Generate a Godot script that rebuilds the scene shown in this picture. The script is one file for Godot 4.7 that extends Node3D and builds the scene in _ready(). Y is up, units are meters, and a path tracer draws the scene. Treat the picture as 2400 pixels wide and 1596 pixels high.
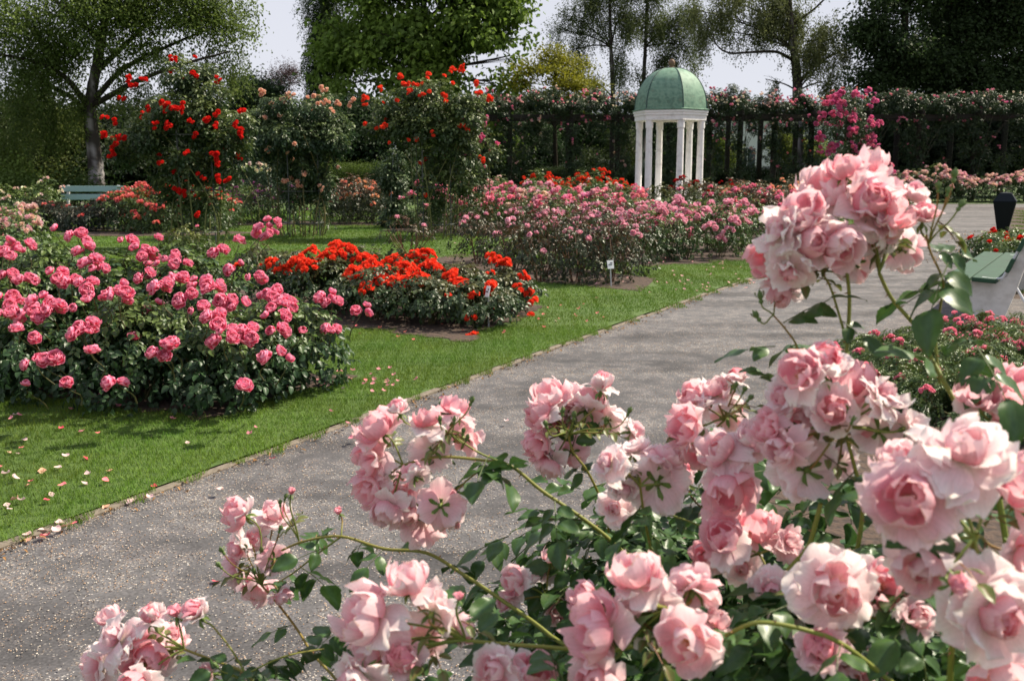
extends Node3D
# A rose garden in summer: path, lawn, rose beds, climbing roses, a small domed temple, a pergola and trees.

class Geo:
	var v := PackedVector3Array()
	var c := PackedColorArray()
	var t := PackedVector2Array()
	var i := PackedInt32Array()

	func p(pos: Vector3, col := Color.WHITE, uv := Vector2.ZERO) -> int:
		v.append(pos)
		c.append(col)
		t.append(uv)
		return v.size() - 1

	func tri(a: int, b: int, d: int) -> void:
		i.append(a)
		i.append(b)
		i.append(d)

	func quad(a: Vector3, b: Vector3, d: Vector3, e: Vector3, col := Color.WHITE) -> void:  # clockwise seen from the front
		var k := p(a, col, Vector2(0, 0))
		p(b, col, Vector2(1, 0))
		p(d, col, Vector2(1, 1))
		p(e, col, Vector2(0, 1))
		tri(k, k + 1, k + 2)
		tri(k, k + 2, k + 3)

	func add(o: Geo, x: Transform3D, tint := Color.WHITE) -> void:
		var b := v.size()
		v.append_array(x * o.v)
		t.append_array(o.t)
		if tint == Color.WHITE:
			c.append_array(o.c)
		else:
			for k in o.c:
				c.append(k * tint)
		for k in o.i:
			i.append(b + k)

	func grid(nu: int, nv: int, f: Callable) -> void:
		var b := v.size()
		for y in nv + 1:
			for x in nu + 1:
				var r: Array = f.call(float(x) / nu, float(y) / nv)
				p(r[0], r[1], Vector2(float(x) / nu, float(y) / nv))
		for y in nv:
			for x in nu:
				var a := b + y * (nu + 1) + x
				tri(a, a + 1, a + nu + 2)
				tri(a, a + nu + 2, a + nu + 1)

	func tube(pts: Array, r0: float, r1: float, sides := 6, c0 := Color.WHITE, c1 := Color.WHITE, wob := 0.0) -> void:
		var n := pts.size()
		var b := v.size()
		var x := Vector3.ZERO
		for k in n:
			var d: Vector3 = (pts[mini(k + 1, n - 1)] - pts[maxi(k - 1, 0)]).normalized()
			if k == 0:
				x = d.cross(Vector3(0.3, 0.2, 0.93)).normalized()
			x = (x - d * x.dot(d)).normalized()
			var y := d.cross(x)
			var f := float(k) / (n - 1)
			var r := lerpf(r0, r1, f)
			for s in sides + 1:
				var a := -TAU * s / sides
				var rr := r * (1.0 + wob * sin(s * 2.3 + k * 1.7))
				p(pts[k] + x * cos(a) * rr + y * sin(a) * rr, c0.lerp(c1, f), Vector2(float(s) / sides, f))
		for k in n - 1:
			for s in sides:
				var a := b + k * (sides + 1) + s
				tri(a, a + 1, a + sides + 2)
				tri(a, a + sides + 2, a + sides + 1)

	func lathe(prof: Array, sides: int, col := Color.WHITE, turn := 0.0) -> void:  # (radius, height) from the bottom up
		var b := v.size()
		for k in prof.size():
			for s in sides + 1:
				var a := -TAU * s / sides + turn
				p(Vector3(cos(a) * prof[k].x, prof[k].y, sin(a) * prof[k].x), col, Vector2(float(s) / sides, float(k) / (prof.size() - 1)))
		for k in prof.size() - 1:
			for s in sides:
				var a := b + k * (sides + 1) + s
				tri(a, a + sides + 2, a + 1)
				tri(a, a + sides + 1, a + sides + 2)

	func box(size: Vector3, at: Vector3, bev := 0.0, col := Color.WHITE, basis := Basis.IDENTITY) -> void:  # a box with chamfered edges
		var h := size / 2.0
		for ax in 3:
			var a1 := (ax + 1) % 3
			var a2 := (ax + 2) % 3
			for s in [-1.0, 1.0]:
				var n := Vector3.ZERO
				n[ax] = s
				var q: Array = []
				for w in [[-1, -1], [1, -1], [1, 1], [-1, 1]]:
					var w3 := Vector3.ZERO
					w3[ax] = h[ax] * s
					w3[a1] = (h[a1] - bev) * w[0]
					w3[a2] = (h[a2] - bev) * w[1]
					q.append(at + basis * w3)
				if s > 0:
					quad(q[3], q[2], q[1], q[0], col)
				else:
					quad(q[0], q[1], q[2], q[3], col)
		if bev <= 0.0:
			return
		for ax in 3:
			var a1 := (ax + 1) % 3
			var a2 := (ax + 2) % 3
			for w in [[-1, -1], [1, -1], [1, 1], [-1, 1]]:
				var q: Array = []
				for e in [[-1, 0], [1, 0], [1, 1], [-1, 1]]:
					var w3 := Vector3.ZERO
					w3[ax] = (h[ax] - bev) * e[0]
					w3[a1] = (h[a1] - (bev if e[1] == 1 else 0.0)) * w[0]
					w3[a2] = (h[a2] - (bev if e[1] == 0 else 0.0)) * w[1]
					q.append(at + basis * w3)
				if w[0] * w[1] > 0:
					quad(q[0], q[1], q[2], q[3], col)
				else:
					quad(q[3], q[2], q[1], q[0], col)

	func flat_mesh(mat: Material = null) -> ArrayMesh:  # faces keep their own normals
		var g := Geo.new()
		for k in range(0, i.size(), 3):
			for e in 3:
				g.i.append(g.p(v[i[k + e]], c[i[k + e]], t[i[k + e]]))
		return g.mesh(mat)

	func mesh(mat: Material = null) -> ArrayMesh:
		var n := PackedVector3Array()
		n.resize(v.size())
		for k in range(0, i.size(), 3):
			var a := i[k]
			var b := i[k + 1]
			var d := i[k + 2]
			var q := (v[d] - v[a]).cross(v[b] - v[a])
			n[a] += q
			n[b] += q
			n[d] += q
		for k in n.size():
			n[k] = n[k].normalized() if n[k].length_squared() > 1e-20 else Vector3.UP
		var arr := []
		arr.resize(Mesh.ARRAY_MAX)
		arr[Mesh.ARRAY_VERTEX] = v
		arr[Mesh.ARRAY_NORMAL] = n
		arr[Mesh.ARRAY_COLOR] = c
		arr[Mesh.ARRAY_TEX_UV] = t
		arr[Mesh.ARRAY_INDEX] = i
		var m := ArrayMesh.new()
		m.add_surface_from_arrays(Mesh.PRIMITIVE_TRIANGLES, arr)
		if mat:
			m.surface_set_material(0, mat)
		return m

var M := {}
var S := {}
var R := RandomNumberGenerator.new()
var noise := FastNoiseLite.new()

# ---------- helpers ----------
func rr(a: float, b: float) -> float:
	return R.randf_range(a, b)

func rdir() -> Vector3:
	var z := rr(-1, 1)
	var a := rr(0, TAU)
	var s := sqrt(1.0 - z * z)
	return Vector3(s * cos(a), z, s * sin(a))

func L(r: float, g: float, b: float) -> Color:
	return Color(r, g, b)

func thing(called: String, label: String, category: String, at := Vector3.ZERO, group := "") -> Node3D:
	var o := Node3D.new()
	o.name = called
	o.position = at
	add_child(o, true)
	o.set_meta("label", label)
	o.set_meta("category", category)
	if group:
		o.set_meta("group", group)
	return o

func part(called: String, mesh: Mesh, parent: Node3D, mat: Material = null, x := Transform3D.IDENTITY) -> MeshInstance3D:
	var o := MeshInstance3D.new()
	o.name = called
	o.mesh = mesh
	if mat:
		o.material_override = mat
	o.transform = x
	parent.add_child(o, true)
	return o

func struct(called: String, mesh: Mesh, mat: Material = null, label := "") -> MeshInstance3D:
	var o := part(called, mesh, self, mat)
	o.set_meta("kind", "structure")
	if label:
		o.set_meta("label", label)
	return o

func scatter(called: String, mesh: Mesh, xs: Array, cols: Array, parent: Node3D) -> MultiMeshInstance3D:
	var mm := MultiMesh.new()
	mm.transform_format = MultiMesh.TRANSFORM_3D
	mm.use_colors = true
	mm.mesh = mesh
	mm.instance_count = xs.size()
	var b := PackedFloat32Array()
	b.resize(xs.size() * 16)
	for k in xs.size():
		var x: Transform3D = xs[k]
		var o := k * 16
		b[o] = x.basis.x.x
		b[o + 1] = x.basis.y.x
		b[o + 2] = x.basis.z.x
		b[o + 3] = x.origin.x
		b[o + 4] = x.basis.x.y
		b[o + 5] = x.basis.y.y
		b[o + 6] = x.basis.z.y
		b[o + 7] = x.origin.y
		b[o + 8] = x.basis.x.z
		b[o + 9] = x.basis.y.z
		b[o + 10] = x.basis.z.z
		b[o + 11] = x.origin.z
		var q: Color = cols[k]
		b[o + 12] = q.r
		b[o + 13] = q.g
		b[o + 14] = q.b
		b[o + 15] = 1.0
	mm.buffer = b
	var i := MultiMeshInstance3D.new()
	i.name = called
	i.multimesh = mm
	i.set_meta("kind", "stuff")
	parent.add_child(i, true)
	return i

func frame(n: Vector3, along: Vector3, s := 1.0) -> Basis:  # Y is the face, Z runs along
	n = n.normalized()
	var z := along - n * along.dot(n)
	if z.length_squared() < 1e-6:
		z = n.cross(Vector3(0.31, 0.7, 0.64))
	z = z.normalized()
	return Basis(n.cross(z) * s, n * s, z * s)

func bez(a: Vector3, b: Vector3, c: Vector3, d: Vector3, n: int) -> Array:
	var o := []
	for k in n + 1:
		o.append(a.bezier_interpolate(b, c, d, float(k) / n))
	return o

func smooth(pts: Array, n := 5) -> Array:  # a rounder line through the same points
	if pts.size() < 3:
		return bez(pts[0], pts[0].lerp(pts[1], 0.33), pts[0].lerp(pts[1], 0.66), pts[1], n)
	var o := []
	for k in pts.size() - 1:
		var a: Vector3 = pts[maxi(k - 1, 0)]
		var d: Vector3 = pts[mini(k + 2, pts.size() - 1)]
		for s in n:
			o.append((pts[k] as Vector3).cubic_interpolate(pts[k + 1], a, d, float(s) / n))
	o.append(pts[-1])
	return o

func vmat(rough: float, spec := 0.5, back := 0.0, tint := Color.WHITE) -> StandardMaterial3D:
	var m := StandardMaterial3D.new()
	m.vertex_color_use_as_albedo = true
	m.albedo_color = tint
	m.roughness = rough
	m.metallic_specular = spec
	if back > 0.0:
		m.backlight_enabled = true
		m.backlight = Color(back, back, back)
	return m

func gnoise(freq: float, seedn: int, oct := 4) -> FastNoiseLite:
	var n := FastNoiseLite.new()
	n.noise_type = FastNoiseLite.TYPE_SIMPLEX_SMOOTH
	n.frequency = freq
	n.seed = seedn
	n.fractal_octaves = oct
	return n

func ramp_tex(freq: float, seedn: int, stops: Array, size := 512, oct := 5) -> ImageTexture:  # noise through a colour ramp of sRGB colours
	var n := gnoise(freq, seedn, oct)
	var src := n.get_seamless_image(size, size)
	var raw := src.get_data()
	var out := PackedByteArray()
	out.resize(size * size * 3)
	var g := Gradient.new()
	g.offsets = PackedFloat32Array(range(stops.size()).map(func(k): return float(k) / (stops.size() - 1)))
	g.colors = PackedColorArray(stops)
	var lut := []
	for k in 256:
		lut.append(g.sample(k / 255.0))
	for k in size * size:
		var q: Color = lut[raw[k]]
		out[k * 3] = int(q.r * 255)
		out[k * 3 + 1] = int(q.g * 255)
		out[k * 3 + 2] = int(q.b * 255)
	return ImageTexture.create_from_image(Image.create_from_data(size, size, false, Image.FORMAT_RGB8, out))

func tri_mat(tex: Texture2D, scale: float, rough := 0.8, bump: Texture2D = null, bump_cm := 1.0, vcol := false) -> StandardMaterial3D:
	var m := StandardMaterial3D.new()
	m.albedo_texture = tex
	m.uv1_triplanar = true
	m.uv1_world_triplanar = true
	m.uv1_scale = Vector3.ONE * scale
	m.roughness = rough
	m.vertex_color_use_as_albedo = vcol
	if bump:
		m.heightmap_enabled = true
		m.heightmap_texture = bump
		m.heightmap_scale = bump_cm
	return m

# ---------- plant pieces ----------
func leaflet(len: float, wid: float, fold: float, curl: float, nv: int, base: Color, rib: Color, saw := 0.0) -> Geo:
	var g := Geo.new()
	var nu := 4 if nv > 3 else 2
	g.grid(nu, nv, func(u: float, v: float):
		var s: float = u * 2.0 - 1.0
		var w := wid * 0.5 * pow(sin(PI * pow(clampf(v, 0.0, 1.0), 0.8)), 0.75)
		if saw > 0.0 and absf(s) > 0.9 and int(round(v * nv)) % 2 == 1:
			w *= 1.0 + saw
		var x := s * w
		var y := absf(s) * w * fold - curl * v * v * len + 0.03 * len * sin(v * 9.0 + s * 2.0)
		return [Vector3(x, y, v * len), rib.lerp(base, minf(absf(s) * 1.6 + 0.15, 1.0))])
	return g

func spray(leaf: Geo, pairs: int, gap: float, stalk: Color, ends := 1.0) -> Geo:  # a compound leaf along +Z
	var g := Geo.new()
	var total := gap * (pairs + 0.7)
	g.tube([Vector3.ZERO, Vector3(0, -0.004, total * 0.5), Vector3(0, -0.012, total)], 0.0011, 0.0007, 3, stalk, stalk)
	for k in pairs:
		for s in [-1.0, 1.0]:
			var b := Basis(Vector3.UP, s * (1.05 + 0.1 * k)) * Basis(Vector3.FORWARD, s * 0.18) * Basis(Vector3.RIGHT, 0.12)
			g.add(leaf, Transform3D(b.scaled(Vector3.ONE * (0.8 + 0.14 * k)), Vector3(s * 0.002, -0.004 - 0.004 * k, gap * (k + 0.55))))
	g.add(leaf, Transform3D(Basis(Vector3.RIGHT, 0.2).scaled(Vector3.ONE * 1.12 * ends), Vector3(0, -0.012, total)))
	return g

func clump(n: int, size: float, llen: float, lwid: float, droop: float, seedn: int, flat := 0.75) -> ArrayMesh:  # many small folded leaves round a point
	var r := RandomNumberGenerator.new()
	r.seed = seedn
	var g := Geo.new()
	for k in n:
		var d := Vector3(r.randfn(), r.randfn() * flat, r.randfn()) * size * 0.5
		var n3 := (Vector3(r.randf_range(-1, 1), r.randf_range(0.1, 1.4), r.randf_range(-1, 1)) + d / size * 0.5).normalized()
		var al := Vector3(r.randf_range(-1, 1), r.randf_range(-0.6, 0.3) - droop, r.randf_range(-1, 1))
		var b := frame(n3, al)
		var l := llen * r.randf_range(0.7, 1.25)
		var w := lwid * r.randf_range(0.75, 1.2)
		var f := r.randf_range(0.75, 1.2)
		var col := Color(f, f, f * r.randf_range(0.85, 1.05))
		var a := g.p(d, col)
		g.p(d + b * Vector3(-w / 2, w * 0.18, l * 0.45), col)
		g.p(d + b * Vector3(0, -l * 0.08, l), col)
		g.p(d + b * Vector3(w / 2, w * 0.18, l * 0.45), col)
		g.tri(a, a + 2, a + 1)
		g.tri(a, a + 3, a + 2)
	return g.mesh(M.tree_leaf)

func strand(n: int, length: float, llen: float, lwid: float, seedn: int) -> ArrayMesh:  # a hanging twig with leaves
	var r := RandomNumberGenerator.new()
	r.seed = seedn
	var g := Geo.new()
	var sway := Vector3(r.randf_range(-0.25, 0.25), 0, r.randf_range(-0.25, 0.25))
	for k in n:
		var f := float(k) / n
		var d := Vector3(0, -length * f, 0) + sway * f * f * length + Vector3(r.randfn(), r.randfn(), r.randfn()) * 0.05
		var n3 := Vector3(r.randf_range(-1, 1), r.randf_range(-0.3, 0.8), r.randf_range(-1, 1)).normalized()
		var b := frame(n3, Vector3(r.randf_range(-0.7, 0.7), -1, r.randf_range(-0.7, 0.7)))
		var l := llen * r.randf_range(0.7, 1.25)
		var w := lwid * r.randf_range(0.75, 1.2)
		var q := r.randf_range(0.75, 1.2)
		var col := Color(q, q, q)
		var a := g.p(d, col)
		g.p(d + b * Vector3(-w / 2, w * 0.15, l * 0.45), col)
		g.p(d + b * Vector3(0, 0, l), col)
		g.p(d + b * Vector3(w / 2, w * 0.15, l * 0.45), col)
		g.tri(a, a + 2, a + 1)
		g.tri(a, a + 3, a + 2)
	return g.mesh(M.tree_leaf)

func petal(len: float, wid: float, cup: float, curl: float, ruff: float, notch: float, seedn: int, cb: Color, cm: Color, ce: Color, nu := 8, nv := 8) -> Geo:
	var r := RandomNumberGenerator.new()
	r.seed = seedn * 31 + 7
	var ph := [r.randf() * TAU, r.randf() * TAU, r.randf() * TAU]
	var skew := r.randf_range(-0.12, 0.12)
	var kk := r.randf_range(3.2, 5.0)
	var g := Geo.new()
	g.grid(nu, nv, func(u: float, v: float):
		var s: float = u * 2.0 - 1.0
		var w := wid * 0.5 * (0.16 + 0.84 * pow(sin(PI * 0.5 * minf(v / 0.72, 1.0)), 0.85)) * (1.0 - 0.32 * pow(maxf(v - 0.72, 0.0) / 0.28, 2.0))
		var reach := v * len * (1.0 - 0.2 * s * s * v * v) - notch * len * exp(-s * s * 18.0) * v * v * v
		var a := curl * v * v
		var z := reach * cos(a * 0.6)
		var y := reach * sin(a) * 0.75 + cup * len * (s * s * 0.55 * v + 0.3 * sin(PI * v) * -1.0)
		y += ruff * len * v * v * (sin(s * kk + ph[0]) * 0.6 + sin(s * kk * 2.3 + ph[1]) * 0.45 * absf(s) + 0.35 * sin(v * 7.0 + ph[2]) * absf(s))
		var col := cb.lerp(cm, smoothstep(0.05, 0.4, v)).lerp(ce, smoothstep(0.55, 1.0, maxf(v, absf(s) * v * 1.02)))
		return [Vector3(s * w + skew * len * v * v, y, z), col])
	return g

func petal_at(phi: float, tilt: float, off: float, rise: float, roll := 0.0) -> Transform3D:
	var r := Vector3(cos(phi), 0, sin(phi))
	var d := Vector3.UP * cos(tilt) + r * sin(tilt)
	var n := Vector3.UP * sin(tilt) - r * cos(tilt)
	var b := Basis(n.cross(d), n, d) * Basis(Vector3.BACK, roll)
	return Transform3D(b, r * off + Vector3.UP * rise)

func rosette(pool: Array, rings: Array, seedn: int) -> Geo:  # rings: count, tilt in degrees, scale, distance from the axis, rise, tint
	var r := RandomNumberGenerator.new()
	r.seed = seedn * 77 + 3
	var g := Geo.new()
	var turn := 0.0
	for q in rings:
		turn += 0.6
		for k in int(q[0]):
			var phi: float = turn + TAU * k / q[0] + r.randf_range(-0.2, 0.2)
			var x := petal_at(phi, deg_to_rad(q[1] + r.randf_range(-9, 9)), q[3], q[4], r.randf_range(-0.25, 0.25))
			x.basis = x.basis.scaled_local(Vector3.ONE * q[2] * r.randf_range(0.88, 1.1))
			g.add(pool[r.randi() % pool.size()], x, q[5])
	return g

# ---------- shared pieces ----------
func make_pieces() -> void:
	# foliage materials
	M.rose_leaf = vmat(0.40, 0.42, 0.75)
	M.tree_leaf = vmat(0.6, 0.35, 0.95)
	M.grass = vmat(0.6, 0.35, 0.7)
	M.petal = vmat(0.75, 0.2, 0.85)
	var veins := petal_veins(192)
	M.near_petal = vmat(0.85, 0.15, 1.0)
	M.near_mid = vmat(0.85, 0.15, 1.0, Color(1, 0.93, 0.945))
	M.near_deep = vmat(0.8, 0.2, 0.9, Color(0.99, 0.80, 0.84))
	for m in [M.near_petal, M.near_mid, M.near_deep]:
		m.albedo_texture = veins
	M.stem = vmat(0.55, 0.4)
	M.bark = vmat(0.9, 0.2)
	M.plain = vmat(0.7, 0.3)

	M.near_leaf = vmat(0.38, 0.4, 0.7)
	M.near_leaf.albedo_texture = leaf_veins(128)
	M.near_leaf.heightmap_enabled = true
	M.near_leaf.heightmap_texture = M.near_leaf.albedo_texture
	M.near_leaf.heightmap_scale = 0.05
	# near roses: leaves and their leaflets
	var g1 := L(0.066, 0.140, 0.034)
	var rib := L(0.07, 0.14, 0.06)
	var stalk := L(0.10, 0.14, 0.04)
	var big := []
	for k in 4:
		big.append(leaflet(0.040 + 0.003 * k, 0.027 + 0.002 * (k % 2), [0.35, 0.15, 0.5, -0.1][k], [0.25, 0.5, 0.1, 0.35][k], 14, g1 * (0.85 + 0.12 * k), rib, 0.09))
	S.near_leaf = []
	for k in 6:
		S.near_leaf.append(spray(big[k % 4], 2 if k % 3 else 1, 0.026, stalk).mesh(M.near_leaf))
	S.young_leaf = []
	var yg := leaflet(0.022, 0.012, 0.4, 0.3, 6, L(0.13, 0.17, 0.05), L(0.18, 0.12, 0.05), 0.05)
	for k in 2:
		S.young_leaf.append(spray(yg, 1 + k, 0.015, L(0.2, 0.09, 0.04)).mesh(M.rose_leaf))
	# bed roses
	var white := Color.WHITE
	var bl := leaflet(0.048, 0.032, 0.3, 0.3, 5, white, white * 1.25)
	S.bed_spray = [spray(bl, 2, 0.03, L(1.5, 1.2, 0.8)).mesh(M.rose_leaf), spray(leaflet(0.05, 0.035, 0.1, 0.5, 5, white, white * 1.25), 1, 0.034, L(1.5, 1.2, 0.8)).mesh(M.rose_leaf)]
	var fl := leaflet(0.05, 0.034, 0.25, 0.3, 2, white, white * 1.2)
	S.far_spray = [spray(fl, 2, 0.032, white).mesh(M.rose_leaf), spray(fl, 1, 0.032, white).mesh(M.rose_leaf)]
	var sl := leaflet(0.02, 0.013, 0.3, 0.3, 2, white, white * 1.2)
	S.small_spray = [spray(sl, 3, 0.012, white).mesh(M.rose_leaf), spray(sl, 2, 0.013, white).mesh(M.rose_leaf)]
	# tree foliage
	for k in 3:
		S["birch%d" % k] = clump(22, 0.55, 0.085, 0.055, 0.5, 11 + k)
		S["broad%d" % k] = clump(16, 0.7, 0.21, 0.15, 0.7, 21 + k, 0.45)
		S["maple%d" % k] = clump(20, 0.7, 0.13, 0.10, 0.1, 31 + k, 0.3)
		S["dark%d" % k] = clump(22, 0.75, 0.15, 0.10, 0.3, 41 + k)
		S["fine%d" % k] = clump(20, 0.55, 0.12, 0.062, 0.2, 51 + k)
		S["strand%d" % k] = strand(30, 1.1, 0.085, 0.045, 61 + k)
		S["needle%d" % k] = clump(26, 0.6, 0.16, 0.035, 0.4, 71 + k, 0.5)
	# petals and blooms
	S.near_petal = []
	for k in 10:
		S.near_petal.append(petal(1.0, rr(0.72, 1.08), rr(0.05, 0.4), rr(-0.85, 0.4), rr(0.08, 0.2), rr(0.0, 0.18), k + 1, L(0.95, 0.93, 0.83), L(0.94, 0.765, 0.785), L(0.975, 0.94, 0.935), 11, 10).mesh(M.near_petal))
	S.inner_petal = []
	for k in 5:
		S.inner_petal.append(petal(1.0, rr(0.75, 1.0), rr(0.4, 0.7), rr(0.0, 0.6), rr(0.07, 0.14), rr(0.0, 0.1), k + 30, L(0.93, 0.74, 0.66), L(0.89, 0.49, 0.55), L(0.95, 0.76, 0.79), 9, 8).mesh(M.near_petal))
	S.near_calyx = near_calyx().mesh(M.stem)
	S.stamens = stamens().mesh(M.petal)
	S.green_bud = green_bud().mesh(M.stem)
	S.bloom = {}
	# name: base, middle, edge, style
	bloom_set("hot_pink", L(0.88, 0.45, 0.38), L(0.86, 0.125, 0.25), L(0.92, 0.38, 0.52), 0)
	bloom_set("scarlet", L(0.88, 0.25, 0.02), L(0.84, 0.045, 0.016), L(0.86, 0.10, 0.05), 1)
	bloom_set("soft_pink", L(0.9, 0.55, 0.55), L(0.86, 0.29, 0.44), L(0.93, 0.58, 0.67), 0)
	bloom_set("rose_pink", L(0.9, 0.5, 0.5), L(0.88, 0.22, 0.38), L(0.94, 0.50, 0.62), 2)
	bloom_set("red", L(0.72, 0.05, 0.02), L(0.68, 0.016, 0.014), L(0.78, 0.035, 0.025), 2)
	bloom_set("dark_red", L(0.4, 0.02, 0.02), L(0.38, 0.008, 0.012), L(0.50, 0.02, 0.025), 2)
	bloom_set("peach", L(0.85, 0.5, 0.2), L(0.85, 0.45, 0.28), L(0.90, 0.68, 0.55), 2)
	bloom_set("apricot", L(0.85, 0.4, 0.1), L(0.85, 0.36, 0.17), L(0.88, 0.50, 0.36), 2)
	bloom_set("coral", L(0.85, 0.3, 0.2), L(0.80, 0.15, 0.13), L(0.88, 0.32, 0.30), 2)
	bloom_set("cream", L(0.88, 0.8, 0.45), L(0.88, 0.82, 0.55), L(0.9, 0.88, 0.78), 2)
	bloom_set("blush", L(0.88, 0.7, 0.55), L(0.86, 0.55, 0.50), L(0.90, 0.74, 0.70), 2)
	bloom_set("magenta", L(0.82, 0.35, 0.5), L(0.74, 0.09, 0.28), L(0.84, 0.28, 0.48), 2)
	bloom_set("mauve", L(0.6, 0.35, 0.5), L(0.36, 0.09, 0.32), L(0.48, 0.20, 0.45), 2)
	bloom_set("carmine", L(0.9, 0.5, 0.55), L(0.88, 0.18, 0.30), L(0.93, 0.46, 0.56), 2)

func leaf_veins(size: int) -> ImageTexture:  # side veins slanting from the midrib, a few pale and brown flecks
	var nz := gnoise(0.03, 19, 4).get_seamless_image(size, size).get_data()
	var out := PackedByteArray()
	out.resize(size * size * 3)
	for y in size:
		for x in size:
			var u := absf(float(x) / size - 0.5) * 2.0
			var v := float(y) / size
			var n := nz[y * size + x] / 255.0
			var w := pow(absf(sin((v * 8.0 - u * 2.2 + (n - 0.5) * 0.5) * PI)), 10.0)
			var f := 0.80 + 0.14 * (n - 0.5) + 0.16 * (1.0 - w) * 0.6 + 0.10 * w
			var brown := smoothstep(0.72, 0.8, n) * smoothstep(0.6, 1.0, u) * 0.5
			out[(y * size + x) * 3] = int(255 * clampf(f + brown * 0.2, 0, 1))
			out[(y * size + x) * 3 + 1] = int(255 * clampf(f - brown * 0.25, 0, 1))
			out[(y * size + x) * 3 + 2] = int(255 * clampf(f - brown * 0.4, 0, 1))
	return ImageTexture.create_from_image(Image.create_from_data(size, size, false, Image.FORMAT_RGB8, out))

func petal_veins(size: int) -> ImageTexture:  # fine veins fanning out from the base, a few browned spots near the rim
	var r := RandomNumberGenerator.new()
	r.seed = 44
	var nz := gnoise(0.03, 17, 4).get_seamless_image(size, size).get_data()
	var out := PackedByteArray()
	out.resize(size * size * 3)
	for y in size:
		for x in size:
			var u := (float(x) / size - 0.5) * 2.0
			var v := float(y) / size
			var n := nz[y * size + x] / 255.0
			var f := 0.97 + 0.013 * sin(u * 26.0 + (n - 0.5) * 5.0) + 0.01 * sin(u * 61.0 + n * 6.0) - 0.05 * (n - 0.5)
			var warm := smoothstep(0.93, 1.0, v) * smoothstep(0.5, 0.75, n) * 0.25
			out[(y * size + x) * 3] = int(255 * clampf(f + 0.01 - warm * 0.25, 0, 1))
			out[(y * size + x) * 3 + 1] = int(255 * clampf(f - warm * 0.5, 0, 1))
			out[(y * size + x) * 3 + 2] = int(255 * clampf(f - warm * 0.9, 0, 1))
	for k in 5:
		var cx := r.randi_range(20, size - 20)
		var cy := r.randi_range(size / 2, size - 6)
		for y in range(-2, 3):
			for x in range(-2, 3):
				if x * x + y * y < 5:
					var at := ((cy + y) * size + cx + x) * 3
					out[at] = int(out[at] * 0.86)
					out[at + 1] = int(out[at + 1] * 0.74)
					out[at + 2] = int(out[at + 2] * 0.66)
	return ImageTexture.create_from_image(Image.create_from_data(size, size, false, Image.FORMAT_RGB8, out))

func bloom_set(called: String, cb: Color, cm: Color, ce: Color, style: int) -> void:  # unit-sized blooms, facing +Y
	var out := []
	var w := Color.WHITE
	var d := Color(0.9, 0.72, 0.72)
	for k in 5:
		var pool := []
		var res: int = [6, 5, 3][style]
		for j in 5:
			if style == 0:
				pool.append(petal(0.5, rr(0.5, 0.64), rr(0.45, 0.7), rr(-0.25, 0.35), rr(0.03, 0.07), rr(0.0, 0.08), k * 7 + j + 100, cb, cm, ce, res, res))
			elif style == 1:
				pool.append(petal(0.5, rr(0.5, 0.62), rr(0.15, 0.4), rr(-0.5, 0.2), rr(0.08, 0.14), rr(0.04, 0.12), k * 7 + j + 200, cb, cm, ce, res, res))
			else:
				pool.append(petal(0.5, rr(0.52, 0.66), rr(0.35, 0.6), rr(-0.2, 0.3), 0.05, 0.05, k * 7 + j + 300, cb, cm, ce, res, res))
		var rings := []
		if style == 0:
			rings = [[6, 92, 0.98, 0.02, -0.05, w], [6, 72, 0.95, 0.03, 0.0, w], [6, 52, 0.86, 0.04, 0.02, w], [6, 36, 0.76, 0.05, 0.04, w], [6, 22, 0.66, 0.06, 0.05, d], [5, 10, 0.54, 0.03, 0.06, d], [3, 4, 0.44, 0.01, 0.06, d]]
			if k > 2:
				rings = rings.slice(k - 1).map(func(q): return [q[0], q[1] * 0.85, q[2] * 1.05, q[3], q[4], q[5]])
		elif style == 1:
			rings = [[6, 84, 1.0, 0.02, -0.02, w], [6, 66, 0.9, 0.03, 0.0, w], [5, 46, 0.75, 0.03, 0.02, w], [4, 24, 0.5, 0.02, 0.03, w]]
		else:
			rings = [[6, 86, 0.98, 0.02, -0.03, w], [5, 60, 0.9, 0.04, 0.0, w], [5, 36, 0.75, 0.05, 0.02, d], [4, 14, 0.58, 0.03, 0.04, d]]
		out.append(rosette(pool, rings, k + style * 10).mesh(M.petal))
	S.bloom[called] = out

func near_calyx() -> Geo:  # sepals and hip, unit is one petal length, the bloom looks along +Y
	var g := Geo.new()
	var gr := L(0.11, 0.17, 0.04)
	g.lathe([Vector2(0.03, -0.34), Vector2(0.085, -0.26), Vector2(0.11, -0.16), Vector2(0.075, -0.05), Vector2(0.06, 0.0)], 8, gr)
	for k in 5:
		var s := petal(0.55, 0.16, 0.2, -0.7, 0.02, 0.0, k + 400, gr, gr * 1.1, L(0.14, 0.2, 0.05), 2, 5)
		var x := petal_at(TAU * k / 5.0, 1.75 + 0.25 * (k % 3), 0.05, -0.04)
		g.add(s, x)
	return g

func stamens() -> Geo:
	var r := RandomNumberGenerator.new()
	r.seed = 5
	var g := Geo.new()
	for k in 26:
		var a := TAU * k / 26.0 * 5.0
		var tip := Vector3(cos(a) * r.randf_range(0.03, 0.16), r.randf_range(0.12, 0.22), sin(a) * r.randf_range(0.03, 0.16))
		g.tube([Vector3.ZERO, tip], 0.006, 0.005, 3, L(0.8, 0.6, 0.25), L(0.8, 0.55, 0.12))
		g.lathe([Vector2(0, -0.014), Vector2(0.016, 0.0), Vector2(0, 0.016)].map(func(q): return q), 4, L(0.62, 0.32, 0.04))
		for e in range(g.v.size() - 15, g.v.size()):
			g.v[e] += tip
	return g

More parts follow.
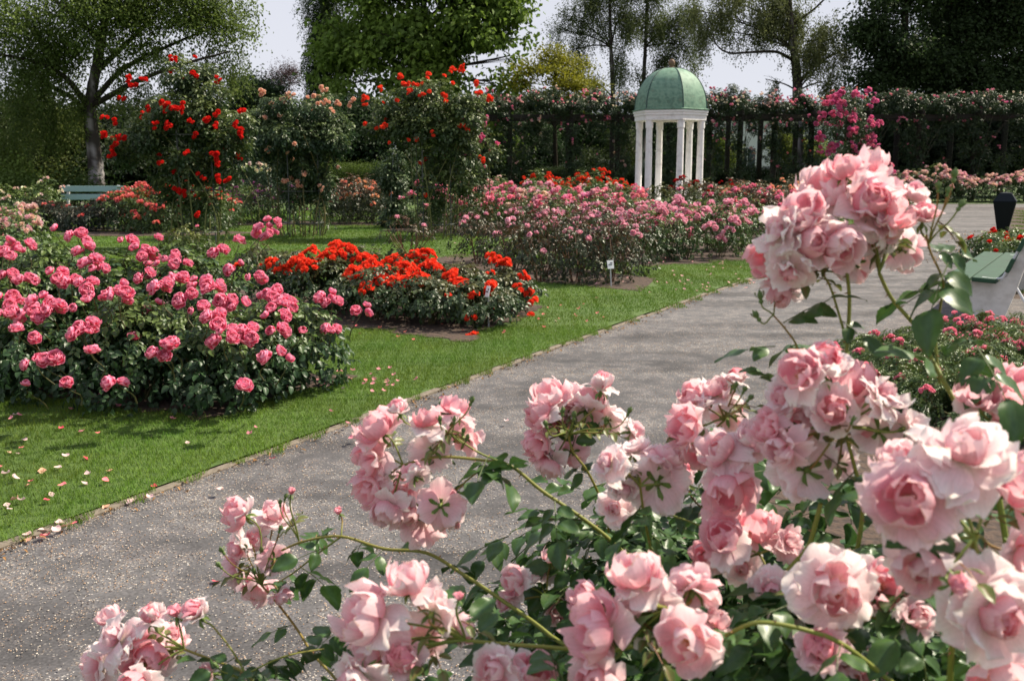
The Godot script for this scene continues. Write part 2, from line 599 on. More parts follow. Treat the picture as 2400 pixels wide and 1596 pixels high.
func green_bud() -> Geo:
	var g := Geo.new()
	var gr := L(0.10, 0.16, 0.045)
	g.lathe([Vector2(0.05, 0.0), Vector2(0.16, 0.1), Vector2(0.2, 0.26), Vector2(0.12, 0.36), Vector2(0.17, 0.46), Vector2(0.23, 0.62), Vector2(0.2, 0.82), Vector2(0.1, 1.02), Vector2(0.02, 1.2)], 8, gr)
	for k in 5:
		var s := petal(0.62, 0.16, 0.3, 0.2, 0.01, 0.0, k + 420, gr * 0.9, gr, L(0.13, 0.18, 0.06), 2, 4)
		g.add(s, petal_at(TAU * k / 5.0, 0.22 + 0.3 * float(k % 2), 0.17, 0.42))
	return g

# ---------- near roses ----------
func near_rose(parent: Node3D, at: Vector3, size: float, face: Vector3, kind: int, from: Vector3) -> void:
	face = face.normalized()
	var up := face
	var b := frame(up, rdir())
	var unit := size * (0.475 if kind == 0 else 0.55)
	if kind == 3:
		var bud := part("bud", S.green_bud, parent, null, Transform3D(b.scaled(Vector3.ONE * size * 0.75), at - up * size * 0.4))
		pedicel(parent, from, at - up * size * 0.4, up, 0.0011)
		return
	var o := Node3D.new()
	o.name = "rose_bloom" if kind == 0 else ("half_open_rose" if kind == 1 else "rose_bud")
	parent.add_child(o, true)
	o.transform = Transform3D(b.scaled(Vector3.ONE * unit), at - up * unit * 0.18)
	var tone := [M.near_petal, M.near_petal, M.near_mid][R.randi() % 3] as Material
	var deep: Material = M.near_mid if R.randf() < 0.5 else M.near_petal
	var rings := []
	if kind == 0:
		var open := rr(-8, 10)
		rings = [[6, 90 + open, 1.0, 0.05, -0.02], [6, 72 + open, 0.98, 0.06, 0.02], [5, 52 + open, 0.8, 0.06, 0.05], [5, 32 + open * 0.5, 0.6, 0.05, 0.06]]
		var full := R.randf()
		if full < 0.5:
			rings.pop_back()
		elif full > 0.8:
			rings.append([4, 16, 0.5, 0.04, 0.06])
	elif kind == 1:
		rings = [[4, 58, 0.95, 0.05, 0.0], [5, 36, 0.95, 0.06, 0.02], [5, 20, 0.85, 0.06, 0.04], [4, 9, 0.78, 0.03, 0.08], [3, 4, 0.7, 0.02, 0.1]]
		deep = M.near_deep
	else:
		rings = [[4, 16, 0.62, 0.05, 0.0], [4, 9, 0.66, 0.04, 0.02], [3, 3, 0.68, 0.02, 0.03]]
		tone = M.near_mid
		deep = M.near_deep
	var turn := rr(0, TAU)
	for q in rings.size():
		var ring: Array = rings[q]
		turn += 0.55
		for k in int(ring[0]):
			if kind == 0 and q < 2 and R.randf() < 0.07:
				continue
			var x := petal_at(turn + TAU * k / ring[0] + rr(-0.22, 0.22), deg_to_rad(ring[1] + rr(-17, 17)), ring[3], ring[4], rr(-0.35, 0.35))
			x.basis = x.basis.scaled_local(Vector3(rr(0.88, 1.12), rr(0.7, 1.3), rr(0.88, 1.08)) * ring[2])
			var inner := q >= rings.size() - (2 if kind == 0 else 3)
			var pm: Array = S.inner_petal if inner else S.near_petal
			part("petal", pm[R.randi() % pm.size()], o, deep if inner else tone, x)
	part("calyx", S.near_calyx, o, null, Transform3D(Basis(Vector3.UP, rr(0, 1)), Vector3.ZERO))
	if kind == 0:
		part("stamens", S.stamens, o)
	pedicel(parent, from, at - up * unit * 0.45, up, 0.0015)

func pedicel(parent: Node3D, a: Vector3, b: Vector3, face: Vector3, r: float) -> void:
	var l := a.distance_to(b)
	if l < 0.004:
		return
	var g := Geo.new()
	var c0 := L(0.15, 0.19, 0.035)
	var c1 := L(0.24, 0.12, 0.04) if R.randf() < 0.45 else L(0.17, 0.2, 0.05)
	g.tube(bez(a, a.lerp(b, 0.4) + Vector3.UP * l * 0.1, b - face * l * 0.35, b, 8), r * 1.1, r, 5, c0, c1)
	part("stem", g.mesh(M.stem), parent)
	if l > 0.05 and R.randf() < 0.5:
		var m := a.lerp(b, rr(0.3, 0.7))
		part("leaf", S.young_leaf[R.randi() % 2], parent, null, Transform3D(frame(Vector3.UP + rdir() * 0.5, rdir()), m))

func near_cluster(parent: Node3D, tip: Vector3, rows: Array) -> void:
	var org := parent.position
	for q in rows:
		near_rose(parent, q[0] - org, q[1], q[2], q[3], tip - org)

func near_cane(parent: Node3D, pts: Array, r0 := 0.0032, r1 := 0.0019, leaves := 1.0, red := 0.0) -> void:
	var org := parent.position
	if r0 >= 0.0026 and (pts[0] as Vector3).y < 1.25:  # down to the root
		var first: Vector3 = pts[0]
		pts = [org + Vector3(rr(-0.06, 0.06), -0.03, rr(-0.06, 0.06)), org.lerp(first, 0.45) + Vector3(0, first.y * 0.12, 0)] + pts
	var s := smooth(pts.map(func(q): return q - org), 6)
	var g := Geo.new()
	g.tube(s, r0, r1, 7, L(0.16, 0.20, 0.035), L(0.20, 0.21, 0.04).lerp(L(0.26, 0.10, 0.04), red))
	var total := 0.0
	for k in s.size() - 1:
		total += (s[k] as Vector3).distance_to(s[k + 1])
	var node := 0.0
	for k in s.size() - 1:  # thorns
		if k % 3 == 1:
			var d: Vector3 = (s[k + 1] - s[k]).normalized()
			var o := d.cross(rdir()).normalized()
			var f := float(k) / s.size()
			g.tube([s[k] + o * r0 * 0.7, s[k] + o * (r0 + 0.004) - d * 0.001], 0.0013, 0.0001, 4, L(0.25, 0.12, 0.05), L(0.35, 0.2, 0.1))
	part("cane", g.mesh(M.stem), parent)
	var run := 0.0
	var next := 0.035
	for k in s.size() - 1:
		var step := (s[k] as Vector3).distance_to(s[k + 1])
		run += step
		while run > next:
			next += 0.05 / leaves * rr(0.7, 1.3)
			var d: Vector3 = (s[k + 1] - s[k]).normalized()
			var side := d.cross(Vector3.UP + rdir() * 0.9).normalized() * (1 if R.randf() < 0.5 else -1)
			var along := (side + d * 0.4 + Vector3.DOWN * rr(-0.2, 0.6)).normalized()
			part("leaf", S.near_leaf[R.randi() % 6], parent, null, Transform3D(frame(Vector3.UP * 0.9 + rdir() * 0.6, along, rr(0.75, 1.1)), s[k] + along * 0.003))

func near_fill(parent: Node3D, center: Vector3, rad: Vector3, n: int, called := "leaf") -> void:
	for k in n:
		var d := rdir() * pow(R.randf(), 0.4)
		var at := center - parent.position + d * rad
		var along := (Vector3(d.x, d.y * 0.3, d.z) + rdir() * 0.8 + Vector3.DOWN * 0.25).normalized()
		part(called, S.near_leaf[R.randi() % 6], parent, null, Transform3D(frame(Vector3.UP + d * 0.5 + rdir() * 0.55, along, rr(0.8, 1.2)), at))

func near_mass(parent: Node3D, center: Vector3, rad: Vector3, n: int) -> void:  # leaves deep in the bush that no one could pick apart
	var xs := []
	var cs := []
	for k in n:
		var d := rdir() * pow(R.randf(), 0.5)
		xs.append(Transform3D(frame(Vector3.UP + d * 0.5 + rdir() * 0.7, d + rdir() * 0.8 + Vector3.DOWN * 0.25, rr(0.8, 1.25)), center + d * rad))
		var f := rr(0.75, 1.25)
		cs.append(L(0.045 * f, 0.098 * f, 0.036 * f))
	scatter("foliage", S.bed_spray[0], xs, cs, parent)

# ---------- bed roses ----------
func cane_geo(a: Vector3, b: Vector3, r: float, c: Color, sides := 4) -> Geo:
	var g := Geo.new()
	var l := a.distance_to(b)
	g.tube(bez(a, a + Vector3(rdir().x * 0.1, l * 0.4, rdir().z * 0.1), b - (b - a).normalized() * l * 0.3 - Vector3.UP * l * 0.1, b, 5), r, r * 0.5, sides, c, c)
	return g

# o: at, r (Vector2), h, yaw, leaves, leaf (two colours), bloom, n (clusters), per, size, heads (positions given), far, floor
func bush(called: String, label: String, group: String, o: Dictionary) -> Node3D:
	var root := thing(called, label, o.get("category", "rose bush"), o.at, group)
	var rad: Vector2 = o.r
	var h: float = o.h
	var far: bool = o.get("far", false)
	var yaw: float = o.get("yaw", 0.0)
	var lc: Array = o.get("leaf", [L(0.030, 0.064, 0.026), L(0.05, 0.095, 0.03)])
	var stalk: Color = o.get("stalk", L(0.09, 0.085, 0.035))
	var cols := []
	var xs := []
	var n: int = o.leaves
	var tall: float = o.get("loose", 0.12)
	var low: float = o.get("floor", 0.04)
	var tries := 0
	var org: Vector3 = o.at
	while xs.size() < n and tries < n * 4:
		tries += 1
		var t := pow(R.randf(), 0.75)
		var a := rr(0, TAU)
		var env := (0.62 + 0.38 * sin(PI * clampf(t * 0.85 + 0.1, 0, 1))) * sqrt(maxf(1.0 - pow(t, 5.0), 0.0))
		var q := pow(R.randf(), 0.42) * env
		var at := Vector3(cos(a) * rad.x * q, low + (h - low) * t * (1.0 + tall * noise.get_noise_2d(org.x * 9 + cos(a) * 25, org.z * 9 + sin(a) * 25)), sin(a) * rad.y * q).rotated(Vector3.UP, yaw)
		if noise.get_noise_3dv((at + org) * 22.0) < -0.22:
			continue
		var out := Vector3(at.x, (at.y - h * 0.5) * 0.6, at.z).normalized()
		var s := rr(0.8, 1.2) * float(o.get("leafsize", 1.0))
		xs.append(Transform3D(frame(out * 0.6 + Vector3.UP * 0.7 + rdir() * 0.6, out + rdir() * 0.7 + Vector3.DOWN * 0.3, s), at))
		var tip := smoothstep(0.6, 1.1, t + rr(-0.25, 0.25))  # paler towards the top: young growth, plus sunlight put into the colour
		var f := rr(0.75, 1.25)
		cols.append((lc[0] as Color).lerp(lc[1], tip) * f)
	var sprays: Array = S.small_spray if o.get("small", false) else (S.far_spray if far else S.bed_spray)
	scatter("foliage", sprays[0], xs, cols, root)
	var heads := []
	for p in o.get("heads", []):
		heads.append([p[0] - org, p[1]])
	for k in int(o.get("n", 0)):
		var a := rr(0, TAU)
		var q := sqrt(R.randf()) * 0.95
		var y := h * (1.0 - 0.32 * q * q) * rr(0.92, 1.14) + 0.02
		if R.randf() < float(o.get("side", 0.15)):
			q = rr(0.9, 1.05)
			y = h * rr(0.35, 0.8)
		heads.append([Vector3(cos(a) * rad.x * q, y, sin(a) * rad.y * q).rotated(Vector3.UP, yaw), maxi(1, int(round(o.per * rr(0.6, 1.5))))])
	for k in int(o.get("canes", 5)):
		var a := TAU * k / 5.0 + rr(-0.4, 0.4)
		var e := Vector3(cos(a) * rad.x * rr(0.3, 0.8), h * rr(0.6, 0.85), sin(a) * rad.y * rr(0.3, 0.8)).rotated(Vector3.UP, yaw)
		part("cane", cane_geo(Vector3(cos(a) * 0.05, -0.02, sin(a) * 0.05), e, 0.009, stalk).mesh(M.stem), root)
	var size: float = o.size
	var set: Array = S.bloom[o.bloom]
	var bx := []
	var bc := []
	for hd in heads:
		var p: Vector3 = hd[0]
		var cnt: int = hd[1]
		if not far:
			var foot := Vector3(p.x * 0.84, p.y - 0.14 - 0.1 * p.y, p.z * 0.84)
			part("stem", cane_geo(foot, p - Vector3.UP * size * 0.25, 0.0045, stalk).mesh(M.stem), root)
		var cr := size * 0.42 * sqrt(float(cnt))
		for k in cnt:
			var a := TAU * k * 0.382 * 1.0 + rr(-0.4, 0.4)
			var q := sqrt((k + 0.4) / cnt) if cnt > 1 else 0.0
			var d := Vector3(cos(a) * q * cr, -cr * 0.75 * q * q + rr(-0.15, 0.15) * size, sin(a) * q * cr)
			var face := (Vector3.UP * 0.75 + Vector3(cos(a), 0, sin(a)) * q * 1.1 + rdir() * 0.35 + Vector3(p.x, 0, p.z).normalized() * float(o.get("lean", 0.3))).normalized()
			var s := size * rr(0.78, 1.14)
			var x := Transform3D(frame(face, rdir(), s), p + d)
			if far:
				bx.append(x)
				var f := rr(0.85, 1.08)
				bc.append(Color(f, f * rr(0.8, 1.15), f * rr(0.85, 1.1)))
			else:
				part("rose_bloom", set[R.randi() % 5], root, null, x)
	if far and bx.size():
		scatter("blossom", set[0], bx.slice(0, (bx.size() + 1) / 2), bc, root)
		if bx.size() > 1:
			scatter("blossom", set[2], bx.slice((bx.size() + 1) / 2), bc, root)
	return root

# ---------- climbers, trees and shrubs ----------
func cloud(parent: Node3D, kinds: Array, blobs: Array, per: float, size: float, c0: Color, c1: Color, gap := -0.12, nf := 1.1, called := "crown", shell := 0.45, split := 0) -> void:
	var xs := []
	var cs := []
	var org := parent.position
	for k in kinds.size():
		xs.append([])
		cs.append([])
	if split:
		var parts := []
		for bl in blobs:
			for k in split:
				var d := rdir() * pow(R.randf(), 0.35)
				var s := rr(0.28, 0.55)
				parts.append([bl[0] + d * bl[1] * 0.92, bl[1] * Vector3(s, s * rr(0.45, 0.75), s)])
			parts.append([bl[0], bl[1] * 0.6])
		blobs = parts
	for bl in blobs:
		var ce: Vector3 = bl[0]
		var ra: Vector3 = bl[1]
		var n := int(per * pow(ra.x * ra.y * ra.z, 0.8) * 4.0)
		for k in n:
			var d := rdir() * pow(R.randf(), shell)
			var at := ce + d * ra
			if noise.get_noise_3dv(at * 12.0 * nf) < gap + 0.1 * rr(-1, 1):
				continue
			var j := R.randi() % kinds.size()
			xs[j].append(Transform3D(Basis(Vector3.UP, rr(0, TAU)).rotated(rdir(), 0.35).scaled(Vector3.ONE * size * rr(0.75, 1.25)), at - org))
			var f := clampf(0.5 + noise.get_noise_3dv(at * 7.0 + Vector3(90, 0, 0)) * 0.9, 0.0, 1.0)
			cs[j].append(c0.lerp(c1, f) * rr(0.8, 1.2))
	for k in kinds.size():
		if xs[k].size():
			scatter(called, S[kinds[k]], xs[k], cs[k], parent)

func limb(parent: Node3D, pts: Array, r0: float, r1: float, c0: Color, c1: Color, called := "limb", sides := 7) -> void:
	var org := parent.position
	var g := Geo.new()
	g.tube(smooth(pts.map(func(q): return q - org), 5), r0, r1, sides, c0, c1, 0.08)
	part(called, g.mesh(M.bark), parent)

func twigs(parent: Node3D, trunk: Array, blobs: Array, r: float, c: Color, per := 6) -> void:  # a limb from the trunk to every part of the crown, and twigs through it
	var org := parent.position
	for bl in blobs:
		var ce: Vector3 = bl[0]
		var ra: Vector3 = bl[1]
		var best: Vector3 = trunk[0]
		for q in trunk:
			if (q.y < ce.y + 0.5 and absf(q.y - (ce.y - 1.2)) < absf(best.y - (ce.y - 1.2))):
				best = q
		var g := Geo.new()
		var a := best - org
		var e := ce - org
		var line := bez(a, a.lerp(e, 0.35) + Vector3.UP * a.distance_to(e) * 0.12, a.lerp(e, 0.7) + Vector3.UP * 0.15 * ra.y, e, 7)
		g.tube(line, r, r * 0.35, 6, c, c)
		for k in per:
			var s: Vector3 = line[3 + R.randi() % 5]
			var t := e + rdir() * ra * rr(0.6, 0.95)
			g.tube(bez(s, s.lerp(t, 0.4) + rdir() * 0.15, s.lerp(t, 0.7) + Vector3.UP * 0.1 * ra.y, t, 5), r * 0.3, r * 0.08, 4, c, c)
		part("limb", g.mesh(M.bark), parent)

func shrub(called: String, label: String, cat: String, kinds: Array, blobs: Array, per: float, size: float, c0: Color, c1: Color, group := "", gap := -0.3) -> Node3D:
	var low: Vector3 = blobs[0][0]
	var root := thing(called, label, cat, Vector3(low.x, 0, low.z), group)
	cloud(root, kinds, blobs, per * 1.25, size * 1.1, c0, c1, gap, 1.1, "foliage", 0.5, 6 if gap > -0.8 else 0)
	for bl in blobs:
		var ce: Vector3 = bl[0]
		limb(root, [Vector3(low.x + rr(-0.2, 0.2), -0.05, low.z + rr(-0.2, 0.2)), Vector3(ce.x, 0, ce.z).lerp(Vector3(low.x, 0, low.z), 0.5) + Vector3.UP * ce.y * 0.5, ce], 0.06, 0.02, L(0.08, 0.06, 0.04), L(0.08, 0.06, 0.04), "stem", 5)
	return root

# a climbing rose on a support: blobs of foliage, canes from a ring at its foot, blooms in the places given and some more on the sunny side
func climber(label: String, at: Vector3, foot: float, blobs: Array, per: float, lc: Array, bloom: String, spots: Array, extra: int, size: float, canes: int, cane_c: Color, group: String, far := false, each := 3) -> Node3D:
	var root := thing("climbing_rose", label, "climbing rose", at, group)
	var xs := []
	var cs := []
	var mass := []
	for bl in blobs:
		mass.append([bl[0], bl[1] * 0.72])
		for k in 5:
			var d := rdir()
			var s := rr(0.3, 0.5)
			mass.append([bl[0] + d * bl[1] * rr(0.7, 0.98), bl[1] * s])
	for bl in mass:
		var ce: Vector3 = bl[0]
		var ra: Vector3 = bl[1]
		for k in int(per * pow(ra.x * ra.y * ra.z, 0.75) * 4.0):
			var d := rdir() * pow(R.randf(), 0.4)
			var p := ce + d * ra
			if noise.get_noise_3dv(p * 30.0) < -0.17:
				continue
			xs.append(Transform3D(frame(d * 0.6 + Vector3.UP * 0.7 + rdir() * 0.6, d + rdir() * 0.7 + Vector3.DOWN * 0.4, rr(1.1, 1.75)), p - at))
			cs.append((lc[0] as Color).lerp(lc[1], smoothstep(-0.3, 1.0, d.y + rr(-0.4, 0.4))) * rr(0.75, 1.25))  # upper leaves lighter: sun on the tops put into the leaf colour
	for k in canes:
		var a := TAU * k / canes + rr(-0.2, 0.2)
		var f := Vector3(cos(a), 0, sin(a)) * foot * rr(0.7, 1.1)
		var bl: Array = blobs[k % blobs.size()]
		var e: Vector3 = bl[0] + rdir() * bl[1] * 0.7 - at
		var g := Geo.new()
		var mid := Vector3(f.x * rr(1.1, 1.6), e.y * 0.45, f.z * rr(1.1, 1.6))
		var line := bez(f, f + Vector3(f.x * 0.5, e.y * 0.3, f.z * 0.5), mid + rdir() * 0.12, e, 9)
		g.tube(line, 0.017, 0.007, 5, cane_c, cane_c * 0.9)
		for j in 26 if foot > 0.2 else 8:
			var d := rdir()
			var q: Vector3 = line[1 + R.randi() % 8] + d * Vector3(0.16, 0.16, 0.16)
			if q.y > rr(0.0, 0.9):
				xs.append(Transform3D(frame(d * 0.5 + Vector3.UP * 0.7 + rdir() * 0.5, d + Vector3.DOWN * 0.4, rr(0.9, 1.5)), q))
				cs.append((lc[0] as Color).lerp(lc[1], R.randf() * 0.6) * rr(0.75, 1.25))
		part("cane", g.mesh(M.stem), root)
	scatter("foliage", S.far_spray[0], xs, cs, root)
	var set: Array = S.bloom[bloom]
	var places := []
	for s in spots:
		places.append([s, each])
	for k in extra:
		var bl: Array = blobs[R.randi() % blobs.size()]
		var d := rdir()
		d = Vector3(d.x, absf(d.y) * 0.9 + 0.05, d.z).normalized()
		places.append([bl[0] + d * bl[1] * 1.03, 1 + R.randi() % 2])
	var bx := []
	var bc := []
	for q in places:
		var c: int = maxi(1, q[1] + R.randi_range(-1, 1))
		for k in c:
			var p: Vector3 = q[0] + (Vector3.ZERO if k == 0 else rdir() * size * 0.85)
			var x := Transform3D(frame(Vector3(rr(-0.6, 0.6), rr(0.1, 0.9), rr(0.2, 1.0)), rdir(), size * rr(0.8, 1.25)), p - at)
			if far:
				bx.append(x)
				var f := rr(0.8, 1.08)
				bc.append(Color(f, f * rr(0.85, 1.2), f * rr(0.85, 1.15)))
			else:
				part("rose_bloom", set[R.randi() % 5], root, null, x)
	if far and bx.size():
		scatter("blossom", set[1], bx, bc, root)
	return root

# ---------- ground ----------
const LEFT_EDGE := [Vector2(-4.2, -0.3), Vector2(-2.15, -3.95), Vector2(-0.93, -6.12), Vector2(0.5, -8.75), Vector2(3.71, -14.44), Vector2(9.0, -25.6), Vector2(14.9, -38.6)]
const RIGHT_EDGE := [Vector2(-1.4, -0.3), Vector2(0.6, -3.95), Vector2(1.78, -6.12), Vector2(3.2, -8.75), Vector2(6.55, -14.44), Vector2(12.6, -25.6), Vector2(19.2, -38.6)]
const PADS := [[Vector2(3.3, -9.1), Vector2(5.2, -12.1), Vector2(8.4, -10.6), Vector2(6.4, -7.6)]]
var bed_shapes := []

func along(edge: Array, z: float) -> float:
	for k in edge.size() - 1:
		if z >= edge[k + 1].y or k == edge.size() - 2:
			return lerpf(edge[k].x, edge[k + 1].x, (z - edge[k].y) / (edge[k + 1].y - edge[k].y))
	return 0.0

func sheet(poly: PackedVector2Array, y: float, col := Color.WHITE) -> Geo:
	var g := Geo.new()
	for q in poly:
		g.p(Vector3(q.x, y, q.y), col, q)
	var idx := Geometry2D.triangulate_polygon(poly)
	for k in range(0, idx.size(), 3):
		var a := poly[idx[k]]
		var b := poly[idx[k + 1]]
		var d := poly[idx[k + 2]]
		if (b - a).cross(d - a) > 0:
			g.tri(idx[k], idx[k + 1], idx[k + 2])
		else:
			g.tri(idx[k], idx[k + 2], idx[k + 1])
	return g

func ragged(poly: Array) -> PackedVector2Array:  # a spade-cut edge is never quite straight
	var out := PackedVector2Array()
	for k in poly.size():
		var p: Vector2 = poly[k]
		var q: Vector2 = poly[(k + 1) % poly.size()]
		var n := maxi(2, int(p.distance_to(q) / 0.11))
		for j in n:
			var w := noise.get_noise_2d(p.lerp(q, float(j) / n).x * 40, p.lerp(q, float(j) / n).y * 40) * 0.22
			out.append(p.lerp(q, float(j) / n) + (q - p).orthogonal().normalized() * (w + rr(-0.025, 0.025)))
	return out

func lawn_here(x: float, z: float, m := 0.0) -> bool:
	var q := Vector2(x, z)
	if z < -38.7 + m or z > 2.0:
		return z < -39.6 and z > -46
	var l := along(LEFT_EDGE, z) - m
	var r := along(RIGHT_EDGE, z) + m
	if x > l and x < r:
		return false
	for s in PADS:
		if Geometry2D.is_point_in_polygon(q, PackedVector2Array(s)):
			return false
	for b in bed_shapes:
		if Geometry2D.is_point_in_polygon(q, b):
			return false
	return true

func turf(w: float, n: int, h: float, bw: float, seedn: int) -> ArrayMesh:
	var r := RandomNumberGenerator.new()
	r.seed = seedn
	var g := Geo.new()
	for k in n:
		var o := Vector3(r.randf_range(-0.5, 0.5) * w, 0, r.randf_range(-0.5, 0.5) * w)
		var a := r.randf() * TAU
		var sx := Vector3(cos(a), 0, sin(a)) * bw * 0.5
		var lean := Vector3(r.randf_range(-1, 1), 0, r.randf_range(-1, 1)) * h * 0.75
		var hh := h * r.randf_range(0.5, 1.25)
		var f := r.randf_range(0.65, 1.3)
		var c := Color(f * r.randf_range(0.9, 1.25), f, f * 0.95)
		if r.randf() < 0.05:
			c = Color(2.3, 1.5, 1.8)
		var b := g.p(o - sx, c)
		g.p(o + sx, c)
		g.p(o + lean * 0.4 + Vector3.UP * hh * 0.65 + sx * 0.8, c)
		g.p(o + lean * 0.4 + Vector3.UP * hh * 0.65 - sx * 0.8, c)
		g.p(o + lean + Vector3.UP * hh, c)
		g.tri(b, b + 2, b + 1)
		g.tri(b, b + 3, b + 2)
		g.tri(b + 3, b + 4, b + 2)
	return g.mesh(M.grass)

func pebble_texture(size: int, seedn: int) -> Array:
	var r := RandomNumberGenerator.new()
	r.seed = seedn
	var nz := gnoise(0.012, 5, 5).get_seamless_image(size, size).get_data()
	var nf := gnoise(0.12, 6, 3).get_seamless_image(size, size).get_data()
	var out := PackedByteArray()
	out.resize(size * size * 3)
	var hgt := PackedByteArray()
	hgt.resize(size * size)
	for k in size * size:
		var f := 0.72 + 0.3 * nz[k] / 255.0 + 0.4 * (nf[k] / 255.0 - 0.5)
		out[k * 3] = int(clampf(101 * f, 0, 255))
		out[k * 3 + 1] = int(clampf(99 * f, 0, 255))
		out[k * 3 + 2] = int(clampf(100 * f, 0, 255))
		hgt[k] = int(70 + 50.0 * nf[k] / 255.0)
	var tones := [Color8(170, 162, 152), Color8(192, 187, 180), Color8(144, 124, 110), Color8(122, 117, 113), Color8(164, 148, 132), Color8(160, 152, 146), Color8(70, 62, 60), Color8(132, 120, 112)]
	for k in int(size * size * 0.045):
		var cx := r.randi() % size
		var cy := r.randi() % size
		if nz[cy * size + cx] < 90 + r.randi() % 90:
			continue
		var rad := r.randf_range(0.8, 2.2)
		var asp := r.randf_range(0.6, 1.0)
		var c: Color = tones[r.randi() % 8]
		var f := r.randf_range(0.7, 1.05)
		for y in range(-3, 4):
			for x in range(-3, 4):
				var q := (x * x + y * y / (asp * asp)) / (rad * rad)
				if q < 1.0:
					var at := ((cy + y + size) % size) * size + (cx + x + size) % size
					out[at * 3] = int(c.r8 * f)
					out[at * 3 + 1] = int(c.g8 * f)
					out[at * 3 + 2] = int(c.b8 * f)
					hgt[at] = int(130 + 110 * sqrt(1.0 - q))
	return [ImageTexture.create_from_image(Image.create_from_data(size, size, false, Image.FORMAT_RGB8, out)), ImageTexture.create_from_image(Image.create_from_data(size, size, false, Image.FORMAT_L8, hgt))]

func band(edge_a: Array, edge_b: Array, y: float, z0: float, z1: float, dz: float, across: int, colf: Callable) -> Geo:
	var g := Geo.new()
	var n := int(absf(z1 - z0) / dz)
	g.grid(across, n, func(u: float, v: float):
		var z := lerpf(z0, z1, v)
		var x := lerpf(along(edge_a, z), along(edge_b, z), 1.0 - u)
		return [Vector3(x, y + 0.006 * noise.get_noise_2d(x * 30, z * 30), z), colf.call(x, z)])
	return g

func _ready() -> void:
	R.seed = 20240619
	noise = gnoise(0.05, 3, 3)
	# camera, sky, sun
	var cam := Camera3D.new()
	cam.name = "camera"
	add_child(cam)
	cam.position = Vector3(0, 1.6, 0)
	cam.rotation_degrees = Vector3(-10.136, 0, 0)
	var at := CameraAttributesPhysical.new()
	at.frustum_focal_length = 35.0
	at.frustum_focus_distance = 3.6
	at.frustum_near = 0.05
	at.frustum_far = 600.0
	at.exposure_aperture = 9.0
	cam.attributes = at
	cam.fov = 37.85
	cam.near = 0.05
	cam.far = 600.0
	cam.current = true
	var we := WorldEnvironment.new()
	we.name = "environment"
	var env := Environment.new()
	env.background_mode = Environment.BG_SKY
	var sky := Sky.new()
	var sm := ProceduralSkyMaterial.new()
	sm.sky_top_color = Color(0.80, 0.82, 0.90)
	sm.sky_horizon_color = Color(0.89, 0.90, 0.93)
	sm.sky_curve = 0.25
	sm.ground_bottom_color = Color(0.25, 0.27, 0.2)
	sm.ground_horizon_color = Color(0.5, 0.52, 0.5)
	sm.sky_energy_multiplier = 0.79
	sm.sun_angle_max = 1.0
	var cn := gnoise(0.004, 9, 5)
	var cover := ImageTexture.create_from_image(cn.get_seamless_image(1024, 512))
	sm.sky_cover = cover
	sm.sky_cover_modulate = Color(0.26, 0.25, 0.25, 0.45)
	sky.sky_material = sm
	env.sky = sky
	env.tonemap_mode = Environment.TONE_MAPPER_LINEAR
	env.tonemap_exposure = 1.74
	env.sdfgi_enabled = true
	env.ssao_enabled = true
	env.ssil_enabled = true
	we.environment = env
	add_child(we)
	var sun := DirectionalLight3D.new()
	sun.name = "sun"
	sun.light_energy = 1.6
	sun.light_color = Color(1.0, 0.955, 0.87)
	sun.light_angular_distance = 0.6
	sun.shadow_enabled = true
	add_child(sun)
	sun.look_at_from_position(Vector3(0.60, 0.75, -0.27), Vector3.ZERO)
	make_pieces()
	ground()
	trees()
	pergola()
	temple()
	climbers()
	beds()
	furniture()
	litter()
	front_roses()

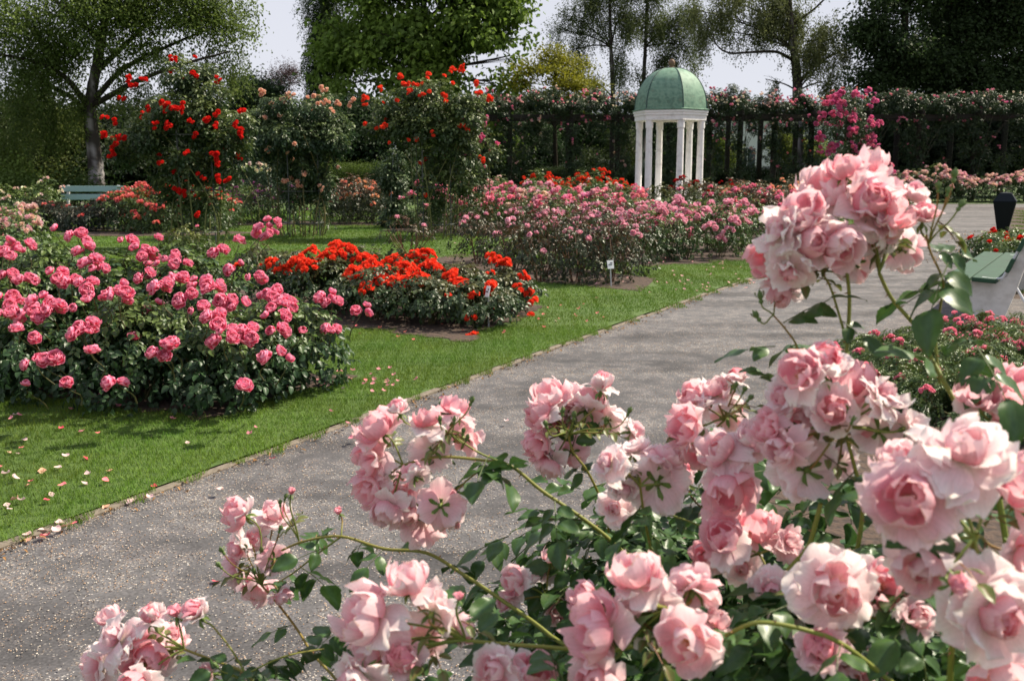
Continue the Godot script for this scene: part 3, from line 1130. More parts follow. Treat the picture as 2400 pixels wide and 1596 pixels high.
func ground() -> void:
	var soil_tex := ramp_tex(0.02, 71, [Color8(34, 27, 23), Color8(54, 43, 36), Color8(80, 63, 51), Color8(48, 38, 32)], 512, 6)
	M.soil = tri_mat(soil_tex, 1.1, 0.95, soil_tex, 3.0)
	var grass_tex := ramp_tex(0.03, 72, [Color8(48, 68, 22), Color8(62, 86, 28), Color8(74, 96, 36), Color8(56, 78, 26)], 512, 6)
	M.lawn = tri_mat(grass_tex, 0.8, 0.9, grass_tex, 2.0)
	var far_ground := Geo.new()
	far_ground.quad(Vector3(-400, -0.06, -500), Vector3(400, -0.06, -500), Vector3(400, -0.06, 60), Vector3(-400, -0.06, 60))
	struct("ground", far_ground.mesh(M.lawn))
	# path
	var pt := pebble_texture(1024, 3)
	M.path = tri_mat(pt[0], 0.42, 0.85, pt[1], 0.5, true)
	var streak := gnoise(0.5, 12, 4)
	var tone := func(x: float, z: float) -> Color:
		var f := streak.get_noise_2d(x * 0.55, z * 2.3)
		var f2 := streak.get_noise_2d(x * 2.1 + 50, z * 3.3)
		var q := 0.84 + 2.1 * maxf(f, -0.1) + 0.5 * f2
		return Color(q, q * 0.99, q * 1.0)
	var pg := band(LEFT_EDGE, RIGHT_EDGE, 0.0, -0.3, -38.6, 0.12, 26, tone)
	struct("path", pg.mesh(M.path))
	var cross := Geo.new()
	cross.grid(40, 16, func(u: float, v: float):
		var x := lerpf(70.0, 14.6, u)
		var z := lerpf(-36.4, -39.6, v)
		return [Vector3(x, 0.006, z), tone.call(x, z)])
	struct("cross_path", cross.mesh(M.path))
	struct("paved_pad", sheet(PackedVector2Array(PADS[0]), 0.008, Color(0.95, 0.9, 0.88)).mesh(M.path))
	# lawns
	var lp := PackedVector2Array()
	for q in LEFT_EDGE:
		lp.append(q - Vector2(0.05, 0))
	lp.append_array(PackedVector2Array([Vector2(14.6, -60), Vector2(-60, -60), Vector2(-60, 0)]))
	struct("lawn", sheet(lp, 0.02).mesh(M.lawn))
	var rp := PackedVector2Array()
	for q in RIGHT_EDGE:
		rp.append(q + Vector2(0.04, 0))
	rp.append_array(PackedVector2Array([Vector2(60, -36.4), Vector2(60, 0)]))
	struct("lawn", sheet(rp, 0.004).mesh(M.soil)).name = "planting_ground"
	struct("lawn", sheet(PackedVector2Array([Vector2(14.6, -39.6), Vector2(70, -39.6), Vector2(70, -60), Vector2(14.6, -60)]), 0.015).mesh(M.lawn))
	# edging stones between path and lawn, each its own piece
	var stone_tex := ramp_tex(0.03, 73, [Color8(78, 70, 60), Color8(104, 95, 83), Color8(122, 113, 100), Color8(90, 81, 69)], 256, 5)
	M.edging = tri_mat(stone_tex, 2.0, 0.9, stone_tex, 0.6)
	var edging := Node3D.new()
	edging.name = "path_edging"
	add_child(edging)
	edging.set_meta("kind", "structure")
	var eb := Geo.new()
	eb.box(Vector3(0.05, 0.12, 0.985), Vector3.ZERO, 0.008)
	var em := eb.mesh(M.edging)
	var z := -0.8
	while z > -37.5:
		var a := Vector2(along(LEFT_EDGE, z), z)
		var dir := (Vector2(along(LEFT_EDGE, z - 0.4), z - 0.4) - a).normalized()
		var mid := a + dir * 0.5
		mid.x = along(LEFT_EDGE, mid.y)
		var b := Basis(Vector3.UP, atan2(-dir.x, -dir.y) + rr(-0.012, 0.012)) * Basis(Vector3.RIGHT, rr(-0.008, 0.008))
		part("edging_stone", em, edging, null, Transform3D(b, Vector3(mid.x - 0.025, -0.042 + rr(-0.007, 0.005), mid.y)))
		z = (a + dir * 1.0).y
	# loose gravel on the near path
	var st := Geo.new()
	st.lathe([Vector2(0, -0.3), Vector2(0.5, -0.05), Vector2(0.36, 0.25), Vector2(0, 0.36)], 5)
	var xs := []
	var cs := []
	var tones := [L(0.50, 0.43, 0.34), L(0.62, 0.56, 0.47), L(0.38, 0.24, 0.14), L(0.30, 0.25, 0.21), L(0.52, 0.36, 0.24), L(0.42, 0.38, 0.34), L(0.16, 0.13, 0.12)]
	for k in 60000:
		var zz := -2.6 - 7.5 * pow(R.randf(), 1.35)
		var l := along(LEFT_EDGE, zz)
		var x := l + pow(R.randf(), 1.25) * 2.75
		var f := streak.get_noise_2d(x * 0.55, zz * 2.3) + 0.5 * streak.get_noise_2d(x * 2.6, zz * 4.0)
		var near_edge := x - l < 0.14
		if f < rr(-0.45, 0.55) and not (near_edge and R.randf() < 0.7):
			continue
		var s := rr(0.003, 0.0075)
		xs.append(Transform3D(Basis(rdir(), rr(0, TAU)).scaled(Vector3(s, s * 0.7, s * rr(0.8, 1.5))), Vector3(x, 0.005, zz)))
		cs.append((tones[R.randi() % 7] as Color) * rr(0.75, 1.1))
	scatter("gravel", st.mesh(M.plain), xs, cs, self)
	# beds of soil
	for q in [
		[Vector2(-2.0, -5.98), Vector2(-1.22, -7.2), Vector2(-7.2, -10.8), Vector2(-8.0, -9.3)],
		[Vector2(-0.42, -8.75), Vector2(0.4, -11.0), Vector2(-3.3, -13.4), Vector2(-4.6, -11.6)],
		[Vector2(1.62, -12.3), Vector2(2.0, -13.7), Vector2(-0.9, -17.6), Vector2(-1.9, -15.2)],
		[Vector2(2.2, -15.4), Vector2(3.9, -16.3), Vector2(5.0, -19.6), Vector2(0.2, -21.0), Vector2(-0.4, -18.4)],
		[Vector2(0.0, -21.5), Vector2(5.4, -20.4), Vector2(9.0, -30.0), Vector2(-3.0, -33.0), Vector2(-3.0, -23.5)]]:
		var cut := ragged(q)
		if Geometry2D.triangulate_polygon(cut).is_empty():
			cut = PackedVector2Array(q)
		bed_shapes.append(cut)
		var g := sheet(cut, 0.026)
		struct("flower_bed", g.mesh(M.soil))
	for q in [[Vector3(-11.806, 0, -24.2), 3.2, 0.9], [Vector3(-8.131, 0, -22.6), 2.2, 0.9], [Vector3(-6.911, 0, -26.5), 2.2, 0.8], [Vector3(-4.145, 0, -26.2), 1.4, 0.8], [Vector3(-7.758, 0, -15), 1.3, 1.0]]:
		var poly := PackedVector2Array()
		for k in 24:
			poly.append(Vector2(q[0].x + cos(TAU * k / 24) * q[1], q[0].z + sin(TAU * k / 24) * q[2]))
		bed_shapes.append(poly)
		struct("flower_bed", sheet(poly, 0.032).mesh(M.soil))
	# turf
	var g0 := L(0.125, 0.222, 0.024)
	for lod in [[0.16, 280, 0.028, 0.0025, 0.0, 9.6], [0.32, 320, 0.030, 0.0046, 9.6, 17.0], [0.8, 600, 0.034, 0.009, 17.0, 34.0]]:
		var tiles := []
		var cols := []
		for k in 3:
			tiles.append([])
			cols.append([])
		var w: float = lod[0]
		for iz in range(int(lod[4] / w), int(lod[5] / w)):
			var zz := -(iz + 0.5) * w
			for ix in range(int(-zz * -0.56 / w) - (14 if w < 0.2 else 6), int(-zz * 0.6 / w) + 4):
				var x := (ix + 0.5) * w
				if not lawn_here(x, zz, -w * 0.34 if x < along(LEFT_EDGE, zz) else w * 0.62) or (x > along(LEFT_EDGE, zz) and (zz > -12.3)):
					continue
				var j := R.randi() % 3
				tiles[j].append(Transform3D(Basis(Vector3.UP, floorf(rr(0, 4)) * PI / 2 + rr(-0.15, 0.15)).scaled(Vector3(1.12, rr(0.8, 1.2), 1.12)), Vector3(x, 0.015, zz)))
				var f := 1.0 + 0.35 * noise.get_noise_2d(x * 12, zz * 12)
				cols[j].append(Color(g0.r * f * (1.0 + 0.25 * noise.get_noise_2d(x * 20 + 99, zz * 20)), g0.g * f, g0.b * f))
		for k in 3:
			if tiles[k].size():
				scatter("grass", turf(w, lod[1], lod[2], lod[3], 900 + k), tiles[k], cols[k], self)

func trees() -> void:
	# the sky never meets bare ground: a far wood closes the garden
	var wood := thing("far_wood", "distant dark wood closing off the garden behind everything", "wood", Vector3(0, 0, -82))
	var wb := []
	for k in 26:
		wb.append([Vector3(-56 + k * 4.6, rr(1.6, 2.6), -80 + rr(-4, 4)), Vector3(3.6, rr(2.8, 4.4), 2.5)])
	cloud(wood, ["dark0", "dark1"], wb, 26, 1.5, L(0.018, 0.036, 0.012), L(0.04, 0.075, 0.02), -0.5, 0.6, "foliage", 0.4)
	wood.set_meta("kind", "stuff")
	# big birch at left
	var bark0 := L(0.11, 0.095, 0.085)
	var bark_d := L(0.035, 0.028, 0.022)
	var line := [Vector3(-12.809, 0.037, -31), Vector3(-12.828, 0.848, -31), Vector3(-12.824, 1.626, -31), Vector3(-12.865, 2.652, -31), Vector3(-12.83, 3.464, -31), Vector3(-12.556, 4.544, -31), Vector3(-12.269, 5.659, -31), Vector3(-11.989, 7.245, -31)]
	var t := thing("birch_tree", "big spreading birch with pale flaking trunk behind the blue-green bench", "tree", line[0])
	birch_trunk(t, line, 0.27, 0.09)
	for q in [[Vector3(-12.842, 3.135, -31), Vector3(-13.347, 4.128, -30.5), Vector3(-14.212, 4.57, -30), Vector3(-15.162, 4.703, -29)], [Vector3(-12.795, 3.414, -31), Vector3(-11.74, 4.419, -31), Vector3(-10.445, 5.16, -31.5), Vector3(-9.122, 5.79, -32)], [Vector3(-12.626, 4.294, -31), Vector3(-11.51, 5.663, -32), Vector3(-10.437, 6.964, -33)], [Vector3(-12.352, 5.227, -31), Vector3(-12.976, 6.004, -30), Vector3(-14.007, 6.946, -30)], [Vector3(-12.831, 3.287, -31), Vector3(-11.121, 3.988, -30.3), Vector3(-9.606, 4.449, -30), Vector3(-8.216, 4.811, -30)], [Vector3(-12.868, 2.78, -31), Vector3(-13.572, 3.572, -31.5), Vector3(-14.692, 3.993, -32), Vector3(-15.749, 4.122, -32)]]:
		limb(t, q, 0.10, 0.02, bark_d, bark_d)
	var bb := [[Vector3(-14.589, 5.783, -31), Vector3(1.998, 1.199, 2.2)], [Vector3(-12.438, 6.077, -30.5), Vector3(1.704, 1.18, 2.2)], [Vector3(-10.862, 6.028, -31), Vector3(1.732, 1.066, 2)], [Vector3(-9.616, 5.975, -31.5), Vector3(1.354, 1.083, 1.8)], [Vector3(-8.524, 5.725, -31.5), Vector3(0.677, 0.948, 1.2)], [Vector3(-11.195, 4.855, -31), Vector3(1.199, 0.599, 1.6)], [Vector3(-13.784, 4.669, -31), Vector3(1.332, 0.799, 1.8)], [Vector3(-12.18, 7.245, -31), Vector3(4.396, 1.066, 2.5)], [Vector3(-8.646, 6.882, -31), Vector3(1.199, 1.066, 1.6)], [Vector3(-15.256, 4.044, -31), Vector3(1.066, 0.933, 1.5)], [Vector3(-13.83, 3.636, -31.5), Vector3(0.812, 0.541, 1)]]
	cloud(t, ["birch0", "birch1", "birch2"], bb, 46, 1.05, L(0.06, 0.098, 0.02), L(0.15, 0.21, 0.045), -0.06, 1.1, "crown", 0.5, 9)
	var hb := [[Vector3(-8.371, 4.845, -31.5), Vector3(0.487, 1.083, 0.8)], [Vector3(-9.169, 4.592, -31.5), Vector3(0.541, 0.812, 0.9)], [Vector3(-9.955, 4.044, -31), Vector3(0.533, 0.533, 0.8)], [Vector3(-14.848, 2.78, -31), Vector3(1.066, 0.933, 1.2)], [Vector3(-14.029, 2.799, -31.5), Vector3(0.541, 0.677, 0.8)], [Vector3(-15.545, 2.269, -31), Vector3(0.666, 0.799, 1)], [Vector3(-10.4, 4.497, -30.5), Vector3(0.786, 0.655, 1)], [Vector3(-14.269, 3.477, -31), Vector3(1.199, 0.599, 1.2)], [Vector3(-11.444, 4.066, -30.5), Vector3(0.917, 0.59, 1)], [Vector3(-12.935, 3.695, -30.5), Vector3(0.655, 0.459, 0.8)], [Vector3(-15.347, 1.561, -31), Vector3(0.666, 0.666, 0.8)], [Vector3(-9.232, 4.986, -30.5), Vector3(0.786, 0.655, 0.9)], [Vector3(-11.701, 4.811, -30), Vector3(0.902, 0.645, 1)], [Vector3(-7.938, 5.725, -31.5), Vector3(0.325, 0.812, 0.6)], [Vector3(-13.848, 4.449, -30), Vector3(1.16, 0.645, 1)]]
	cloud(t, ["strand0", "strand1", "strand2"], hb, 38, 1.0, L(0.055, 0.088, 0.02), L(0.12, 0.165, 0.036), -0.04, 1.0, "hanging_twigs")
	# broad-leaved tree in the middle
	line = [Vector3(-4.392, -0.009, -48), Vector3(-4.349, 2.635, -48), Vector3(-4.448, 5.189, -48), Vector3(-4.164, 7.886, -48), Vector3(-4.03, 10.154, -48)]
	t = thing("broadleaf_tree", "large tree with big bright green leaves in the middle, behind the red climbing rose", "tree", line[0])
	limb(t, line, 0.32, 0.12, bark_d, bark_d, "trunk")
	var cb := [[Vector3(-3.966, 7.886, -48), Vector3(3.507, 1.856, 2.6)], [Vector3(-7.154, 7.312, -48), Vector3(2.269, 1.856, 2.2)], [Vector3(-1.573, 7.253, -47.5), Vector3(2.245, 1.429, 2)], [Vector3(0.295, 7.631, -47.5), Vector3(1.021, 0.714, 1.1)], [Vector3(-5.097, 5.305, -47), Vector3(3.434, 1.616, 2.3)], [Vector3(-0.991, 5.344, -47.5), Vector3(1.429, 0.817, 1.2)], [Vector3(-7.93, 5.152, -47.5), Vector3(1.633, 1.633, 1.6)], [Vector3(-2.792, 3.602, -47.5), Vector3(2.245, 1.021, 1.8)], [Vector3(-6.386, 3.407, -47.5), Vector3(2.245, 1.633, 2)], [Vector3(-4.131, 9.966, -48), Vector3(4.744, 1.444, 2.5)], [Vector3(-6.885, 9.966, -48), Vector3(2.682, 1.65, 2)], [Vector3(-1.575, 9.778, -48), Vector3(2.682, 1.444, 2)], [Vector3(-0.392, 8.385, -47.5), Vector3(1.225, 1.021, 1.2)], [Vector3(-8.459, 6.929, -48), Vector3(1.238, 1.856, 1.4)], [Vector3(-5.396, 3.017, -47.5), Vector3(3.266, 1.225, 1.8)], [Vector3(-8.382, 3.407, -47.5), Vector3(1.633, 1.225, 1.6)], [Vector3(-1.601, 2.625, -47.5), Vector3(1.429, 1.021, 1.3)], [Vector3(-4.624, 6.948, -46.5), Vector3(2.398, 1.199, 1.6)], [Vector3(-0.099, 6.493, -47.5), Vector3(0.817, 0.449, 0.7)], [Vector3(-3.973, 1.835, -47), Vector3(3.434, 1.212, 1.8)]]
	twigs(t, line, cb, 0.085, bark_d, 6)
	cloud(t, ["broad0", "broad1", "broad2"], cb, 18, 1.15, L(0.065, 0.12, 0.018), L(0.20, 0.30, 0.05), 0.05, 0.8, "crown", 0.5, 10)
	# weeping birch beside it
	line = [Vector3(-9.143, 0.135, -50), Vector3(-9.111, 4.322, -50), Vector3(-9.219, 7.351, -50), Vector3(-9.01, 10.51, -50)]
	t = thing("birch_tree", "slim weeping birch left of the broad bright-green tree, with dark hanging twigs", "tree", line[0])
	birch_trunk(t, line, 0.15, 0.06)
	cb = [[Vector3(-9.392, 8.346, -50), Vector3(0.774, 1.504, 1)], [Vector3(-9.668, 6.349, -50), Vector3(0.602, 1.289, 0.8)], [Vector3(-8.927, 9.923, -50), Vector3(1.504, 1.289, 1.2)], [Vector3(-9.045, 6.349, -50), Vector3(0.859, 1.934, 1)], [Vector3(-8.469, 8.148, -50), Vector3(1.289, 1.719, 1.2)], [Vector3(-9.927, 4.933, -50), Vector3(0.473, 0.859, 0.6)]]
	twigs(t, line, cb, 0.05, bark_d, 5)
	cloud(t, ["strand0", "strand1", "strand2"], cb, 80, 1.0, L(0.03, 0.055, 0.022), L(0.08, 0.115, 0.04), -0.08, 1.2)
	# yellow-green maple
	line = [Vector3(2.1, 0.025, -47), Vector3(1.976, 3.195, -47), Vector3(1.959, 5.495, -47)]
	t = thing("maple_tree", "low layered maple with yellow-green leaves above the pergola roses", "tree", line[0])
	limb(t, line, 0.14, 0.05, bark_d, bark_d, "trunk")
	cb = [[Vector3(1.952, 6.347, -47), Vector3(1.01, 0.606, 1.3)], [Vector3(1.076, 5.78, -47), Vector3(1.01, 0.444, 1.3)], [Vector3(3.033, 5.78, -47), Vector3(1.01, 0.525, 1.2)], [Vector3(0.49, 5.21, -47), Vector3(0.909, 0.364, 1.2)], [Vector3(2.328, 5.171, -46.5), Vector3(1.798, 0.44, 1.5)], [Vector3(3.63, 5.019, -47), Vector3(0.707, 0.444, 1)], [Vector3(1.361, 4.605, -46.5), Vector3(1.599, 0.32, 1.4)], [Vector3(2.918, 4.473, -46.5), Vector3(1.199, 0.32, 1.2)], [Vector3(2.107, 5.691, -46), Vector3(1.186, 0.316, 1.2)]]
	twigs(t, line, cb, 0.05, bark_d, 5)
	cloud(t, ["maple0", "maple1", "maple2"], cb, 36, 0.85, L(0.13, 0.145, 0.014), L(0.29, 0.28, 0.028), -0.25, 1.2, "crown", 0.5, 6)
	# pair of tall birches
	line = [Vector3(5.668, -0.041, -56), Vector3(5.552, 5.105, -56), Vector3(5.387, 7.817, -56), Vector3(5.237, 11.141, -56)]
	t = thing("birch_tree", "tall thin birch with open crown, left one of the pair behind the temple", "tree", line[0])
	birch_trunk(t, line, 0.16, 0.07)
	cb = [[Vector3(4.508, 9.156, -56), Vector3(1.444, 1.203, 1.4)], [Vector3(3.484, 7.705, -56), Vector3(1.083, 0.866, 1)], [Vector3(3.002, 9.488, -56), Vector3(0.866, 0.674, 0.9)], [Vector3(5.887, 9.599, -56), Vector3(1.203, 1.444, 1.3)], [Vector3(4.823, 11.141, -56), Vector3(2.647, 1.203, 1.8)], [Vector3(5.811, 7.481, -56), Vector3(0.866, 0.963, 0.9)], [Vector3(4.319, 6.128, -56), Vector3(0.722, 0.674, 0.7)], [Vector3(2.314, 8.822, -56), Vector3(0.578, 0.385, 0.5)]]
	twigs(t, line, cb, 0.055, bark_d, 7)
	cloud(t, ["strand0", "strand1", "birch1"], cb, 58, 1.1, L(0.06, 0.085, 0.032), L(0.14, 0.17, 0.06), -0.12, 1.2, "crown", 0.5, 6)
	line = [Vector3(7.466, -0.07, -57), Vector3(7.344, 5.168, -57), Vector3(7.398, 7.928, -57), Vector3(7.481, 11.312, -57)]
	t = thing("birch_tree", "tall birch directly behind the green dome, right one of the pair", "tree", line[0])
	birch_trunk(t, line, 0.15, 0.07)
	cb = [[Vector3(7.412, 9.29, -57), Vector3(1.225, 1.715, 1.4)], [Vector3(8.948, 9.064, -57), Vector3(1.102, 1.47, 1.2)], [Vector3(8.524, 7.357, -57), Vector3(1.225, 0.882, 1)], [Vector3(6.882, 6.669, -57), Vector3(0.98, 0.98, 1)], [Vector3(7.715, 11.312, -57), Vector3(2.205, 1.225, 1.7)], [Vector3(9.926, 7.928, -57), Vector3(0.882, 1.225, 0.9)], [Vector3(9.751, 9.742, -57), Vector3(0.98, 0.98, 0.9)]]
	twigs(t, line, cb, 0.055, bark_d, 7)
	cloud(t, ["strand0", "strand1", "birch1"], cb, 58, 1.1, L(0.06, 0.085, 0.028), L(0.135, 0.17, 0.055), -0.12, 1.2, "crown", 0.5, 6)
	# birch at right with the long bare limb
	line = [Vector3(14.288, 0.135, -50), Vector3(13.998, 5.034, -50), Vector3(13.734, 6.951, -50), Vector3(13.448, 8.544, -50), Vector3(13.229, 10.51, -50)]
	t = thing("birch_tree", "birch with weeping twigs and one long bare limb reaching towards the dome", "tree", line[0])
	birch_trunk(t, line, 0.27, 0.13)
	for q in [[Vector3(13.715, 6.509, -50), Vector3(12.777, 6.858, -49.5), Vector3(11.591, 6.805, -49), Vector3(10.266, 6.713, -48.5), Vector3(9.59, 7.048, -48.2), Vector3(9.373, 7.504, -48)], [Vector3(14.024, 5.339, -50), Vector3(14.816, 6.193, -50.5), Vector3(15.883, 6.853, -51), Vector3(16.917, 7.262, -51)], [Vector3(13.622, 7.551, -50), Vector3(12.376, 8.544, -50), Vector3(11.114, 9.137, -50)], [Vector3(13.53, 8.148, -50), Vector3(14.624, 8.94, -50), Vector3(15.597, 9.923, -50)]]:
		limb(t, q, 0.085, 0.02, bark_d, bark_d)
	cb = [[Vector3(9.999, 8.671, -49.5), Vector3(1.276, 0.957, 1.3)], [Vector3(11.559, 8.346, -50), Vector3(1.504, 1.182, 1.4)], [Vector3(13.106, 9.013, -50.5), Vector3(1.736, 1.302, 1.6)], [Vector3(14.563, 8.148, -50), Vector3(1.289, 1.397, 1.4)], [Vector3(15.925, 7.004, -50.5), Vector3(1.085, 1.085, 1)], [Vector3(9.209, 7.885, -49.5), Vector3(0.766, 1.276, 0.9)], [Vector3(12.304, 10.119, -50), Vector3(4.083, 1.074, 1.9)], [Vector3(12.279, 5.602, -49.5), Vector3(0.957, 0.425, 0.8)], [Vector3(15.327, 5.541, -50), Vector3(1.289, 0.559, 1)], [Vector3(14.486, 6.798, -49.5), Vector3(0.638, 0.851, 0.8)], [Vector3(8.666, 8.866, -49.5), Vector3(0.851, 1.064, 0.9)]]
	twigs(t, line, cb, 0.05, bark_d, 5)
	cloud(t, ["strand0", "strand1", "strand2"], cb, 58, 1.15, L(0.085, 0.105, 0.038), L(0.18, 0.205, 0.075), -0.08, 1.1, "crown", 0.5, 6)
	# dark trees at right
	var specs := [["tall dark evergreen tree closest to the right birch", 2085, 49], ["broad very dark tree behind the right part of the pergola", 2230, 51], ["dark tree at the far right end of the pergola", 2390, 50]]
	var blobs := [[[Vector3(17.384, 8.405, -49), Vector3(1.263, 1.685, 1.8)], [Vector3(18.095, 6.844, -49), Vector3(1.895, 1.474, 2.2)], [Vector3(17.396, 5.423, -48.5), Vector3(1.251, 1.042, 1.6)], [Vector3(18.516, 9.564, -49), Vector3(1.895, 1.685, 2.2)], [Vector3(16.839, 7.432, -49), Vector3(0.842, 0.948, 1.1)], [Vector3(18.299, 4.042, -48.5), Vector3(2.293, 1.251, 2)]], [[Vector3(21.702, 8.279, -51), Vector3(2.411, 2.192, 2.8)], [Vector3(21.031, 5.989, -50.5), Vector3(2.387, 1.519, 2.4)], [Vector3(22.157, 10.489, -51), Vector3(2.849, 1.753, 2.8)], [Vector3(22.248, 6.349, -50), Vector3(1.719, 1.504, 2)], [Vector3(21.606, 3.913, -50), Vector3(2.578, 1.504, 2.2)]], [[Vector3(24.168, 8.148, -50), Vector3(2.149, 2.364, 2.8)], [Vector3(24.756, 5.702, -49.5), Vector3(2.127, 1.702, 2.4)], [Vector3(23.332, 5.065, -49), Vector3(1.685, 1.263, 2)], [Vector3(24.573, 10.51, -50), Vector3(3.008, 1.719, 2.8)], [Vector3(24.499, 3.464, -49), Vector3(2.527, 1.685, 2.2)], [Vector3(26.517, 7.351, -50), Vector3(1.934, 3.223, 2.4)]]]
	for k in 3:
		line = [Vector3((specs[k][1] - 1200) / 2327.0 * specs[k][2], -0.1, -specs[k][2]), Vector3((specs[k][1] - 1195) / 2327.0 * specs[k][2], 4.0, -specs[k][2] - 0.2), Vector3((specs[k][1] - 1200) / 2327.0 * specs[k][2], 9.5, -specs[k][2])]
		t = thing("dark_tree", specs[k][0], "tree", line[0], "")
		limb(t, line, 0.4, 0.15, bark_d, bark_d, "trunk")
		twigs(t, line, blobs[k], 0.1, bark_d, 4)
		cloud(t, ["dark0", "dark1", "dark2"], blobs[k], 24, 1.1, L(0.026, 0.046, 0.015), L(0.06, 0.10, 0.03), -0.25, 1.0, "crown", 0.5, 7)
	# conifers and shrubs behind the left climbers
	var dk0 := L(0.016, 0.034, 0.014)
	var dk1 := L(0.04, 0.075, 0.024)
	for q in [[630, 55, 165, "slender dark spruce top, tallest one left of the weeping birch", 40], [560, 54, 178, "dark conifer with feathery tip beside the red climbing rose", 45], [690, 56, 190, "dark spruce half hidden by the weeping birch", 50]]:
		var base: Vector3 = Vector3((q[0] - 1200) / 2327.0 * q[1], 0, -q[1])
		t = thing("conifer_tree", q[3], "tree", base)
		var top: float = 1.6 - (q[2] - 382) * q[1] / 2327.0
		limb(t, [base, base + Vector3.UP * top * 0.5, base + Vector3.UP * (top - 0.1)], 0.12, 0.01, bark_d, bark_d, "trunk")
		var lay := []
		for k in 7:
			var f := k / 7.0
			lay.append([base + Vector3.UP * lerpf(0.8, top - 0.25, f), Vector3(1, 0.45, 1) * lerpf(1.5, 0.22, f)])
		cloud(t, ["needle0", "needle1"], lay, 60, 0.6, dk0, dk1, -0.4, 1.0)
	t = shrub("purple_tree", "small tree with sparse purple-brown leaves on the skyline", "tree", ["birch0", "birch1"], [[Vector3(-13.184, 6.172, -58), Vector3(1.122, 0.847, 1.2)], [Vector3(-14.056, 5.584, -58), Vector3(1.246, 0.748, 1.2)], [Vector3(-12.56, 6.641, -58), Vector3(0.598, 0.548, 0.7)]], 55, 0.9, L(0.05, 0.03, 0.035), L(0.09, 0.055, 0.06), "", -0.05)
	var sh := [
		["round dense dark-green shrub on the skyline behind the climbing roses", [[Vector3(-11.925, 4.573, -46), Vector3(1.226, 0.909, 1.6)], [Vector3(-12.572, 3.161, -46), Vector3(1.186, 1.186, 1.6)]], dk0, dk1, "dark0", 60],
		["dark evergreen shrub filling the gap behind the peach climbing rose", [[Vector3(-9.19, 2.853, -42), Vector3(1.624, 1.263, 1.6)], [Vector3(-7.787, 2.506, -42), Vector3(1.444, 1.263, 1.5)], [Vector3(-9.963, 1.285, -42), Vector3(1.083, 1.083, 1.4)]], dk0, dk1, "fine0", 110],
		["dark evergreen shrub behind the clipped hedge", [[Vector3(-6.195, 2.506, -42), Vector3(1.444, 1.083, 1.5)], [Vector3(-4.97, 1.81, -42), Vector3(1.263, 1.444, 1.5)], [Vector3(-6.494, 3.589, -43), Vector3(1.109, 0.924, 1.3)]], dk0, dk1, "dark1", 60],
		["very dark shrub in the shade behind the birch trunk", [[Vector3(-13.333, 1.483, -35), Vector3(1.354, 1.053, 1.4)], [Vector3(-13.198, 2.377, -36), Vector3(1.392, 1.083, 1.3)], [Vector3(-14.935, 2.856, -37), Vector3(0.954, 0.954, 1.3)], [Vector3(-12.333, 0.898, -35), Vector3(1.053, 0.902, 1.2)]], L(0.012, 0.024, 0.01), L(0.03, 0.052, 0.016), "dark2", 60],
		["olive-green shrub with loose twigs below the birch crown", [[Vector3(-15.497, 2.052, -34), Vector3(1.169, 1.169, 1.4)], [Vector3(-15.158, 2.788, -35), Vector3(0.752, 0.902, 1.2)], [Vector3(-15.26, 1.076, -33), Vector3(0.851, 0.567, 1.2)]], L(0.055, 0.08, 0.018), L(0.12, 0.15, 0.035), "fine1", 60],
		["tall dark shrub beneath the birch's lowest twigs at the garden's far left", [[Vector3(-17.901, 2.377, -36), Vector3(1.392, 1.238, 1.6)], [Vector3(-17.838, 3.463, -37), Vector3(1.272, 0.954, 1.5)], [Vector3(-19.072, 2.822, -36), Vector3(1.238, 1.702, 1.5)]], L(0.035, 0.056, 0.015), L(0.085, 0.115, 0.03), "birch0", 50],
		["fresh green shrub with narrow leaves left of the blue-green bench", [[Vector3(-14.416, 0.897, -29), Vector3(0.872, 0.498, 1.1)], [Vector3(-13.692, 0.714, -29), Vector3(0.623, 0.424, 1)], [Vector3(-15.268, 1.132, -29.5), Vector3(0.761, 0.634, 1.1)]], L(0.08, 0.13, 0.024), L(0.16, 0.23, 0.045), "fine2", 80],
		["low green shrub at the foot of the birch trunk", [[Vector3(-12.924, 0.698, -29.5), Vector3(0.634, 0.355, 0.9)], [Vector3(-12.136, 0.493, -30), Vector3(0.516, 0.284, 0.8)]], L(0.04, 0.07, 0.018), L(0.075, 0.115, 0.03), "fine1", 120],
	]
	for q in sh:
		shrub("shrub", q[0], "shrub", [q[4]], q[1], q[5], 0.85, q[2], q[3])
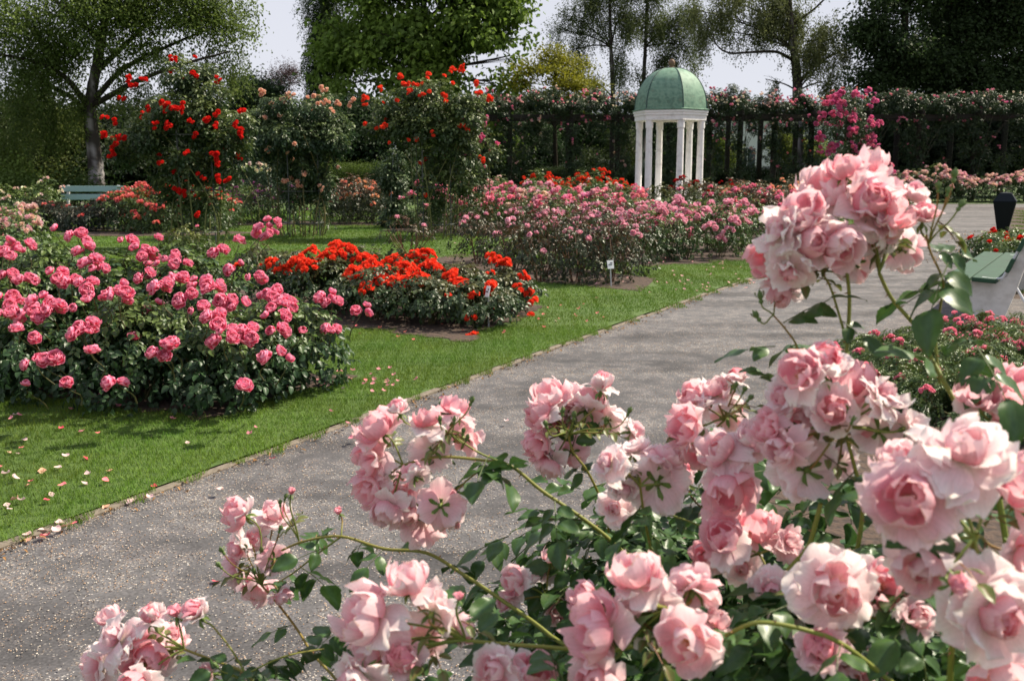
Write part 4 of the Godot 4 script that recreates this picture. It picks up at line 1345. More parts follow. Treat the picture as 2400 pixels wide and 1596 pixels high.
	# behind the pergola
	var ps := [
		["dark shrub behind the left end of the pergola", [[Vector3(-1.448, 2.251, -49), Vector3(1.474, 1.263, 1.5)], [Vector3(0, 1.641, -49), Vector3(1.474, 1.053, 1.5)], [Vector3(-0.841, 3.297, -50), Vector3(1.289, 0.859, 1.2)]], dk0, dk1, "dark0", 55],
		["dark loose shrub seen through the pergola, left of the temple", [[Vector3(1.883, 1.847, -49.5), Vector3(1.276, 1.064, 1.4)], [Vector3(1.263, 2.885, -50), Vector3(0.859, 0.645, 1)]], dk0, dk1, "fine0", 80],
		["shrub with lighter leaves seen between the pergola posts next to the temple", [[Vector3(4.231, 1.538, -50), Vector3(1.289, 0.859, 1.3)], [Vector3(5.588, 2.472, -50), Vector3(0.859, 1.289, 1.1)]], L(0.03, 0.05, 0.015), L(0.07, 0.1, 0.025), "fine2", 80],
		["sunlit bright green shrub seen through the pergola right of the temple", [[Vector3(10.989, 1.86, -52), Vector3(0.894, 0.804, 1.1)], [Vector3(10.737, 2.722, -52), Vector3(0.536, 0.447, 0.7)]], L(0.10, 0.15, 0.02), L(0.18, 0.24, 0.035), "fine2", 100],
		["sunlit yellow-green bush in front of the white house", [[Vector3(14.779, 1.975, -53), Vector3(1.594, 0.82, 1.4)], [Vector3(14.299, 2.634, -53), Vector3(0.911, 0.501, 0.9)]], L(0.12, 0.16, 0.025), L(0.20, 0.25, 0.045), "fine1", 100],
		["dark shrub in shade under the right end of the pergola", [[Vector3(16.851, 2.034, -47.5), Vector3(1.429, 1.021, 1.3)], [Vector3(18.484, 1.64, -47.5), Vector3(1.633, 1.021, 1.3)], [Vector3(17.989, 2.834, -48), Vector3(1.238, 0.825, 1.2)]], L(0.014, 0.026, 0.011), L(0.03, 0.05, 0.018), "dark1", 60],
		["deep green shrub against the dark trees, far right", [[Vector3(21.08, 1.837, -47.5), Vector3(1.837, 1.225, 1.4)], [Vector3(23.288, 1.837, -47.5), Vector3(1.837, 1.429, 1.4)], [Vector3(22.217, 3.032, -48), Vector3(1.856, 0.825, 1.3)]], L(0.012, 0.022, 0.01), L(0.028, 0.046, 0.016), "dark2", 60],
	]
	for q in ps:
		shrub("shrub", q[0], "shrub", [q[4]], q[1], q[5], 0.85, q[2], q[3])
	# hedges
	hedge("low dark hedge along the foot of the pergola", Vector3(6.0, 0, -45.6), Vector3(27, 1.25, 1.0), L(0.02, 0.038, 0.014), L(0.045, 0.075, 0.024))
	hedge("clipped bright green hedge between the peach and red climbing roses", Vector3(-5.149, 0, -34.5), Vector3(2.6, 1.42, 1.0), L(0.06, 0.10, 0.016), L(0.10, 0.15, 0.026))
	var ball := shrub("clipped_shrub", "dark clipped round shrub at the end of the bright hedge", "shrub", ["fine0"], [[Vector3(-4.199, 1.104, -33), Vector3(0.369, 0.425, 0.5)], [Vector3(-4.209, 0.661, -33), Vector3(0.425, 0.425, 0.55)]], 420, 0.5, dk0, dk1, "", -0.9)

func birch_trunk(t: Node3D, line: Array, r0: float, r1: float) -> void:
	var org := t.position
	var pts := smooth(line.map(func(q): return q - org), 10)
	var g := Geo.new()
	g.tube(pts, r0, r1, 12, Color.WHITE, Color.WHITE, 0.07)
	for k in g.v.size():
		var q := g.v[k]
		var n := noise.get_noise_3d(q.x * 60, q.y * 22, q.z * 60)
		var low := clampf(q.y / (line[-1].y - line[0].y), 0, 1)
		g.c[k] = L(0.27, 0.25, 0.25).lerp(L(0.05, 0.042, 0.036), smoothstep(-0.22, 0.12, n + low * 0.4))
	part("trunk", g.mesh(M.bark), t)

func hedge(label: String, at: Vector3, size: Vector3, c0: Color, c1: Color) -> void:
	var root := thing("hedge", label, "hedge", at)
	var core := Geo.new()
	core.box(size - Vector3(0.3, 0.15, 0.3), Vector3(0, size.y * 0.5 - 0.06, 0), 0.05, L(0.012, 0.02, 0.008))
	part("branches", core.mesh(M.bark), root)
	var xs := []
	var cs := []
	for k in int((size.x * size.y + size.x * size.z) * 160):
		var p := Vector3(rr(-0.5, 0.5) * size.x, rr(0.0, 1.0) * size.y, rr(-0.5, 0.5) * size.z)
		var f := R.randf()
		if f < 0.45:
			p.y = size.y + 0.06 * noise.get_noise_2d(p.x * 60, p.z * 60)
		elif f < 0.9:
			p.z = size.z * 0.5 + 0.08 * noise.get_noise_2d(p.x * 60, p.y * 60)
		xs.append(Transform3D(Basis(rdir(), rr(0, TAU)).scaled(Vector3.ONE * 0.42 * rr(0.7, 1.2)), p))
		cs.append(c0.lerp(c1, R.randf()))
	scatter("foliage", S.fine0, xs, cs, root)

func pergola() -> void:
	var wood := vmat(0.8, 0.3)
	var dark := L(0.028, 0.024, 0.02)
	var root := thing("pergola", "long dark timber pergola covered in pink and white climbing roses", "pergola", Vector3(0, 0, -44))
	var px := [1118, 1195, 1335, 1442, 1560, 1652, 1722, 1800, 1885, 2010, 2130, 2260, 2390]
	var roses := []
	for k in px.size():
		for row in 2:
			var z := -42.8 - row * 2.4
			var x: float = (px[k] - 1200) / 2327.0 * 43.0
			var g := Geo.new()
			g.box(Vector3(0.2, 3.45, 0.2), Vector3(0, 1.72, 0), 0.015, dark * rr(0.8, 1.25))
			part("post", g.mesh(wood), root, null, Transform3D(Basis.IDENTITY, Vector3(x, 0, z + 44)))
			if row == 0:
				var h := Geo.new()
				h.box(Vector3(0.09, 0.16, 3.3), Vector3(0, 3.69, -1.2), 0.01, dark)
				part("rafter", h.mesh(wood), root, null, Transform3D(Basis.IDENTITY, Vector3(x, 0, z + 44)))
				roses.append(x)
	for row in 2:
		for k in px.size() - 1:
			var a: float = (px[k] - 1200) / 2327.0 * 43.0
			var b: float = (px[k + 1] - 1200) / 2327.0 * 43.0
			var g := Geo.new()
			g.box(Vector3(b - a - 0.01, 0.18, 0.12), Vector3((a + b) / 2, 3.52, 0), 0.01, dark * rr(0.8, 1.2))
			part("beam", g.mesh(wood), root, null, Transform3D(Basis.IDENTITY, Vector3(0, 0, -42.8 - row * 2.4 + 44)))
	# one climbing rose at every bay
	var where := ["at the left end post", "on the second post from the left", "on the third post from the left", "on the fourth post, left of the temple", "behind the temple's columns", "just right of the temple", "on the second post right of the temple", "in front of the light gap", "on the post left of the magenta rose", "right of the magenta rose", "above the pale pink hedge of roses", "near the bin, in deep shade", "at the right end of the row"]
	var kinds := ["rose_pink", "blush", "rose_pink", "blush", "blush", "rose_pink", "blush", "rose_pink", "coral", "rose_pink", "rose_pink", "rose_pink", "blush"]
	for k in roses.size():
		var x: float = roses[k]
		var nx: float = roses[k + 1] if k + 1 < roses.size() else x + 2.2
		var blobs := []
		var w := (nx - x)
		var shade := k > 8
		for j in 4:
			blobs.append([Vector3(x + w * (0.12 + 0.25 * j), 3.85 + rr(-0.1, 0.3), -42.9 + rr(-0.5, 0.3)), Vector3(w * 0.24, rr(0.32, 0.5), 0.8)])
		for j in 3:
			blobs.append([Vector3(x + w * rr(0.1, 0.95), 4.25 + rr(-0.1, 0.25), -42.9 + rr(-0.6, 0.3)), Vector3(w * 0.22, rr(0.25, 0.4), 0.6)])
			blobs.append([Vector3(x + w * rr(0.0, 1.0), 3.2 + rr(-0.2, 0.1), -42.6), Vector3(w * rr(0.1, 0.24), rr(0.3, 0.6), 0.35)])
		for j in 2:
			blobs.append([Vector3(x + w * rr(0.15, 0.85), rr(1.2, 2.4), -42.7), Vector3(w * rr(0.08, 0.2), rr(0.6, 1.1), 0.3)])
		blobs.append([Vector3(x, 2.8, -42.6), Vector3(0.5, 0.7, 0.45)])
		blobs.append([Vector3(x + rr(-0.1, 0.1), 1.9, -42.6), Vector3(rr(0.35, 0.55), 0.9, 0.4)])
		blobs.append([Vector3(x + rr(-0.1, 0.1), 0.9, -42.6), Vector3(rr(0.3, 0.55), 0.8, 0.4)])
		if k % 3 == 1:
			blobs.append([Vector3(x + w * 0.5, 3.1, -42.7), Vector3(w * 0.3, 0.5, 0.4)])
		var c := climber("%s climbing rose on the pergola, %s" % ["white and pink" if kinds[k] == "blush" else "pink", where[k]], Vector3(x, 0, -42.6), 0.12, blobs, 300, [L(0.022, 0.042, 0.016), L(0.055, 0.085, 0.03)], kinds[k], [], 46 if not shade else 26, 0.095, 4, L(0.07, 0.06, 0.035), "climbing roses on the pergola", true)
		var bx := []
		var bc := []
		for j in 26 if k < 9 else 8:
			var bl: Array = blobs[R.randi() % 4]
			var d := rdir()
			d = Vector3(d.x, absf(d.y), absf(d.z))
			bx.append(Transform3D(frame(Vector3(0, 1, 1) + rdir() * 0.8, rdir(), 0.095 * rr(0.8, 1.2)), bl[0] + d * bl[1] * 1.05 - c.position))
			bc.append(Color.WHITE)
		scatter("blossom", S.bloom[["blush", "carmine", "cream"][k % 3]][0], bx, bc, c)
	# the magenta one in front
	climber("tall climbing rose with magenta flowers standing free before the pergola", Vector3(12.712, 0, -38), 0.25, [[Vector3(12.496, 3.668, -38), Vector3(0.653, 0.555, 0.6)], [Vector3(12.143, 2.89, -38), Vector3(0.719, 0.653, 0.7)], [Vector3(12.942, 2.89, -38), Vector3(0.653, 0.653, 0.7)], [Vector3(12.358, 1.948, -38), Vector3(0.817, 0.719, 0.7)], [Vector3(13.18, 1.632, -38), Vector3(0.817, 0.653, 0.7)], [Vector3(12.754, 0.678, -38), Vector3(0.719, 0.653, 0.6)]], 260, [L(0.03, 0.055, 0.02), L(0.07, 0.11, 0.04)], "magenta", [Vector3(11.59, 3.712, -37.4), Vector3(12.042, 4.017, -37.4), Vector3(12.663, 4.093, -37.4), Vector3(12.97, 4.184, -37.4), Vector3(13.229, 3.788, -37.4), Vector3(11.45, 3.406, -37.4), Vector3(11.999, 3.406, -37.4), Vector3(12.557, 3.253, -37.4), Vector3(13.509, 3.1, -37.4), Vector3(13.209, 2.869, -37.4), Vector3(13.313, 2.484, -37.4), Vector3(12.585, 2.792, -37.4), Vector3(13.16, 2.407, -37.4), Vector3(11.418, 2.561, -37.4), Vector3(11.912, 2.175, -37.4), Vector3(11.684, 2.02, -37.4), Vector3(13.747, 1.864, -37.4), Vector3(14.095, 1.397, -37.4), Vector3(12.957, 1.864, -37.4), Vector3(12.133, 3.788, -37.4)], 70, 0.18, 6, L(0.10, 0.10, 0.04), "", true, 6)
	# white house behind
	var hs := thing("white_house", "low white house glimpsed through the pergola", "house", Vector3(17.2, 0, -66))
	var w := Geo.new()
	w.box(Vector3(7.5, 4.3, 5), Vector3(0, 2.15, 0), 0.02, L(0.7, 0.71, 0.74))
	part("wall", w.mesh(M.plain), hs)
	var r := Geo.new()
	r.box(Vector3(8.1, 0.3, 5.6), Vector3(0, 4.46, 0), 0.02, L(0.12, 0.11, 0.11))
	part("roof", r.mesh(M.plain), hs)
	for k in 3:
		var g := Geo.new()
		g.box(Vector3(1.0, 1.2, 0.08), Vector3(-2.4 + 2.3 * k, 1.9, 2.52), 0.01, L(0.08, 0.1, 0.12))
		var wi := part("window", g.mesh(M.plain), hs)
		var f := Geo.new()
		for e in [-0.53, 0.0, 0.53]:
			f.box(Vector3(0.06, 1.26, 0.06), Vector3(-2.4 + 2.3 * k + e, 1.9, 2.56), 0.0, L(0.75, 0.75, 0.75))
		part("frame", f.mesh(M.plain), wi)
	var wall := thing("garden_wall", "low pale garden wall seen between the pergola posts", "wall", Vector3(4.6, 0, -52))
	for k in 6:
		var g := Geo.new()
		g.box(Vector3(0.79, 1.75, 0.25), Vector3(-2.0 + 0.8 * k, 0.87, 0), 0.012, L(0.42, 0.44, 0.46) * rr(0.9, 1.1))
		part("panel", g.mesh(M.plain), wall)

func temple() -> void:
	var root := thing("garden_temple", "small white temple with six columns under a green copper dome", "temple", Vector3(4.83, 0, -31))
	var paint_tex := ramp_tex(0.02, 81, [Color8(198, 194, 190), Color8(230, 228, 225), Color8(236, 234, 231), Color8(220, 216, 210)], 256, 5)
	var paint := tri_mat(paint_tex, 0.7, 0.6)
	var cop_tex := ramp_tex(0.012, 82, [Color8(64, 98, 82), Color8(98, 132, 112), Color8(122, 152, 130), Color8(82, 114, 96), Color8(116, 118, 98)], 512, 6)
	var copper := tri_mat(cop_tex, 0.55, 0.62)
	copper.metallic_specular = 0.4
	var seam := vmat(0.6, 0.4)
	var turn := deg_to_rad(11.0)
	var floor_g := Geo.new()
	floor_g.lathe([Vector2(1.45, 0), Vector2(1.45, 0.14), Vector2(1.3, 0.142), Vector2(1.3, 0.28), Vector2(0, 0.282)], 6, Color.WHITE, PI / 2 - turn)
	part("base", floor_g.flat_mesh(paint), root)
	for k in 6:
		var a := turn + TAU * k / 6.0
		var at := Vector3(sin(a), 0, cos(a)) * 0.945
		var g := Geo.new()
		g.lathe([Vector2(0.100, 0.44), Vector2(0.104, 1.2), Vector2(0.100, 2.0), Vector2(0.094, 2.62)], 24)
		var col := part("column", g.mesh(paint), root, null, Transform3D(Basis.IDENTITY, at))
		var q := Geo.new()
		q.lathe([Vector2(0.17, 0.0), Vector2(0.17, 0.06), Vector2(0.15, 0.08), Vector2(0.13, 0.13), Vector2(0.116, 0.16)].map(func(e): return e + Vector2(0, 0.28)), 24)
		part("plinth", q.flat_mesh(paint), col)
		var c := Geo.new()
		c.lathe([Vector2(0.096, 2.62), Vector2(0.114, 2.63), Vector2(0.116, 2.84), Vector2(0.12, 2.86)], 24)
		part("capital", c.flat_mesh(paint), col)
	var e := Geo.new()
	var pt := PI / 2 - turn
	e.lathe([Vector2(0.80, 2.861), Vector2(1.10, 2.862), Vector2(1.10, 3.0), Vector2(1.13, 3.01), Vector2(1.13, 3.08), Vector2(1.155, 3.09), Vector2(1.155, 3.15), Vector2(0.9, 3.151)], 6, Color.WHITE, pt)
	part("entablature", e.flat_mesh(paint), root)
	var inner := Geo.new()
	inner.lathe([Vector2(0.0, 3.35), Vector2(0.81, 3.149), Vector2(0.80, 2.862)], 6, Color.WHITE, pt)
	part("ceiling", inner.flat_mesh(paint), root)
	# six curved copper panels, ribs over their joints
	var prof := []
	for k in 15:
		var t := k / 14.0
		var an := t * PI / 2
		prof.append(Vector2(1.10 * pow(cos(an), 0.82), 3.19 + 1.24 * sin(an)))
	for k in 6:
		var a0 := turn + TAU * k / 6.0
		var a1 := a0 + TAU / 6.0
		var g := Geo.new()
		g.grid(6, 14, func(u: float, v: float):
			var q: Vector2 = prof[int(round(v * 14))]
			var p0 := Vector3(sin(a0) * q.x, q.y, cos(a0) * q.x)
			var p1 := Vector3(sin(a1) * q.x, q.y, cos(a1) * q.x)
			var p := p1.lerp(p0, u)
			var bulge := 0.035 * q.x * sin(PI * u)
			p += Vector3(p.x, 0, p.z).normalized() * bulge
			return [p, Color.WHITE])
		var panel := part("dome_panel", g.mesh(copper), root)
		var w := Geo.new()
		var hq: Vector2 = prof[6]
		w.tube([Vector3(sin(a0) * hq.x, hq.y, cos(a0) * hq.x), Vector3(sin(a0 + 0.52) * hq.x * 0.885, hq.y + 0.004, cos(a0 + 0.52) * hq.x * 0.885), Vector3(sin(a1) * hq.x, hq.y, cos(a1) * hq.x)], 0.008, 0.008, 5, L(0.22, 0.36, 0.27), L(0.22, 0.36, 0.27))
		part("seam", w.mesh(seam), panel)
		var r := Geo.new()
		r.tube(prof.map(func(q): return Vector3(sin(a0) * q.x, q.y, cos(a0) * q.x)), 0.022, 0.015, 6, L(0.045, 0.09, 0.075), L(0.05, 0.09, 0.07))
		part("rib", r.mesh(seam), root)
	var lip := Geo.new()
	lip.lathe([Vector2(1.08, 3.152), Vector2(1.175, 3.153), Vector2(1.185, 3.185), Vector2(1.1, 3.21)], 6, Color.WHITE, pt)
	part("dome_edge", lip.flat_mesh(copper), root)
	var f := Geo.new()
	f.lathe([Vector2(0.09, 4.40), Vector2(0.1, 4.45), Vector2(0.05, 4.47), Vector2(0.085, 4.5), Vector2(0.105, 4.56), Vector2(0.095, 4.63), Vector2(0.05, 4.68), Vector2(0, 4.69)], 14, L(0.16, 0.10, 0.06))
	part("finial", f.mesh(seam), root)

func support(label: String, at: Vector3, r: float, h: float) -> void:
	var m := vmat(0.5, 0.5)
	var c := L(0.07, 0.075, 0.075)
	var o := thing("rose_support", label, "plant support", at, "")
	for k in 4:
		var a := TAU * k / 4.0 + 0.5
		var g := Geo.new()
		g.tube([Vector3(cos(a) * r, -0.05, sin(a) * r), Vector3(cos(a) * r, h * 0.5, sin(a) * r), Vector3(cos(a) * r, h, sin(a) * r)], 0.011, 0.011, 8, c, c)
		part("upright", g.mesh(m), o)
	for y in [0.32, h * 0.5, h * 0.96]:
		var ring := []
		for k in 25:
			ring.append(Vector3(cos(TAU * k / 24.0) * r * 1.02, y, sin(TAU * k / 24.0) * r * 1.02))
		var g := Geo.new()
		g.tube(ring, 0.011, 0.011, 6, c, c)
		part("hoop", g.mesh(m), o)

func climbers() -> void:
	var green := [L(0.035, 0.066, 0.022), L(0.15, 0.19, 0.055)]
	var stem := L(0.13, 0.14, 0.045)
	support("grey metal hoop support inside the tallest red climbing rose", Vector3(-5.94, 0, -18.9), 0.42, 2.2)
	climber("big red climbing rose nearest the blue-green bench", Vector3(-5.94, 0, -18.9), 0.42,
		[[Vector3(-6.031, 2.397, -18.9), Vector3(0.893, 0.69, 0.9)], [Vector3(-6.724, 2.161, -18.8), Vector3(0.606, 0.566, 0.7)], [Vector3(-5.328, 2.164, -18.9), Vector3(0.447, 0.609, 0.7)], [Vector3(-6.144, 3.166, -18.9), Vector3(0.487, 0.447, 0.5)], [Vector3(-5.646, 2.898, -18.9), Vector3(0.487, 0.406, 0.6)], [Vector3(-6, 1.537, -18.9), Vector3(0.65, 0.406, 0.6)], [Vector3(-5.252, 1.537, -18.8), Vector3(0.242, 0.485, 0.35)], [Vector3(-7.299, 1.85, -18.8), Vector3(0.242, 0.404, 0.35)], [Vector3(-5.844, 0.907, -18.8), Vector3(0.364, 0.323, 0.3)], [Vector3(-6.385, 1.223, -18.8), Vector3(0.404, 0.323, 0.4)]],
		620, green, "red",
		[Vector3(-6.869, 3.043, -18.3), Vector3(-6.562, 3.072, -18.3), Vector3(-6.737, 2.968, -18.3), Vector3(-6.519, 2.591, -18.2), Vector3(-6.151, 2.492, -18), Vector3(-6.033, 2.565, -18), Vector3(-5.845, 2.565, -18), Vector3(-6.145, 2.595, -18), Vector3(-6.929, 2.724, -18.2), Vector3(-7.256, 2.405, -18.2), Vector3(-7.112, 2.293, -18.2), Vector3(-6.938, 2.028, -18.1), Vector3(-7.353, 2.128, -18.2), Vector3(-7.188, 1.751, -18.2), Vector3(-7.202, 1.88, -18.2), Vector3(-6.305, 1.6, -18), Vector3(-5.831, 1.765, -18), Vector3(-5.656, 2.307, -18), Vector3(-5.442, 2.344, -18), Vector3(-5.648, 2.048, -18), Vector3(-4.857, 2.496, -18.1), Vector3(-4.86, 2.125, -18.1), Vector3(-4.96, 2.252, -18.1), Vector3(-5.208, 2.492, -18), Vector3(-5.26, 2.211, -18), Vector3(-5.267, 1.652, -18), Vector3(-5.261, 1.765, -18), Vector3(-6.104, 3.479, -18.6), Vector3(-5.705, 3.148, -18.5), Vector3(-5.37, 3.097, -18.8), Vector3(-5.588, 1.351, -18.1), Vector3(-5.312, 1.351, -18.1), Vector3(-5.091, 1.313, -18.1), Vector3(-6.091, 1.146, -18.1), Vector3(-5.925, 1.1, -18.1), Vector3(-5.734, 0.659, -18.2), Vector3(-6.13, 2.211, -18), Vector3(-6.353, 2.285, -18)], 14, 0.10, 13, stem, "", false, 3)
	support("grey metal hoop support at the foot of the peach climbing rose", Vector3(-4.579, 0, -21.9), 0.45, 2.0)
	climber("climbing rose with pale peach flowers on bare lower canes", Vector3(-4.579, 0, -21.9), 0.45,
		[[Vector3(-4.519, 2.163, -21.9), Vector3(0.894, 0.612, 1)], [Vector3(-5.157, 2.343, -21.9), Vector3(0.565, 0.518, 0.7)], [Vector3(-3.824, 2.253, -21.9), Vector3(0.424, 0.565, 0.6)], [Vector3(-4.497, 2.747, -21.9), Vector3(0.847, 0.329, 0.8)], [Vector3(-4.635, 1.527, -21.9), Vector3(0.659, 0.424, 0.6)], [Vector3(-4.117, 1.208, -21.8), Vector3(0.375, 0.468, 0.4)], [Vector3(-4.725, 1.025, -21.8), Vector3(0.422, 0.281, 0.4)], [Vector3(-5.424, 1.98, -21.8), Vector3(0.281, 0.468, 0.4)]],
		620, [L(0.03, 0.062, 0.026), L(0.13, 0.18, 0.06)], "peach",
		[Vector3(-5.285, 3.016, -21.5), Vector3(-5.21, 3.077, -21.5), Vector3(-4.83, 2.916, -21.3), Vector3(-4.702, 3.002, -21.3), Vector3(-4.559, 3.002, -21.3), Vector3(-4.743, 2.864, -21.3), Vector3(-4.276, 2.95, -21.3), Vector3(-4.142, 2.976, -21.3), Vector3(-3.961, 3.087, -21.4), Vector3(-3.922, 2.896, -21.4), Vector3(-4.013, 2.852, -21.4), Vector3(-3.646, 2.814, -21.5), Vector3(-3.402, 2.858, -21.5), Vector3(-5.161, 2.528, -21.2), Vector3(-5.145, 1.864, -21.2), Vector3(-4.494, 1.99, -20.9), Vector3(-4.822, 1.228, -21.2), Vector3(-4.529, 1.13, -21.2), Vector3(-4.348, 1.397, -21.2), Vector3(-4.009, 1.083, -21.3), Vector3(-3.696, 1.511, -21.4), Vector3(-4.997, 2.759, -21.3), Vector3(-3.751, 2.655, -21.3)], 8, 0.10, 16, L(0.15, 0.13, 0.05), "", false, 2)
	support("grey metal hoop support inside the red climbing rose next to the pergola", Vector3(-1.662, 0, -21.3), 0.42, 2.2)
	climber("scarlet climbing rose with wide arching crown next to the pergola", Vector3(-1.662, 0, -21.3), 0.42,
		[[Vector3(-1.697, 2.629, -21.3), Vector3(0.915, 0.595, 0.9)], [Vector3(-2.632, 2.759, -21.3), Vector3(0.412, 0.33, 0.6)], [Vector3(-0.848, 2.672, -21.3), Vector3(0.384, 0.421, 0.6)], [Vector3(-1.69, 3.106, -21.3), Vector3(0.915, 0.32, 0.7)], [Vector3(-1.527, 1.971, -21.3), Vector3(0.659, 0.549, 0.8)], [Vector3(-2.419, 2.279, -21.3), Vector3(0.421, 0.412, 0.6)], [Vector3(-0.966, 1.97, -21.2), Vector3(0.328, 0.601, 0.5)], [Vector3(-1.673, 1.173, -21.3), Vector3(0.458, 0.549, 0.4)], [Vector3(-1.079, 1.264, -21.2), Vector3(0.364, 0.456, 0.4)], [Vector3(-2.879, 2.326, -21.4), Vector3(0.368, 0.276, 0.4)]],
		600, [L(0.04, 0.07, 0.023), L(0.16, 0.205, 0.055)], "scarlet",
		[Vector3(-3.043, 2.891, -20.9), Vector3(-2.993, 2.78, -20.9), Vector3(-3.041, 2.951, -20.9), Vector3(-2.68, 3.061, -20.9), Vector3(-2.705, 3.12, -20.9), Vector3(-2.298, 3.307, -20.8), Vector3(-2.213, 3.198, -20.8), Vector3(-2.17, 3.155, -20.8), Vector3(-2.27, 3.366, -20.8), Vector3(-2.013, 3.189, -20.8), Vector3(-1.715, 3.4, -20.9), Vector3(-1.725, 3.315, -20.9), Vector3(-1.031, 3.527, -21), Vector3(-1.005, 3.459, -21), Vector3(-0.724, 3.231, -20.9), Vector3(-0.733, 3.18, -20.9), Vector3(-1.35, 2.938, -20.7), Vector3(-1.343, 2.845, -20.7), Vector3(-0.422, 2.914, -21), Vector3(-0.439, 2.863, -21), Vector3(-2.094, 2.997, -20.7), Vector3(-1.8, 2.98, -20.7), Vector3(-1.678, 3.03, -20.7), Vector3(-2.645, 2.328, -20.7), Vector3(-2.109, 2.061, -20.6), Vector3(-1.061, 2.345, -20.7), Vector3(-0.931, 2.328, -20.7), Vector3(-2.513, 2.012, -20.7), Vector3(-1.629, 2.231, -20.6), Vector3(-2.339, 2.853, -20.7), Vector3(-2.617, 2.811, -20.7), Vector3(-1.787, 0.947, -20.8), Vector3(-0.604, 1.687, -21), Vector3(-3.015, 2.391, -20.8), Vector3(-1.223, 3.51, -21)], 10, 0.10, 13, stem, "", false, 2)
	climber("pink and magenta climbing rose mingling with the scarlet one's right side", Vector3(-0.816, 0, -22.4), 0.25,
		[[Vector3(-0.847, 2.452, -22.4), Vector3(0.433, 0.481, 0.5)], [Vector3(-0.662, 1.898, -22.4), Vector3(0.347, 0.578, 0.4)], [Vector3(-0.949, 1.432, -22.4), Vector3(0.347, 0.481, 0.4)]], 240, green, "magenta",
		[Vector3(-0.692, 2.69, -22), Vector3(-0.667, 2.12, -22), Vector3(-0.853, 2.029, -22), Vector3(-0.972, 2.256, -22), Vector3(-1.013, 2.887, -22), Vector3(-0.737, 2.798, -22), Vector3(-1.062, 2.545, -22), Vector3(-0.948, 1.71, -22), Vector3(-1.159, 2.029, -22)], 10, 0.09, 5, stem, "", true, 2)
	climber("slim cone-shaped climber on an obelisk, with few pale flowers", Vector3(-2.886, 0, -24.8), 0.22,
		[[Vector3(-2.879, 0.371, -24.8), Vector3(0.405, 0.426, 0.42)], [Vector3(-2.866, 0.998, -24.8), Vector3(0.341, 0.426, 0.34)], [Vector3(-2.855, 1.517, -24.8), Vector3(0.234, 0.426, 0.22)], [Vector3(-2.868, 1.909, -24.8), Vector3(0.107, 0.277, 0.1)]], 1100, [L(0.05, 0.09, 0.04), L(0.13, 0.18, 0.075)], "blush", [], 0, 0.08, 6, stem, "", true, 1)
	var ob := thing("obelisk", "thin grey metal obelisk showing above the cone-shaped climber", "plant support", Vector3(-2.886, 0, -24.8))
	var m := vmat(0.5, 0.5)
	for k in 4:
		var a := TAU * k / 4.0 + 0.4
		var g := Geo.new()
		g.tube([Vector3(cos(a) * 0.32, 0, sin(a) * 0.32), Vector3(0, 2.25, 0)], 0.012, 0.01, 6, L(0.3, 0.33, 0.33), L(0.36, 0.4, 0.4))
		part("leg", g.mesh(m), ob)
	climber("shrub rose with round cream flowers between the red and the peach climber", Vector3(-6.67, 0, -26), 0.4,
		[[Vector3(-6.718, 1.405, -26), Vector3(0.67, 0.559, 0.7)], [Vector3(-7.152, 2.062, -26.5), Vector3(0.569, 0.683, 0.7)], [Vector3(-6.177, 1.187, -26), Vector3(0.559, 0.559, 0.6)]], 230, [L(0.02, 0.044, 0.022), L(0.05, 0.085, 0.036)], "cream",
		[Vector3(-6.655, 1.537, -25.2), Vector3(-6.557, 1.579, -25.2), Vector3(-6.422, 1.495, -25.2), Vector3(-6.344, 1.579, -25.2), Vector3(-6.276, 1.432, -25.2), Vector3(-6.107, 1.39, -25.2), Vector3(-6.405, 1.411, -25.2), Vector3(-6.164, 1.537, -25.2)], 0, 0.11, 6, stem, "", true, 1)

